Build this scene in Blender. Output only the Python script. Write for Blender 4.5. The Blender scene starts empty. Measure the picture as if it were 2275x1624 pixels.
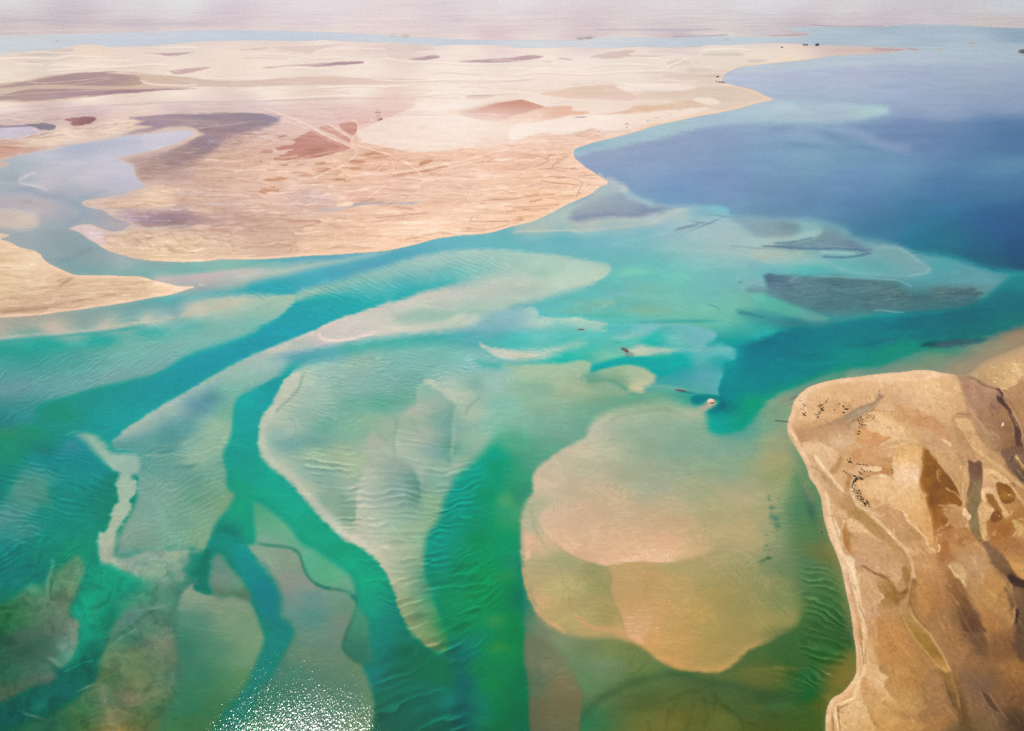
# Aerial view of a tidal lagoon: desert spits, sand shoals, turquoise channels.
import bpy, math, random
import numpy as np

# ------------------------------------------------------------------ camera, light
CAM_H = 500.0                 # metres above the water
FPX, CX, CY = 1527.0, 1137.5, 812.0      # survey frame: focal length and centre (2275 x 1624)
HORIZON = -40.0
PITCH = math.atan((CY - HORIZON) / FPX)
SC = bpy.context.scene
cam_d = bpy.data.cameras.new("Camera")
cam_d.sensor_width = 36.0
cam_d.lens = 36.0 * FPX / 2275.0
cam_d.clip_start = 1.0
cam_d.clip_end = 600000.0
cam = bpy.data.objects.new("Camera", cam_d)
SC.collection.objects.link(cam)
cam.location = (0, 0, CAM_H)
cam.rotation_euler = (math.pi / 2 - PITCH, 0, 0)
SC.camera = cam
cp, sp = math.cos(PITCH), math.sin(PITCH)

def ray(px, py):
    r = (px - CX) / FPX; u = -(py - CY) / FPX
    return r, cp + u * sp, -sp + u * cp

# the sun stands where its mirror image falls on the sea a little below the frame
gx, gy, gz = ray(705.0, 1765.0)
gl = math.sqrt(gx * gx + gy * gy + gz * gz)
SUN = (gx / gl, gy / gl, -gz / gl)
sun_el = math.asin(SUN[2]); sun_az = math.atan2(SUN[0], SUN[1])
w = bpy.data.worlds.new("World"); SC.world = w; w.use_nodes = True
nt = w.node_tree
sky = nt.nodes.new("ShaderNodeTexSky"); sky.sky_type = 'NISHITA'; sky.sun_disc = False
sky.sun_elevation = sun_el; sky.sun_rotation = sun_az
sky.air_density = 1.0; sky.dust_density = 2.5; sky.ozone_density = 1.0
bg = nt.nodes["Background"]; bg.inputs[1].default_value = 0.08
nt.links.new(sky.outputs[0], bg.inputs[0])
sl = bpy.data.lights.new("sun", 'SUN'); sl.energy = 4.0; sl.angle = math.radians(0.53); sl.color = (1.0, 0.95, 0.87)
so = bpy.data.objects.new("sun", sl); SC.collection.objects.link(so)
so.rotation_euler = (math.pi / 2 - sun_el, 0, math.pi - sun_az)
so.location = (0, 0, 2000)
SC.view_settings.view_transform = 'Standard'; SC.view_settings.look = 'None'
SC.view_settings.exposure = 0.0; SC.view_settings.gamma = 1.0
SC.render.engine = 'CYCLES'
SC.cycles.use_adaptive_sampling = True; SC.cycles.use_denoising = False
SC.cycles.max_bounces = 6; SC.cycles.transparent_max_bounces = 16
# measured light, row by row: the sky mirrored in the sea and the veil of air in front of it, then the share of
# daylight that reaches the water body; the same two for dry land
STEP = 1.8; HAZE_D = 0.75e-5; WAVE = 0.135
SKY_ROW = [50, 90, 145, 220, 305, 425, 600, 800, 1000, 1200, 1400]
SKY_R = [0.1329, 0.1500, 0.1329, 0.1070, 0.0762, 0.0482, 0.0242, 0.0152, 0.0116, 0.0097, 0.0091]
SKY_G = [0.1356, 0.1559, 0.1500, 0.1274, 0.0931, 0.0595, 0.0296, 0.0168, 0.0123, 0.0097, 0.0086]
SKY_B = [0.1301, 0.1500, 0.1529, 0.1413, 0.1119, 0.0782, 0.0382, 0.0222, 0.0137, 0.0103, 0.0091]
SUB_R = [0.7099, 0.7351, 0.6954, 0.8130, 0.9763, 1.1185, 1.2512, 1.3095, 1.3363, 1.3584, 1.3600]
SUB_G = [0.6875, 0.7030, 0.6903, 0.7844, 0.9589, 1.1020, 1.2196, 1.2885, 1.3178, 1.3252, 1.3285]
SUB_B = [0.6889, 0.7051, 0.6967, 0.7903, 0.9522, 1.0806, 1.2274, 1.2732, 1.3138, 1.3234, 1.3268]
AIR_R = [0.0724, 0.0587, 0.0501, 0.0402, 0.0346, 0.0262, 0.0229, 0.0109, 0.0098, 0.0083, 0.0085]
AIR_G = [0.0730, 0.0590, 0.0507, 0.0408, 0.0334, 0.0267, 0.0219, 0.0115, 0.0104, 0.0091, 0.0078]
AIR_B = [0.0754, 0.0601, 0.0507, 0.0408, 0.0337, 0.0267, 0.0219, 0.0115, 0.0104, 0.0091, 0.0078]
LK_R = [1.2573, 1.2848, 1.3019, 1.3218, 1.3330, 1.3354, 1.3420, 1.3660, 1.3537, 1.3639, 1.3564]
LK_G = [1.2273, 1.2698, 1.2719, 1.2918, 1.3066, 1.3056, 1.3154, 1.3361, 1.3241, 1.3268, 1.3294]
LK_B = [1.2225, 1.2676, 1.2719, 1.2918, 1.2917, 1.3056, 1.3154, 1.3361, 1.3241, 1.3268, 1.3294]
# ------------------------------------------------------------------ survey raster
def axis(lo, hi, segs):
    out = []
    for a, b, st in segs:
        out.append(np.arange(a, b, st))
    return np.concatenate(out + [np.array([float(hi)])])
def grow(start, step, n, f):
    out = [start]; 
    for i in range(n):
        step *= f; out.append(out[-1] + step)
    return np.array(out[1:])
core_x = np.arange(-60.0, 2336.0, STEP)
XS = np.concatenate([(-60.0 + CX * 0 - (grow(0, STEP, 26, 1.22)))[::-1], core_x, core_x[-1] + grow(0, STEP, 26, 1.22)])
core_y = np.concatenate([np.arange(-38.5, -30, 0.5), np.arange(-30.0, 260.0, STEP * 0.5), np.arange(260.0, 1680.0, STEP)])
YS = np.concatenate([core_y, core_y[-1] + grow(0, STEP, 22, 1.2)])
NX, NY = len(XS), len(YS)
X, Y = np.meshgrid(XS.astype(np.float32), YS.astype(np.float32))
DX = np.gradient(XS).astype(np.float32); DY = np.gradient(YS).astype(np.float32)
# foreshortening of the ground at each row, used to keep natural texture proportions
dep = PITCH + np.arctan((YS - CY) / FPX)
S = np.clip(np.sin(np.clip(dep, 0.001, 1.5)) * 1.25, 0.10, 1.0)
V1 = np.concatenate([[0], np.cumsum(np.diff(YS) * 2 / (S[1:] + S[:-1]))])
U = X; V = np.repeat(V1.astype(np.float32)[:, None], NX, 1)

def lattice(ix, iy, seed):
    h = (ix.astype(np.uint32) * np.uint32(374761393) + iy.astype(np.uint32) * np.uint32(668265263) + np.uint32(seed * 974711 & 0xffffffff))
    h = (h ^ (h >> np.uint32(13))) * np.uint32(1274126177)
    h = h ^ (h >> np.uint32(16))
    return (h & np.uint32(0xffff)).astype(np.float32) / 32767.5 - 1.0
def vnoise(u, v, seed):
    iu = np.floor(u); iv = np.floor(v)
    fu = u - iu; fv = v - iv
    iu = iu.astype(np.int32); iv = iv.astype(np.int32)
    fu = fu * fu * fu * (fu * (fu * 6 - 15) + 10); fv = fv * fv * fv * (fv * (fv * 6 - 15) + 10)
    a = lattice(iu, iv, seed); b = lattice(iu + 1, iv, seed); c = lattice(iu, iv + 1, seed); d = lattice(iu + 1, iv + 1, seed)
    return (a + (b - a) * fu) * (1 - fv) + (c + (d - c) * fu) * fv
def fbm(u, v, scale, octs, seed, gain=0.5):
    out = 0; amp = 1.0; tot = 0; ca, sa = 0.8, 0.6
    u = u / scale; v = v / scale
    for k in range(octs):
        out = out + amp * vnoise(u + 17.3 * k, v - 9.1 * k, seed + k)
        tot += amp; amp *= gain
        u, v = (u * ca - v * sa) * 2.03, (u * sa + v * ca) * 2.03
    return (out / tot * 1.6).astype(np.float32)

N1 = fbm(U, V, 70, 5, 11); N2 = fbm(U, V, 70, 5, 47)

NF = fbm(U, V * 1.8, 16, 4, 77, 0.6)

def pts(s):
    return np.array([[float(c) for c in p.split(',')] for p in s.split()])
def smooth(p, closed, n=6):
    m = len(p)
    if m < 3: return p
    out = []
    rng = range(m) if closed else range(m - 1)
    for i in rng:
        if closed:
            a, b, c, d = p[i - 1], p[i], p[(i + 1) % m], p[(i + 2) % m]
        else:
            a, b, c, d = p[max(i - 1, 0)], p[i], p[i + 1], p[min(i + 2, m - 1)]
        for t in np.linspace(0, 1, n, endpoint=False):
            t2, t3 = t * t, t * t * t
            out.append(0.5 * ((2 * b) + (-a + c) * t + (2 * a - 5 * b + 4 * c - d) * t2 + (-a + 3 * b - 3 * c + d) * t3))
    if not closed: out.append(p[-1])
    return np.array(out)
def box(x0, x1, y0, y1):
    return (max(0, np.searchsorted(XS, x0) - 1), min(NX, np.searchsorted(XS, x1) + 1),
            max(0, np.searchsorted(YS, y0) - 1), min(NY, np.searchsorted(YS, y1) + 1))
def polydist(q, closed, reach):
    """unsigned distance (in frame units, reach at most) to a polyline, and the box it lives in"""
    i0, i1, j0, j1 = box(q[:, 0].min() - reach, q[:, 0].max() + reach, q[:, 1].min() - reach, q[:, 1].max() + reach)
    D = np.full((j1 - j0, i1 - i0), reach * 1.0, np.float32)
    T = np.zeros_like(D)
    m = len(q)
    for k in range(m if closed else m - 1):
        a = q[k]; b = q[(k + 1) % m]
        p0, p1, r0, r1 = box(min(a[0], b[0]) - reach, max(a[0], b[0]) + reach, min(a[1], b[1]) - reach, max(a[1], b[1]) + reach)
        p0 = max(p0, i0); p1 = min(p1, i1); r0 = max(r0, j0); r1 = min(r1, j1)
        if p0 >= p1 or r0 >= r1: continue
        xx = XS[p0:p1][None, :]; yy = YS[r0:r1][:, None]
        dx, dy = b - a; L = dx * dx + dy * dy + 1e-9
        t = np.clip(((xx - a[0]) * dx + (yy - a[1]) * dy) / L, 0, 1)
        d = np.hypot(xx - a[0] - t * dx, yy - a[1] - t * dy).astype(np.float32)
        sub = D[r0 - j0:r1 - j0, p0 - i0:p1 - i0]; tt = T[r0 - j0:r1 - j0, p0 - i0:p1 - i0]
        w = d < sub
        sub[w] = d[w]; tt[w] = ((k + t) / max(1, m - 1))[w]
    return D, T, (i0, i1, j0, j1)
def inside(q, bx):
    i0, i1, j0, j1 = bx
    par = np.zeros((j1 - j0, i1 - i0 + 1), np.int32)
    m = len(q)
    for k in range(m):
        a = q[k]; b = q[(k + 1) % m]
        if a[1] == b[1]: continue
        if a[1] > b[1]: a, b = b, a
        r0 = max(np.searchsorted(YS, a[1]), j0); r1 = min(np.searchsorted(YS, b[1]), j1)
        if r0 >= r1: continue
        ry = np.arange(r0, r1)
        xc = a[0] + (YS[ry] - a[1]) * (b[0] - a[0]) / (b[1] - a[1])
        ci = np.clip(np.searchsorted(XS, xc), i0, i1) - i0
        np.add.at(par, (ry - j0, ci), 1)
    return (np.cumsum(par, 1)[:, :-1] % 2).astype(bool)
def remap(F, bx, wx, wy):
    """look the field up at positions moved by (wx, wy) frame units"""
    i0, i1, j0, j1 = bx
    h, w_ = F.shape
    gx = np.arange(w_, dtype=np.float32)[None, :] + wx / DX[i0:i1][None, :]
    gy = np.arange(h, dtype=np.float32)[:, None] + wy / DY[j0:j1][:, None]
    gx = np.clip(gx, 0, w_ - 1.001); gy = np.clip(gy, 0, h - 1.001)
    ix = gx.astype(np.int32); iy = gy.astype(np.int32); fx = gx - ix; fy = gy - iy
    ix1 = np.minimum(ix + 1, w_ - 1); iy1 = np.minimum(iy + 1, h - 1)
    return (F[iy, ix] * (1 - fx) + F[iy, ix1] * fx) * (1 - fy) + (F[iy1, ix] * (1 - fx) + F[iy1, ix1] * fx) * fy
def idw(cp_, xx, yy, k=2.0, c=18.0):
    """blend of scattered samples (x, y, values...) over a sub-grid"""
    st = max(1, int(7 / STEP))
    n, m = yy.shape[0], xx.shape[1]
    jj = np.unique(np.append(np.arange(0, n, st), n - 1)); ii = np.unique(np.append(np.arange(0, m, st), m - 1))
    cx_ = xx[0, ii][None, :, None]; cy_ = yy[jj, 0][:, None, None]
    p = np.array(cp_, dtype=np.float32)
    rx = p[:, 0] - cx_; ry = (p[:, 1] - cy_) * 1.7          # moving least squares: local mean plus local slope
    wgt = 1.0 / (rx ** 2 + ry ** 2 + c * c) ** k
    wgt /= wgt.sum(2, keepdims=True)
    v = wgt @ p[:, 2:]
    if len(p) > 3 and p.shape[1] > 3:
        mx = (wgt * rx).sum(2); my = (wgt * ry).sum(2)
        ax = rx - mx[..., None]; ay = ry - my[..., None]
        wx = wgt * ax; wy = wgt * ay
        lam = 0.15 * ((wx * ax).sum(2) + (wy * ay).sum(2)) + 4
        sxx = (wx * ax).sum(2) + lam; syy = (wy * ay).sum(2) + lam; sxy = (wx * ay).sum(2)
        bx_ = wx @ p[:, 2:]; by_ = wy @ p[:, 2:]
        det = (sxx * syy - sxy * sxy)[..., None]
        gx = (bx_ * syy[..., None] - by_ * sxy[..., None]) / det
        gy = (by_ * sxx[..., None] - bx_ * sxy[..., None]) / det
        sd = np.sqrt(np.maximum(wgt @ (p[:, 2:] ** 2) - v * v, 0)) * 0.55
        v = v + np.clip(-mx[..., None] * gx - my[..., None] * gy, -sd, sd)
        v = np.clip(v, p[:, 2:].min(0), p[:, 2:].max(0))
    # bilinear back to the full sub-grid
    fj = np.interp(np.arange(n), jj, np.arange(len(jj))); fi = np.interp(np.arange(m), ii, np.arange(len(ii)))
    a = np.minimum(fj.astype(int), max(len(jj) - 2, 0)); b = np.minimum(fi.astype(int), max(len(ii) - 2, 0))
    ta = (fj - a)[:, None, None]; tb = (fi - b)[None, :, None]
    a1 = np.minimum(a + 1, len(jj) - 1); b1 = np.minimum(b + 1, len(ii) - 1)
    r0 = v[a][:, b] * (1 - tb) + v[a][:, b1] * tb
    r1 = v[a1][:, b] * (1 - tb) + v[a1][:, b1] * tb
    return (r0 * (1 - ta) + r1 * ta).astype(np.float32)
def sstep(t):
    t = np.clip(t, 0, 1); return t * t * (3 - 2 * t)
def colpts(s):
    """'x,y:r,g,b ...' """
    out = []
    for e in s.split():
        a, b = e.split(':')
        out.append([float(c) for c in a.split(',')] + [float(c) for c in b.split(',')])
    return out
def region(p, soft, warp, feather=1.0):
    """soft-edged mask of a closed outline; soft may be a number or 'x,y:s ...' samples"""
    q = smooth(pts(p), True)
    mx = soft if not isinstance(soft, str) else max(v[2] for v in colpts(soft))
    mx = mx * feather + 1.0
    reach = mx + 2 * warp + 4
    D, T, bx = polydist(q, True, reach)
    i0, i1, j0, j1 = bx
    D = np.where(inside(q, bx), D, -D)
    if warp:
        sy = S[j0:j1][:, None]
        D = remap(D, bx, warp * N1[j0:j1, i0:i1], warp * sy * N2[j0:j1, i0:i1])
    sf = soft
    if isinstance(soft, str): sf = idw(colpts(soft), X[j0:j1, i0:i1], Y[j0:j1, i0:i1], 2.0, 8.0)[..., 0]
    sf = np.minimum(sf * feather + (feather > 1) * 0.8, np.maximum(sf, 14.0))
    # ragged margins: wide soft edges break up more than crisp ones
    return sstep(0.5 + 0.5 * (D + NF[j0:j1, i0:i1] * (0.42 * np.minimum(sf, 6) + 0.5) * (1 if warp else 0)) / sf), D, bx
def fillcol(col, bx):
    i0, i1, j0, j1 = bx
    if isinstance(col, str) and ':' in col:
        return idw(colpts(col), X[j0:j1, i0:i1], Y[j0:j1, i0:i1])
    if isinstance(col, str): col = [float(c) for c in col.split(',')]
    return np.array(col, np.float32)[None, None, :]
def P(img, p, col, soft=3.0, warp=3.0, a=1.0, rim=None):
    """paint a region; rim=(colour, width, alpha) adds a band along its inner edge"""
    M, D, bx = region(p, soft, warp, 1.7 if img is WI else 1.0)
    i0, i1, j0, j1 = bx
    c = fillcol(col, bx)
    sub = img[j0:j1, i0:i1]
    M = (M * a)[..., None]
    if rim:
        rc, rw, ra = rim
        k = (np.exp(-(np.clip(D, 0, None) / rw) ** 2) * ra)[..., None]
        c = c * (1 - k) + fillcol(rc, bx) * k
    sub[...] = sub * (1 - M) + c * M
def L(img, p, col, wid, soft=None, warp=2.0, a=1.0, taper=True, smoothit=True):
    """paint a line; wid is its half width (one number, or 'w0,w1' from start to end)"""
    q = pts(p)
    q = smooth(q, False) if smoothit else q
    if isinstance(wid, str): w0, w1 = [float(c) for c in wid.split(',')]
    else: w0 = w1 = wid
    soft = soft if soft else max(w0, w1) * 0.8
    reach = max(w0, w1) + soft + 2 * warp + 3
    D, T, bx = polydist(q, False, reach)
    i0, i1, j0, j1 = bx
    if warp:
        sy = S[j0:j1][:, None]
        wx = warp * N1[j0:j1, i0:i1]; wy = warp * sy * N2[j0:j1, i0:i1]
        D = remap(D, bx, wx, wy)
    W = w0 + (w1 - w0) * T
    if warp: W = W * (1 + 0.45 * NF[bx[2]:bx[3], bx[0]:bx[1]])
    M = 1 - sstep((D - W) / soft * 0.5 + 0.5)
    if taper: M = M * np.clip(np.minimum(T, 1 - T) * 9 + 0.15, 0, 1)
    M = (M * a)[..., None]
    sub = img[j0:j1, i0:i1]
    sub[...] = sub * (1 - M) + fillcol(col, bx) * M
def B(img, s, a=0.7):
    """soft blotches: 'x,y,rx,ry,angle:r,g,b ...'"""
    for e in s.split():
        g, c = e.split(':'); x, y, rx, ry, an = [float(t) for t in g.split(',')]
        c = np.array([float(t) for t in c.split(',')], np.float32)
        R = max(rx, ry) * 2.2
        i0, i1, j0, j1 = box(x - R, x + R, y - R, y + R)
        if i0 >= i1 or j0 >= j1: continue
        an = math.radians(an); sy = S[j0:j1][:, None]
        xx = X[j0:j1, i0:i1] - x + 0.25 * rx * N1[j0:j1, i0:i1]; yy = Y[j0:j1, i0:i1] - y + 0.25 * ry * N2[j0:j1, i0:i1]
        u = (xx * math.cos(an) + yy * math.sin(an)) / rx; v = (-xx * math.sin(an) + yy * math.cos(an)) / ry
        M = (np.exp(-(u * u + v * v) ** 1.3) * a)[..., None]
        img[j0:j1, i0:i1] = img[j0:j1, i0:i1] * (1 - M) + c * M
RIP = np.zeros((NY, NX), np.float32)
def R(p, lam, ang, amp, soft=20, bend=1.0, sharp=2.0, seed=5):
    """sand ripples: lam = crest spacing, ang = direction of the crests in degrees (image sense)"""
    M, D, bx = region(p, soft, 6)
    i0, i1, j0, j1 = bx
    x = X[j0:j1, i0:i1]; y = Y[j0:j1, i0:i1]
    a = math.radians(ang)
    n1 = fbm(x * math.cos(a) + y * math.sin(a), (-x * math.sin(a) + y * math.cos(a)) * 1.5, lam * 5, 4, seed)
    n2 = fbm(x * math.cos(a) + y * math.sin(a), (-x * math.sin(a) + y * math.cos(a)) * 4, lam * 4, 3, seed + 9)
    ph = (-x * math.sin(a) + y * math.cos(a)) / lam + bend * n1
    s = ph - np.floor(ph)
    prof = np.where(s < 0.72, s / 0.72, (1 - s) / 0.28) ** sharp        # gentle stoss, steep lee
    prof = prof - 0.36
    k = np.clip(0.55 + 0.9 * n2, 0, 1.3)
    RIP[j0:j1, i0:i1] += M * amp * prof * k
# ------------------------------------------------------------------ the tidal water: colour of each depth and shoal, some far haze and corner vignette painted in
WI = idw(colpts("""0,100:200,206,213 300,85:197,204,218 560,78:191,203,221 900,90:202,208,221 1300,97:212,214,222 1700,90:196,208,218
1950,66:170,186,201 1850,62:180,195,208 2250,75:152,174,192 1950,85:184,198,211 2200,105:178,192,206 2200,122:176,194,206 1700,152:186,197,211 1900,132:184,196,210
1680,175:180,188,210 1750,168:178,186,210 1900,158:178,186,209 2200,155:168,180,203 1750,205:170,180,205 2000,210:162,172,205 2250,215:150,162,196 2100,250:148,162,196
1325,350:148,162,192 1425,375:140,158,194 1375,395:132,155,192 1500,330:142,158,192 1600,310:138,156,192 1700,350:126,156,192 1800,345:128,160,190 1900,345:118,152,186 2030,300:112,132,178 2200,300:90,124,170 2260,320:84,118,164
2000,370:112,148,186 2250,370:98,138,176 1600,400:126,148,192 1500,420:120,150,192 1900,400:112,144,188 2100,420:82,122,168 2250,400:84,124,168 1750,450:108,140,178 1900,450:96,132,176
2050,480:66,118,158 2200,500:52,98,146 2100,530:26,112,142 2265,560:16,86,132 2180,565:14,98,130 1950,510:74,124,160 2265,590:0,84,120 2330,480:50,90,140 2330,620:0,90,110
1300,530:112,180,188 1250,545:118,182,188 1400,560:112,182,192 1500,590:120,196,184 1400,600:112,188,188 1600,600:124,186,188 1690,600:118,178,188 1500,700:112,182,170 1450,575:112,188,192 1700,580:126,182,188 1650,650:122,186,180 1600,690:122,190,172 1700,700:94,172,170 1660,730:60,162,168 1550,650:124,188,184
1137,540:112,180,186 1100,715:100,168,182 1150,760:90,188,186 1200,750:112,192,188 1300,740:104,190,186 1300,770:84,190,180 1250,790:60,186,180 1350,760:100,190,182 1340,800:120,190,170
2000,740:0,116,138 2150,715:0,106,126 1850,770:0,122,142 1750,780:0,120,140 1660,840:0,142,150 1640,790:0,150,158 1600,930:0,152,146 1950,790:0,136,134 1900,800:0,140,130 2100,770:60,140,124 2200,720:24,112,128 2265,680:0,112,130 2265,620:0,132,142
2080,800:120,148,120 2200,770:138,142,118 2000,815:110,148,128 2250,745:150,130,105 2140,815:148,140,118 1880,830:118,158,138
350,310:200,196,211 430,300:202,197,212 200,330:174,180,203 280,322:182,184,206 250,360:196,192,207 150,370:188,186,203 60,370:164,180,191 30,395:152,172,181 200,400:196,188,198 270,400:188,185,206 100,395:192,186,192 0,380:158,178,186 100,345:184,188,204 300,370:194,190,206
50,415:168,180,193 150,440:162,170,184 185,450:142,162,180 30,455:178,170,174 100,465:184,174,179 190,480:150,168,180 130,520:138,165,172 60,520:150,168,172 180,540:128,164,170 200,590:126,164,168 280,585:150,176,174 300,600:124,172,168 400,595:122,176,170 500,590:134,182,172 260,470:176,166,176 260,500:176,162,168 400,500:190,190,182
0,720:168,168,154 100,720:150,162,152 250,700:120,163,162 300,690:116,164,165 350,680:92,168,170 430,670:84,175,180 500,660:66,170,182 560,640:66,168,184 620,620:72,170,186 700,600:96,168,186 850,570:96,168,190 950,545:104,176,190
50,780:50,162,158 0,770:60,158,152 150,775:84,166,160 0,820:86,158,160 100,810:96,164,160 250,770:96,170,162 250,820:110,166,160 400,770:110,174,166 400,730:112,178,172 500,720:122,182,172 560,760:60,166,172 350,830:104,166,158 30,870:98,152,150 150,860:96,158,152 40,915:56,136,140 200,850:100,164,156
400,860:0,152,166 500,790:0,158,176 250,890:0,150,150 150,912:0,146,126 280,920:0,156,160 80,960:36,142,118 30,960:50,140,112 100,1000:0,126,124 30,1010:0,140,116 30,1080:0,122,122 0,1130:0,118,128 200,950:0,146,150 150,980:0,140,136 210,1040:0,138,150 250,1070:0,126,120 180,1010:22,136,150
170,1080:30,136,138 200,1120:0,124,120 150,1130:40,134,134 230,1130:0,126,104 100,1050:46,138,144 130,1180:0,128,116 200,1190:0,128,104 170,1210:0,130,96 60,1180:60,130,128 20,1200:40,126,130 120,1150:20,128,124 240,1180:0,132,100
30,1240:0,112,112 60,1262:0,106,108 15,1290:0,108,112 100,1230:0,120,102 140,1225:0,126,96 20,1330:20,104,84 240,1270:0,134,104 250,1310:30,136,104 230,1340:0,140,108 195,1360:0,142,108 200,1400:0,136,108 180,1440:0,124,96 280,1300:50,138,106
0,1450:42,88,72 100,1430:56,92,78 60,1500:46,84,68 120,1370:92,100,80 30,1380:50,100,64 60,1350:60,110,76 100,1620:40,88,62 250,1600:92,104,70 290,1550:110,108,78 270,1450:88,114,80 350,1480:84,106,78 300,1420:70,112,92 350,1500:96,112,86 350,1560:70,98,68 190,1540:40,92,70 200,1600:56,98,66
430,1450:62,120,94 400,1400:62,116,96 420,1550:56,112,84 350,1600:60,102,70 330,1350:84,130,100 280,1340:64,128,96 370,1300:90,130,106 400,1310:66,118,98 480,1600:40,110,84 450,1250:0,120,104 430,1250:50,130,110
560,780:90,170,172 640,790:96,164,176 718,781:98,170,176 800,770:90,176,168 893,752:84,176,172 960,745:84,172,172 1043,738:96,170,178 600,830:110,166,168 640,830:20,158,164
1150,850:152,188,162 1280,850:150,186,158 1220,900:138,176,150 1250,950:122,166,142 1200,1000:100,160,130 1180,1040:86,154,122 1150,950:126,178,152 1140,1000:86,166,136 1137,910:140,184,160 1330,870:126,168,142 1400,880:110,166,138 1320,940:108,160,132
1350,1450:112,136,84 1350,1480:114,136,98 1300,1520:100,134,92 1400,1520:88,112,66 1430,1560:84,100,56 1470,1600:110,110,56 1600,1540:78,98,58 1650,1580:74,96,54 1600,1600:98,106,54 1290,1590:64,116,76 1230,1500:118,116,86 1240,1560:116,106,76 1215,1440:112,118,86 1250,1425:128,134,98 1700,1510:96,104,52 1700,1560:66,92,52 1706,1610:76,90,44 1540,1590:90,98,48
1760,1480:64,98,50 1800,1500:52,104,58 1820,1350:72,112,62 1850,1400:60,96,54 1780,1330:86,118,72 1750,1260:106,130,86 1790,1250:90,128,88 1800,1545:44,98,50 1720,1570:70,102,60 1760,1610:70,92,44 1830,1560:80,94,40 1860,1500:110,108,52 1830,1450:56,98,50
1720,950:126,162,126 1710,990:134,158,118 1720,1080:120,150,108 1770,1060:92,136,92 1715,1030:150,156,112 1770,1130:84,130,92 1800,1180:88,126,82 1740,1200:100,130,86 1740,890:140,164,134 1730,920:128,160,128 1740,1010:112,150,110 1820,1230:110,118,70 1750,860:110,165,140
1650,960:96,160,140 1600,985:118,162,138 1650,1010:130,165,136 1560,1000:122,164,142
1040,1400:0,118,96 1040,1300:0,124,96"""), X, Y, 2.0, 20)

# -- shoals and bars in the bay
P(WI, "1690,225 1721,222 1793,229 1881,230 1956,234 1976,242 1971,252 1931,262 1856,270 1756,272 1706,271 1612,276 1537,288 1462,308 1387,323 1312,338 1280,346 1262,331 1325,300 1462,265 1600,235",
  "1720,245:180,198,208 1850,245:172,188,202 1950,245:172,200,204 1706,265:166,190,200 1600,262:168,190,204 1500,285:166,192,200 1400,312:162,190,200 1300,335:150,182,200", 5, 3, rim=("174,204,206", 6, 0.6))
P(WI, "1560,190 1620,172 1640,150 1706,136 1781,118 1981,104 2125,95 2320,100 2320,133 2106,141 1981,142 1906,145 1806,152 1706,159 1640,163 1618,172 1611,182 1640,193 1690,212 1740,226 1690,232", "1650,155:190,200,212 1800,142:186,200,212 2000,128:184,197,210 2250,125:176,192,204 1680,210:178,190,208", 3, 2)
P(WI, "1981,272 2100,268 2400,265 2400,345 2275,341 2106,328 1981,326 1931,300 1881,280", "1990,290:116,138,182 2150,305:100,130,174 2260,310:86,120,166", 12, 4, 0.6)
L(WI, "1868,274 1900,290 1956,320 2030,332", "148,162,198", 9, 10, 4, 0.55)
B(WI, "1850,301,38,9,14:110,132,178 1800,322,60,7,5:112,140,180 1735,288,28,10,0:122,140,184 1780,290,40,12,0:146,160,198 1920,327,40,6,4:108,138,176", 0.5)
# -- pale flats and teal flood either side of the left lagoon mouth
L(WI, "0,425 60,420 100,434 150,444 178,458 186,472 178,485 156,500 142,512 150,525", "138,160,180", 7, 9, 2, 0.7)
L(WI, "180,448 195,435 215,427 240,424", "152,164,184", 3, 4, 1, 0.6)
P(WI, "-60,470 10,466 45,468 75,475 86,488 80,502 55,508 20,508 -60,504", "10,480:208,184,162 60,490:214,190,168 0,500:206,186,164", 6, 3, rim=("226,202,176", 4, 0.5))
B(WI, "80,452,28,8,10:186,166,158 55,448,16,6,0:176,160,158 20,442,30,4,0:182,170,170 85,412,24,3,0:200,190,192", 0.6)
L(WI, "62,392 45,400 50,408 75,412 110,424", "216,204,200", 2, 3, 1.5, 0.8)
L(WI, "40,398 60,388 80,384", "222,206,198", 2, 3, 1.5, 0.7)
L(WI, "135,358 125,366 100,374 60,382", "178,178,184", 1.2, 2, 1.0, 0.7)
B(WI, "190,330,80,9,-9:164,174,204 270,312,60,6,-7:182,184,208 140,352,50,6,-6:170,178,200 240,350,40,6,0:190,186,206", 0.6)
L(WI, "250,358 290,353 330,366 380,385", "176,174,192", 1, 2, 2, 0.6)
L(WI, "200,545 196,556 180,562 160,572 120,586", "108,150,160", 5, 9, 3, 0.5)
L(WI, "140,580 180,592 220,606 290,611 330,608", "112,166,166", 4, 8, 3, 0.6)
P(WI, "345,612 420,607 490,598 568,592 640,588 730,580 800,570 860,560 840,566 790,577 700,597 620,620 560,636 480,648 400,655 350,640",
  "380,615:186,178,178 450,622:190,178,180 560,610:192,190,184 640,592:178,192,178 750,578:168,194,182 450,645:150,172,170 560,630:150,180,172", "420,650:16 600,620:22 760,585:6 420,607:3 520,597:3 850,560:5", 2)
L(WI, "345,610 420,606 490,597 568,590 640,586", "128,182,170", 4, 5, 1, 0.6)
L(WI, "400,638 418,636 432,638", "226,204,198", 1.6, 2, 1)
L(WI, "440,631 455,634", "222,204,200", 1.4, 2, 1)
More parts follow.
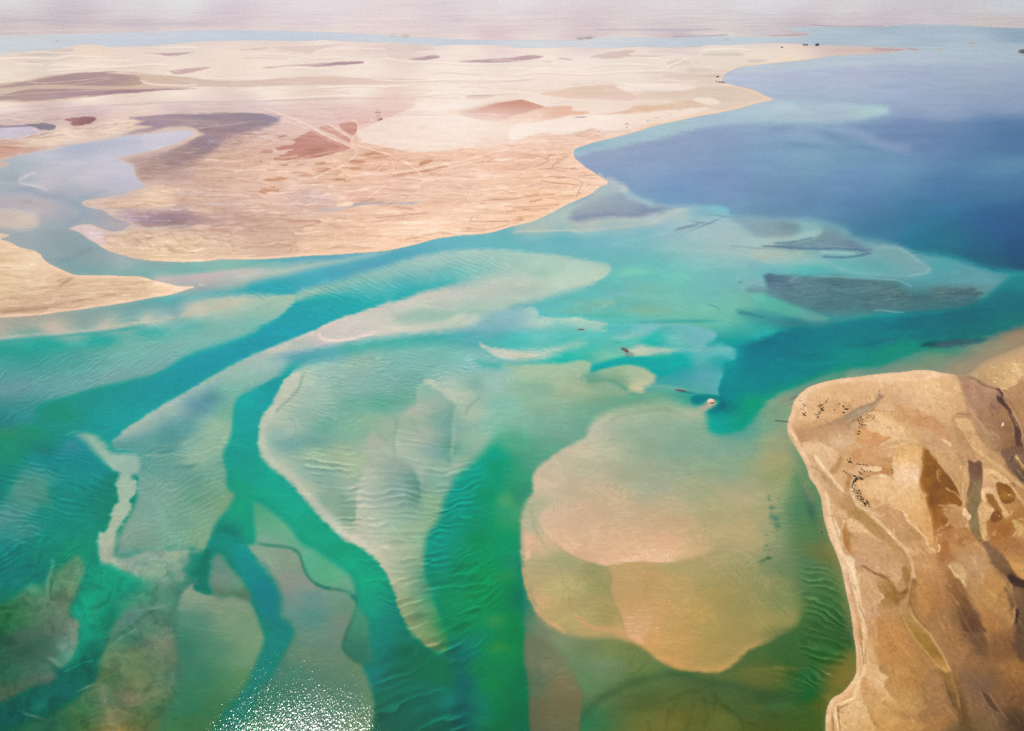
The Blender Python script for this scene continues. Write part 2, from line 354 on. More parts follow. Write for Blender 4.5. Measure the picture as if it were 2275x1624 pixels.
# -- blue channel below the desert spit and the rippled bar beside it
P(WI, "560,632 643,615 693,602 768,590 818,577 893,556 968,534 1060,524 1137,518 1260,508 1330,512 1300,545 1237,560 1137,557 1068,553 1018,556 918,571 843,596 768,618 681,643 640,656 560,655",
  "600,640:58,164,182 700,612:80,166,186 820,590:92,164,188 920,560:92,168,186 1000,545:104,176,188 1100,530:108,180,186 1250,530:112,180,188", "600,630:14 750,590:8 950,545:6 1060,523:4 1137,556:2 900,578:5 1270,540:16", 2)
P(WI, "656,656 681,643 768,618 843,596 918,571 1018,556 1068,552 1137,556 1237,566 1312,578 1345,584 1356,598 1343,616 1300,636 1237,653 1162,671 1137,677 1080,690 1000,720 900,720 780,740 700,720 640,700",
  "681,655:150,190,172 760,630:130,186,178 850,610:140,188,182 950,580:160,194,188 1050,565:166,198,190 1100,580:158,196,186 700,680:50,166,178 780,660:76,172,180 850,650:90,178,182 900,635:86,172,180 1000,610:112,184,184 1080,600:138,190,182 1200,590:172,200,188 1300,595:176,202,188 1330,600:186,206,190 1250,620:184,206,188 1150,630:190,200,186 1100,620:176,196,186 1150,655:194,204,188 1200,600:160,196,180 700,710:0,162,178", "1340,598:3 1237,563:2 1100,552:3 900,575:5 720,630:7 656,656:8 1200,665:16 1000,700:12", 2)
# -- main turquoise channel
P(WI, "568,729 618,706 651,677 680,668 740,660 818,668 880,652 960,634 1010,628 968,643 893,667 818,689 743,714 693,737 631,762 568,787 517,812 437,857 375,892 312,932 275,957 247,982 205,962 182,958 130,960 77,945 80,905 100,894 175,872 212,862 260,850 320,838 378,811 425,781 500,756 537,746",
  "660,690:10,160,176 600,730:0,156,178 700,700:0,162,178 780,690:24,166,178 860,670:60,174,182 650,740:0,156,178 560,770:0,152,174 480,790:0,152,172 450,830:0,150,168 350,870:0,148,160 250,890:0,148,150 170,900:0,144,138 140,920:0,144,122 280,930:0,156,162 200,950:0,146,146 100,930:0,140,130", "640,680:3 618,706:2 900,650:18 740,660:16 560,789:2 437,857:2 537,746:7 378,811:7 260,850:9 150,880:7 150,965:20", 2)
# -- long bar with the pale hook
P(WI, "505,818 568,787 631,761 693,736 743,713 818,688 893,666 968,641 1043,632 1137,622 1230,640 1137,676 1137,703 1118,706 1043,728 918,742 793,757 718,769 656,782 618,790 560,815 480,850",
  "620,775:200,196,178 660,765:178,186,172 720,755:206,194,186 770,730:204,196,188 820,710:202,200,190 900,680:198,198,188 960,655:196,196,184 1000,660:190,196,186 1100,650:184,196,184 1137,660:176,196,184 930,700:160,190,176 980,700:160,190,174 1040,690:168,196,180 1100,690:170,198,186 850,738:206,202,190 950,730:204,204,188 1050,710:190,202,188 560,800:165,188,176 700,772:196,188,178",
  "568,787:2 693,736:2 893,666:3 968,641:5 1043,630:16 918,742:9 1043,728:12 793,757:7 656,782:6 1137,690:16 560,815:16 1200,640:20", 1.5)
L(WI, "590,780 631,764 693,739 743,716 818,691 870,672", "226,206,188", 3, 5, 1, 0.6)
L(WI, "712,738 710,745 716,752 732,755 752,756 778,753 805,747 838,738", "236,213,200", 3.2, 3, 0.8, 0.95)
L(WI, "838,738 880,730 930,727 980,716 1040,702", "212,206,192", 5, 7, 1, 0.6)
L(WI, "885,672 930,678 990,686 1020,690", "204,202,190", 2.5, 4, 1, 0.6)
P(WI, "884,700 920,692 985,690 1008,695 1004,706 970,716 920,720 880,712", "156,188,174", 7, 2, 0.7)
B(WI, "1050,692,34,5,0:148,186,168 870,680,16,8,70:186,194,182 675,768,34,6,-14:170,184,172 760,742,40,7,-12:200,192,186", 0.6)
# -- shallow tongue at the far left
P(WI, "-80,735 0,712 100,706 250,688 400,668 520,655 618,655 645,654 656,658 650,676 618,706 568,731 520,750 425,781 350,800 200,800 -80,860",
  "0,740:170,168,154 125,738:186,182,166 40,720:160,164,152 200,712:140,164,156 230,728:190,188,172 330,712:196,196,178 300,695:120,165,162 430,692:196,194,178 500,676:184,192,174 620,670:160,190,170 600,690:148,188,172 560,720:124,182,172 430,720:110,178,172 330,735:80,172,168 230,750:60,168,164 100,760:40,162,156 0,772:50,160,152 480,740:120,180,168 380,680:116,166,170 300,770:110,174,162", "0,715:14 300,690:18 640,655:2 640,690:3 568,731:6 425,781:14 200,800:20 0,800:20 560,655:6", 2)
L(WI, "-80,762 0,752 125,741 240,729 340,712 430,696 480,684 568,664", "196,190,172", 4, 6, 1.5, 0.75)
L(WI, "-80,772 0,761 60,752 140,746 240,737 330,722", "40,158,156", 3.5, 5, 1.5, 0.55)
B(WI, "395,700,22,9,-60:128,170,176 300,712,14,2,0:116,152,160 358,702,24,10,-25:140,172,176 345,640,70,8,0:120,168,168", 0.5)
# -- rippled flats south of it
P(WI, "-80,780 0,775 200,772 420,745 500,730 567,733 537,746 425,781 378,811 330,832 240,856 175,873 100,894 80,905 75,935 0,955 -80,965",
  "0,820:82,158,156 50,780:50,158,152 150,800:84,162,156 300,790:118,176,164 450,755:130,182,170 350,810:120,168,160 250,840:120,166,158 150,850:106,160,154 30,860:104,152,150 60,920:60,142,146 0,930:50,130,136 180,862:108,164,158", "400,755:24 330,832:6 175,873:5 80,905:6 60,940:14 100,780:20", 4)
# -- bar with the straight bright crest
P(WI, "247,982 275,957 312,932 375,892 437,857 487,827 517,812 568,785 600,790 640,800 625,830 590,850 550,868 528,890 522,920 520,945 515,975 508,1000 502,1012 508,1050 510,1082 526,1096 515,1124 490,1157 475,1187 470,1218 430,1230 420,1218 300,1225 262,1215 262,1190 280,1150 292,1125 302,1100 306,1060 290,1050 311,1017 302,1008 262,998",
  "300,945:168,184,164 380,905:160,182,166 440,870:136,172,164 517,830:156,186,164 570,800:170,188,172 400,950:104,156,152 440,900:100,148,158 470,880:92,146,152 380,970:92,152,146 330,975:104,160,154 300,1000:90,152,146 350,1000:96,156,146 500,870:120,174,156 540,850:138,182,160 510,920:120,176,146 480,945:152,180,148 500,960:152,182,150 450,1000:148,180,150 430,1020:152,180,148 380,1010:110,160,142 490,1040:118,164,140 350,1040:104,158,144 420,1060:108,158,140 330,1080:122,162,142 370,1100:126,164,142 430,1100:104,154,126 480,1100:118,160,128 500,1110:124,162,120 350,1150:124,162,140 400,1160:112,156,130 450,1150:124,162,128 300,1180:130,156,132 400,1200:116,158,130 330,1205:116,152,124 440,1200:122,156,118 620,820:150,182,168",
  "247,982:3 312,932:2 437,857:2 517,812:2 522,920:6 502,1012:10 512,1090:12 485,1165:12 470,1218:12 600,850:16 300,1000:3 306,1060:4 640,800:20", 2)
L(WI, "258,978 312,936 375,896 437,861 487,831", "174,188,164", 5, 9, 1, 0.6)
L(WI, "345,975 400,955 440,930 475,880", "72,140,148", "20,8", 22, 4, 0.28)
L(WI, "402,988 430,975 462,960 500,945", "156,184,154", 3, 6, 3, 0.5)
B(WI, "372,1001,22,4,-12:70,140,144 400,1037,26,6,-6:86,146,134 392,1020,30,2,-8:96,148,136 340,1012,26,4,0:150,176,150 350,1075,20,3,0:138,168,146 425,1035,16,5,-20:84,140,132", 0.6)
# -- the curl of pale sand
P(WI, "146,966 182,960 206,963 232,980 247,1001 275,1005 302,1008 312,1017 308,1048 292,1057 304,1070 300,1097 287,1112 291,1127 275,1155 260,1182 255,1202 260,1238 300,1232 337,1218 375,1222 412,1219 422,1228 412,1256 404,1268 412,1281 396,1288 375,1274 372,1296 342,1286 300,1284 262,1276 232,1256 220,1233 216,1200 220,1182 232,1184 240,1167 250,1127 262,1114 257,1077 264,1052 245,1042 220,1018 198,994 175,974",
  "185,970:130,168,150 215,985:150,180,152 240,1020:156,182,156 255,1010:166,186,160 290,1030:150,178,156 280,1080:160,182,154 270,1120:168,184,154 255,1160:166,178,148 240,1200:170,176,146 240,1240:164,168,142 265,1265:158,164,138 300,1260:128,150,126 350,1270:122,152,122 400,1240:132,156,126 340,1235:134,156,134 330,1225:120,146,124 380,1225:140,160,128 160,965:60,148,150 390,1265:120,148,120", "170,968:5 210,1000:9 250,1045:4 262,1090:3 235,1170:3 220,1220:5 250,1270:7 300,1283:8 400,1220:4 300,1100:2 280,1150:3 258,1210:4 340,1219:4 412,1260:6", 1.5)
B(WI, "278,1228,30,14,-20:118,144,128 318,1254,14,5,0:96,134,118 350,1250,30,4,8:104,140,118 405,1247,9,9,0:92,136,116 385,1258,18,6,30:120,150,122 300,1160,10,30,20:128,160,138 268,1222,8,14,0:112,140,122", 0.7)
L(WI, "146,966 160,961 182,958", "110,166,160", 1.5, 2.5, 0.6, 0.8)
P(WI, "60,1010 110,1020 150,975 185,985 205,1010 235,1045 215,1075 190,1085 150,1090 115,1080 90,1120 60,1150 -60,1200 -60,1160 0,1118", "100,1030:40,136,146 160,1000:60,136,152 180,1040:14,134,142 100,1060:70,146,142 60,1100:92,148,132 20,1130:82,138,136 30,1170:70,132,128 150,1060:36,136,142 210,1050:0,134,142", 16, 6, 0.8)
B(WI, "60,1085,34,34,-40:94,148,134 95,1100,18,40,-20:88,144,124 20,1150,36,22,-30:86,138,132 160,985,22,10,-30:74,140,156 45,1180,50,24,-20:64,130,126", 0.55)
L(WI, "190,1058 205,1066 225,1080", "60,146,144", 1.2, 2, 1, 0.7)
# -- lower left: green gut between dull shoals
P(WI, "160,1235 175,1229 186,1245 191,1268 182,1293 172,1323 158,1345 154,1368 172,1376 181,1390 173,1404 173,1423 168,1448 154,1472 130,1490 112,1480 130,1506 120,1519 70,1534 0,1562 -80,1590 -80,1340 0,1340 40,1316 62,1298 100,1294 112,1270 125,1262 140,1252",
  "165,1250:78,128,94 175,1270:88,128,96 150,1310:92,126,92 130,1330:92,116,86 150,1380:90,112,88 170,1390:108,128,102 60,1330:70,118,86 80,1310:60,122,90 20,1350:50,104,64 20,1390:46,102,62 50,1410:62,92,74 120,1400:76,98,78 60,1450:50,84,68 100,1430:54,90,76 10,1500:46,92,70 20,1540:66,90,66 110,1460:60,92,76 150,1430:92,124,104 150,1460:70,126,100 130,1480:70,118,96 115,1510:78,96,80 60,1520:62,92,70 -60,1450:36,84,66",
  "160,1240:14 190,1268:16 172,1323:8 158,1345:5 178,1390:6 173,1423:3 155,1472:4 125,1510:10 60,1535:12 0,1340:16 62,1298:16", 2)
L(WI, "110,1242 118,1252 112,1275 104,1296 110,1330", "104,142,116", "4,2", 5, 2, 0.7)
L(WI, "117,1290 113,1310 114,1335", "40,84,60", 2, 3, 1, 0.6)
L(WI, "55,1320 75,1345 90,1330 110,1338 130,1342", "104,132,102", 1.5, 3, 1.5, 0.6)
L(WI, "45,1372 80,1362 105,1356", "104,128,92", 1.2, 2.5, 1.5, 0.6)
B(WI, "72,1310,16,12,0:88,142,108 140,1438,14,10,20:112,144,122 150,1450,12,14,30:96,138,116 165,1408,10,20,0:110,128,104 118,1467,16,7,35:100,132,110 123,1485,7,6,0:40,90,76", 0.6)
P(WI, "240,1258 280,1275 320,1300 330,1340 290,1350 262,1380 240,1400 232,1430 225,1455 200,1475 160,1486 140,1492 170,1468 182,1440 190,1400 182,1372 176,1345 190,1300 205,1280", "250,1290:0,140,104 215,1310:0,142,104 200,1350:0,144,108 210,1380:0,138,104 230,1380:0,114,84 200,1410:14,132,100 205,1440:0,104,84 180,1465:0,102,84 290,1310:40,136,104 300,1330:70,134,104 240,1340:0,130,96", 9, 3)
P(WI, "222,1452 216,1480 215,1500 190,1530 160,1556 120,1585 60,1602 -80,1650 -80,1590 0,1566 70,1535 120,1517 136,1492 170,1478 205,1464", "190,1490:0,88,78 150,1520:0,92,90 80,1560:0,84,82 20,1590:0,78,78 -60,1610:0,70,70", 12, 3)
L(WI, "140,1493 160,1484 185,1472 210,1468", "60,140,120", 1.2, 2, 1, 0.8)
B(WI, "90,1568,24,12,-40:60,104,92 75,1590,40,5,20:90,118,100 215,1352,6,34,18:80,128,92 250,1370,10,26,10:0,106,82 265,1345,20,16,0:70,128,98", 0.6)
L(WI, "50,1585 80,1592 110,1605", "96,124,104", 1.2, 2, 1, 0.7)
P(WI, "262,1375 300,1352 350,1348 378,1370 400,1440 405,1500 385,1560 350,1624 300,1680 60,1680 60,1610 110,1588 160,1560 215,1515 225,1470 235,1430", "300,1370:80,120,104 330,1390:78,116,92 300,1420:70,116,90 340,1430:100,116,90 300,1460:96,118,80 270,1480:92,118,80 350,1470:90,112,80 260,1510:84,112,72 300,1520:102,114,74 290,1550:112,110,80 330,1540:92,110,74 250,1590:110,114,74 260,1620:128,116,66 200,1580:58,104,64 180,1600:60,100,60 120,1610:44,92,66 350,1580:66,102,66 380,1500:80,112,84 230,1560:84,110,78 320,1600:80,100,58", "300,1352:14 390,1440:16 385,1560:16 225,1470:12 150,1565:10", 4)
L(WI, "378,1372 396,1420 404,1470 396,1520 380,1560 355,1600", "44,88,70", 5, 12, 3, 0.45)
L(WI, "245,1436 262,1422 285,1410 305,1395", "120,140,108", 1.6, 3, 2, 0.7)
L(WI, "243,1434 260,1418 285,1398 305,1382 340,1358 368,1366", "44,96,74", 2.5, 6, 2, 0.6)
L(WI, "305,1358 335,1352 370,1346", "110,142,118", 2, 3, 1, 0.6)
L(WI, "170,1538 195,1526 225,1520", "112,132,100", 1.5, 2.5, 1, 0.8)
L(WI, "225,1520 235,1560 245,1600 260,1640", "124,126,90", 6, 12, 3, 0.5)
for s in ("245,1450 275,1446 310,1450", "240,1474 270,1468 300,1482 350,1484", "235,1490 262,1498 290,1510", "250,1520 290,1532 330,1528", "240,1545 280,1575 330,1570", "290,1430 310,1450 330,1465", "225,1400 245,1390 262,1372", "150,1580 180,1600 210,1610", "180,1560 205,1590 220,1615"):
    L(WI, s, "62,88,58", 3, 8, 5, 0.3)
    L(WI, " ".join("%g,%g" % (a, b - 5) for a, b in pts(s)), "108,128,90", 3, 8, 5, 0.25)
# -- sandy lobe and the blue gut east of it
P(WI, "425,1300 432,1312 462,1319 492,1328 520,1325 545,1330 560,1342 568,1358 583,1393 590,1418 580,1455 568,1488 556,1525 530,1560 500,1600 480,1680 380,1680 370,1600 395,1540 400,1450 392,1380 405,1320",
  "440,1320:130,148,118 480,1340:122,140,108 530,1340:122,144,112 560,1370:112,142,104 500,1380:116,140,104 450,1380:84,130,104 540,1420:112,142,104 480,1440:80,128,98 420,1430:62,118,94 540,1470:104,140,100 460,1500:62,118,88 520,1520:76,124,80 480,1570:60,112,72 420,1570:54,112,78 420,1620:60,106,64 550,1500:84,128,84", "430,1310:3 500,1327:2 560,1345:2 588,1410:6 568,1488:14 530,1560:18 395,1400:22 395,1540:22", 1.5)
P(WI, "482,1190 500,1186 530,1196 552,1210 580,1225 568,1240 593,1268 613,1298 624,1330 623,1368 640,1380 652,1395 653,1415 637,1443 618,1478 601,1505 580,1528 560,1570 540,1680 470,1680 500,1590 535,1548 556,1520 570,1480 582,1450 590,1418 583,1393 570,1355 560,1330 540,1290 525,1262 512,1240 490,1225 470,1240 462,1215",
  "500,1200:0,128,128 540,1225:0,134,140 570,1260:0,128,138 600,1310:0,118,134 610,1350:0,116,130 600,1400:0,118,116 640,1405:10,118,124 610,1440:0,122,120 590,1490:0,118,116 560,1540:0,112,106 530,1590:0,112,98 500,1620:0,104,84 480,1215:0,122,116", "500,1190:5 570,1235:10 600,1280:16 623,1340:16 650,1400:16 620,1470:18 590,1520:18 525,1262:8 560,1320:7 588,1410:7 570,1480:14 520,1570:18", 2)
P(WI, "470,1196 488,1188 510,1190 525,1198 534,1212 512,1222 490,1224 476,1214", "500,1205:30,132,122 520,1212:10,128,124", 5, 2, 0.7)
L(WI, "476,1192 492,1187 512,1190 528,1200 536,1214 545,1211 566,1212", "96,154,134", 1.3, 2, 1, 0.7)
P(WI, "455,1224 472,1228 468,1250 463,1275 461,1298 472,1310 462,1319 440,1312 431,1305 440,1296 440,1285 425,1275 440,1256", "0,112,94", 3, 3)
P(WI, "472,1240 486,1230 500,1240 515,1262 538,1285 552,1308 558,1328 545,1332 520,1326 492,1328 474,1312 464,1292", "480,1250:96,136,116 500,1290:108,136,112 530,1300:96,140,110 545,1320:80,110,84 500,1320:86,116,88", 6, 3, rim=("120,146,118", 5, 0.3))
# -- grey-brown bar in front of the glitter
P(WI, "550,1212 568,1209 590,1214 618,1218 651,1223 668,1240 676,1265 693,1290 721,1305 756,1310 781,1325 793,1340 783,1373 768,1408 761,1435 773,1455 806,1480 821,1505 828,1538 831,1580 820,1624 800,1700 520,1700 550,1600 585,1528 601,1505 618,1478 637,1443 653,1415 652,1395 640,1380 623,1368 624,1330 613,1298 593,1268 568,1240",
  "590,1225:130,152,124 640,1250:128,146,118 640,1300:132,140,120 680,1300:128,142,120 660,1330:112,136,120 690,1325:100,136,122 650,1370:92,134,118 700,1370:80,132,118 750,1330:108,142,116 780,1340:100,140,108 750,1380:108,130,108 750,1420:102,126,104 700,1420:96,130,106 680,1460:96,126,96 740,1460:96,126,98 800,1490:96,128,92 650,1490:72,120,98 760,1520:82,118,92 700,1540:76,116,92 640,1550:60,112,88 590,1560:58,112,92 780,1560:84,122,94 820,1560:92,126,90 560,1610:60,116,84 700,1620:80,112,96 800,1620:92,122,88",
  "600,1214:2 668,1240:2 721,1306:2 783,1325:3 780,1380:4 765,1440:2 806,1480:2 829,1550:3 600,1285:16 624,1340:18 650,1400:16 610,1490:20 560,1570:22", 1.2)
P(WI, "552,1112 560,1104 575,1110 606,1130 643,1162 673,1202 708,1218 743,1245 781,1275 791,1305 786,1320 756,1309 721,1304 693,1289 677,1264 668,1239 651,1222 618,1217 590,1213 566,1211 562,1180 556,1140",
  "575,1130:86,164,126 600,1160:96,164,124 640,1200:104,162,128 700,1250:88,166,126 740,1280:92,162,120 770,1300:104,156,124 620,1208:118,160,130 660,1225:100,160,128", "575,1110:16 650,1170:16 743,1245:10 791,1300:9 721,1304:2 651,1222:2", 2)
L(WI, "570,1207 600,1212 640,1216 662,1226 669,1243 677,1267 694,1291 722,1306 750,1310 775,1318", "52,112,90", 2.4, 4, 1, 0.75)  # shadow line along the bar's edge, painted into the water colour
L(WI, "700,1296 720,1304 735,1307", "20,100,90", 2.5, 4, 1, 0.6)
L(WI, "779,1322 790,1332 796,1344", "30,100,84", 3, 4, 1, 0.7)  # painted shadow line continues round the bar's corner
P(WI, "795,1338 812,1345 825,1375 828,1420 834,1450 838,1480 828,1496 806,1478 773,1454 762,1436 769,1408 784,1373", "800,1360:76,140,108 815,1400:70,130,104 790,1440:56,110,88 820,1470:50,112,92", "795,1338:6 770,1408:3 780,1455:3 828,1420:16", 2, 0.9)  # shadow side of the bar, painted as darker green
L(WI, "784,1372 769,1408 762,1436 774,1456 800,1476", "44,92,72", 3, 6, 1, 0.5)
L(WI, "808,1482 822,1508 829,1540 831,1580", "116,138,104", 2, 3, 0.6, 0.6)
# -- deep green channels
P(WI, "568,868 600,848 640,833 660,826 636,838 618,870 593,912 581,922 575,952 573,997 591,1030 636,1065 668,1100 706,1142 743,1177 763,1197 798,1215 811,1223 836,1245 853,1268 867,1293 878,1325 886,1353 903,1388 916,1410 951,1440 985,1465 1003,1470 1015,1500 1020,1700 815,1700 828,1640 833,1580 829,1540 821,1505 812,1485 834,1470 828,1420 824,1375 800,1345 795,1310 781,1275 743,1245 708,1218 673,1202 643,1162 606,1130 575,1110 556,1112 558,1150 562,1200 535,1205 500,1185 478,1190 490,1157 515,1124 526,1096 510,1082 508,1050 502,1012 517,962 522,920 530,888",
  "600,860:0,152,162 555,890:0,164,168 590,880:0,158,168 550,940:0,160,160 545,980:0,156,150 540,1020:0,152,148 560,1060:0,156,140 530,1080:0,158,120 540,1120:0,160,118 530,1150:0,154,116 520,1180:0,120,110 550,1180:0,150,114 600,1060:0,160,138 600,1090:0,162,130 650,1130:0,162,130 680,1160:0,156,120 720,1190:0,152,116 700,1195:0,158,116 770,1230:0,150,108 780,1250:0,158,116 820,1260:0,150,112 820,1290:0,160,112 850,1320:0,140,108 800,1320:14,154,112 830,1360:0,144,112 860,1370:0,124,112 850,1400:0,122,116 840,1430:0,118,112 890,1410:0,112,92 860,1450:0,108,100 838,1500:0,110,112 900,1450:0,104,78 920,1500:0,104,74 870,1500:0,104,80 860,1560:0,100,78 950,1520:0,106,84 980,1500:0,108,70 950,1570:0,96,84 880,1600:0,92,78 930,1610:0,92,74 1000,1560:0,110,108 990,1610:0,98,80 840,1600:0,88,72",
  "590,915:3 575,960:4 580,1010:5 636,1065:10 706,1142:8 780,1205:6 853,1268:2 886,1353:2 951,1440:4 520,920:5 505,1000:9 512,1080:12 490,1150:12 560,1110:16 673,1202:18 760,1255:20 790,1310:14 828,1400:14 831,1520:6 830,1600:5 1010,1550:12", 1.5)
# -- the great central bar
P(WI, "676,812 706,805 760,795 818,781 893,772 968,766 1030,772 1066,776 1110,795 1137,800 1200,800 1240,812 1187,815 1137,823 1137,900 1110,960 1093,992 1056,1032 1018,1062 1008,1087 993,1107 988,1137 973,1167 956,1187 952,1218 950,1260 960,1290 982,1305 975,1340 985,1370 1000,1400 1003,1440 985,1452 965,1444 951,1440 916,1410 903,1388 886,1353 878,1325 867,1293 853,1268 836,1245 811,1223 798,1215 763,1197 743,1177 706,1142 668,1100 636,1065 591,1030 573,997 575,952 581,922 593,912 618,870 636,838",
  "660,840:190,196,168 630,890:188,194,166 590,930:184,190,162 580,1000:172,190,162 620,1040:180,188,160 670,1090:184,190,160 740,1165:184,188,158 790,1200:190,184,154 830,1235:188,182,148 860,1270:176,178,142 720,830:158,188,168 800,810:150,182,160 900,790:130,184,170 1000,790:126,184,170 1050,800:140,190,178 850,840:132,176,160 920,850:120,172,156 760,860:142,176,158 700,880:162,186,164 680,920:150,180,158 640,940:170,184,160 780,900:118,172,150 850,900:104,170,148 900,890:112,170,146 720,950:114,168,148 640,985:116,162,152 700,985:118,164,146 780,960:134,176,146 830,935:144,178,144 860,940:160,180,152 940,900:160,178,152 965,920:160,176,150 990,940:116,164,148 1000,1000:100,158,138 960,960:168,176,150 950,1000:166,180,154 1000,860:176,194,170 1030,880:178,190,162 1060,860:140,178,156 1100,860:160,192,172 1050,920:172,186,158 1060,980:150,182,152 1090,940:138,184,158 1137,860:160,190,168 1120,900:132,184,160 1020,1030:160,182,154 1040,1020:140,176,146 700,1010:166,186,150 740,1010:160,180,146 680,1040:148,176,152 720,1060:138,170,148 790,1030:166,182,146 780,1060:156,176,148 730,1110:140,168,142 770,1110:132,162,136 770,1150:128,158,128 800,1100:178,186,160 830,1000:166,178,152 850,1080:172,182,156 900,1060:158,172,152 930,1090:128,162,138 920,1130:140,172,144 850,1160:166,178,150 950,1110:146,176,138 970,1080:138,176,150 980,1150:132,170,130 880,1190:160,176,142 930,1170:152,174,136 950,1190:128,166,132 850,1210:176,178,148 900,1230:160,170,136 940,1240:130,162,126 900,1290:152,164,128 940,1300:96,146,116 910,1340:136,154,112 950,1350:96,148,104 930,1390:128,148,102 960,1400:100,142,92 990,1390:30,132,80 960,1430:130,146,96 990,1430:60,126,78 985,1330:10,134,96 970,1290:20,134,100",
  "676,812:8 760,795:16 1000,768:16 636,838:2 593,912:3 575,960:3 600,1040:5 668,1100:4 743,1177:4 811,1223:3 853,1268:2 886,1353:2 951,1440:3 980,1450:10 1000,1400:12 970,1290:14 956,1210:18 985,1130:18 1018,1062:22 1093,992:24 1137,900:40 1200,800:20", 1.5)
L(WI, "664,822 650,850 625,890 598,925 586,945 583,985 600,1018 640,1050 690,1105 750,1172 805,1208 842,1242", "200,196,170", "7,8", 9, 1, 0.65)
L(WI, "676,826 665,860 645,885 622,905 612,918", "118,150,134", 2.2, 5, 1, 0.6)
B(WI, "628,952,28,24,0:164,184,160 618,965,20,12,0:142,174,160", 0.7)
L(WI, "612,978 625,984 650,972 657,958 652,935 640,926", "124,158,142", 1.6, 3, 1.5, 0.5)
P(WI, "818,968 843,968 862,985 873,994 879,1010 906,1027 928,1057 934,1107 922,1162 880,1176 843,1182 800,1178 790,1170 793,1100 803,1050 813,1020", "820,1000:172,178,154 860,1000:168,178,152 820,1060:178,186,160 880,1040:152,168,150 800,1120:186,192,166 900,1090:140,168,152 800,1165:182,182,154 860,1130:162,178,152 915,1100:110,150,130 900,1150:146,174,144 930,1070:98,146,128", "792,1130:1.5 810,1020:3 860,980:6 930,1080:3 906,1030:5 850,1182:14 920,1150:10", 1.2)
P(WI, "740,1000 760,996 776,1010 800,1012 812,1004 810,1030 802,1060 796,1058 770,1056 764,1030", "750,1010:170,184,146 780,1030:174,190,150 790,1050:168,182,150", 5, 2, 0.8)
P(WI, "883,927 900,915 912,906 924,900 927,858 940,848 952,845 981,869 1006,889 1011,912 1006,960 1003,1022 990,1026 960,1025 935,1060 925,1045 895,1020 878,1004 872,980 880,955", "895,940:160,178,150 930,910:176,180,156 960,900:160,178,154 935,870:150,184,160 990,930:120,164,146 1000,1000:96,154,134 940,970:170,180,156 900,1000:172,186,158 960,1000:140,164,150 930,1030:166,184,158", "883,927:5 926,870:2 960,852:3 1008,900:2 1006,990:2 960,1025:14 890,1015:4", 1.2)
L(WI, "1009,905 1008,960 1003,1018", "176,188,160", 3, 6, 0.8, 0.6)
P(WI, "940,846 958,843 980,860 1000,866 1020,872 1046,872 1020,882 1010,895 995,884 975,868", "192,196,170", 3, 1.5, 0.85)
L(WI, "1070,880 1050,895 1040,905 1034,922", "120,152,128", 2, 4, 1, 0.5)
L(WI, "883,930 880,950 874,985 880,1005", "132,158,140", 2, 4, 1.5, 0.6)
L(WI, "915,930 924,950 930,960", "140,164,142", 2.5, 5, 1.5, 0.5)
L(WI, "838,962 850,975 866,980", "140,160,136", 2, 4, 1.5, 0.5)
L(WI, "1005,1000 985,1030 960,1045", "150,178,156", 3, 8, 3, 0.4)
# -- green channel east of it
P(WI, "1093,992 1120,960 1150,965 1180,990 1200,1015 1188,1048 1185,1087 1161,1124 1153,1187 1151,1243 1155,1305 1160,1368 1167,1468 1175,1543 1176,1600 1180,1700 1010,1700 1012,1560 1010,1500 1004,1440 1000,1400 985,1370 975,1340 978,1305 958,1285 950,1260 954,1200 973,1167 988,1137 993,1107 1008,1087 1018,1062 1056,1032",
  "1090,1010:0,160,138 1060,1045:0,160,140 1130,990:90,168,138 1170,1020:84,154,122 1100,1040:20,152,110 1140,1060:60,152,112 1050,1080:0,150,118 1020,1085:0,148,140 1010,1120:0,146,136 1080,1100:0,146,100 1120,1110:84,160,108 1140,1140:70,154,108 1160,1100:60,140,104 1000,1160:0,144,120 1060,1160:0,138,98 1110,1160:50,150,96 1060,1200:0,134,84 1120,1200:30,148,96 980,1200:0,142,122 985,1250:0,136,112 1020,1250:0,136,90 1080,1260:0,140,84 1110,1280:46,142,82 970,1290:10,132,96 1000,1320:0,134,88 1060,1320:0,138,80 1120,1330:10,132,76 1145,1330:0,118,84 1100,1380:60,140,80 1120,1390:44,134,74 1040,1370:0,130,80 1140,1400:14,128,72 1000,1400:0,124,78 1100,1440:54,132,68 1060,1420:0,124,92 1030,1450:0,112,104 1060,1480:0,118,74 1120,1460:30,128,72 1140,1500:0,124,74 1090,1520:0,126,70 1020,1520:0,100,104 1035,1580:0,92,94 1060,1560:0,112,92 1070,1600:0,114,84 1110,1560:0,118,68 1150,1560:0,112,70 1100,1610:0,108,64 1160,1500:0,112,74 1165,1600:0,104,66 1030,1630:0,90,84 1155,1250:50,138,100 1170,1610:0,108,72",
  "1093,992:24 1018,1062:20 985,1130:18 956,1210:20 970,1300:14 1000,1400:12 1012,1550:14 1130,970:28 1195,1020:20 1180,1090:12 1155,1187:8 1153,1300:5 1163,1420:6 1175,1550:12", 2)
L(WI, "1012,1440 1020,1490 1030,1540 1034,1600 1034,1680", "0,86,96", 14, 22, 5, 0.45)
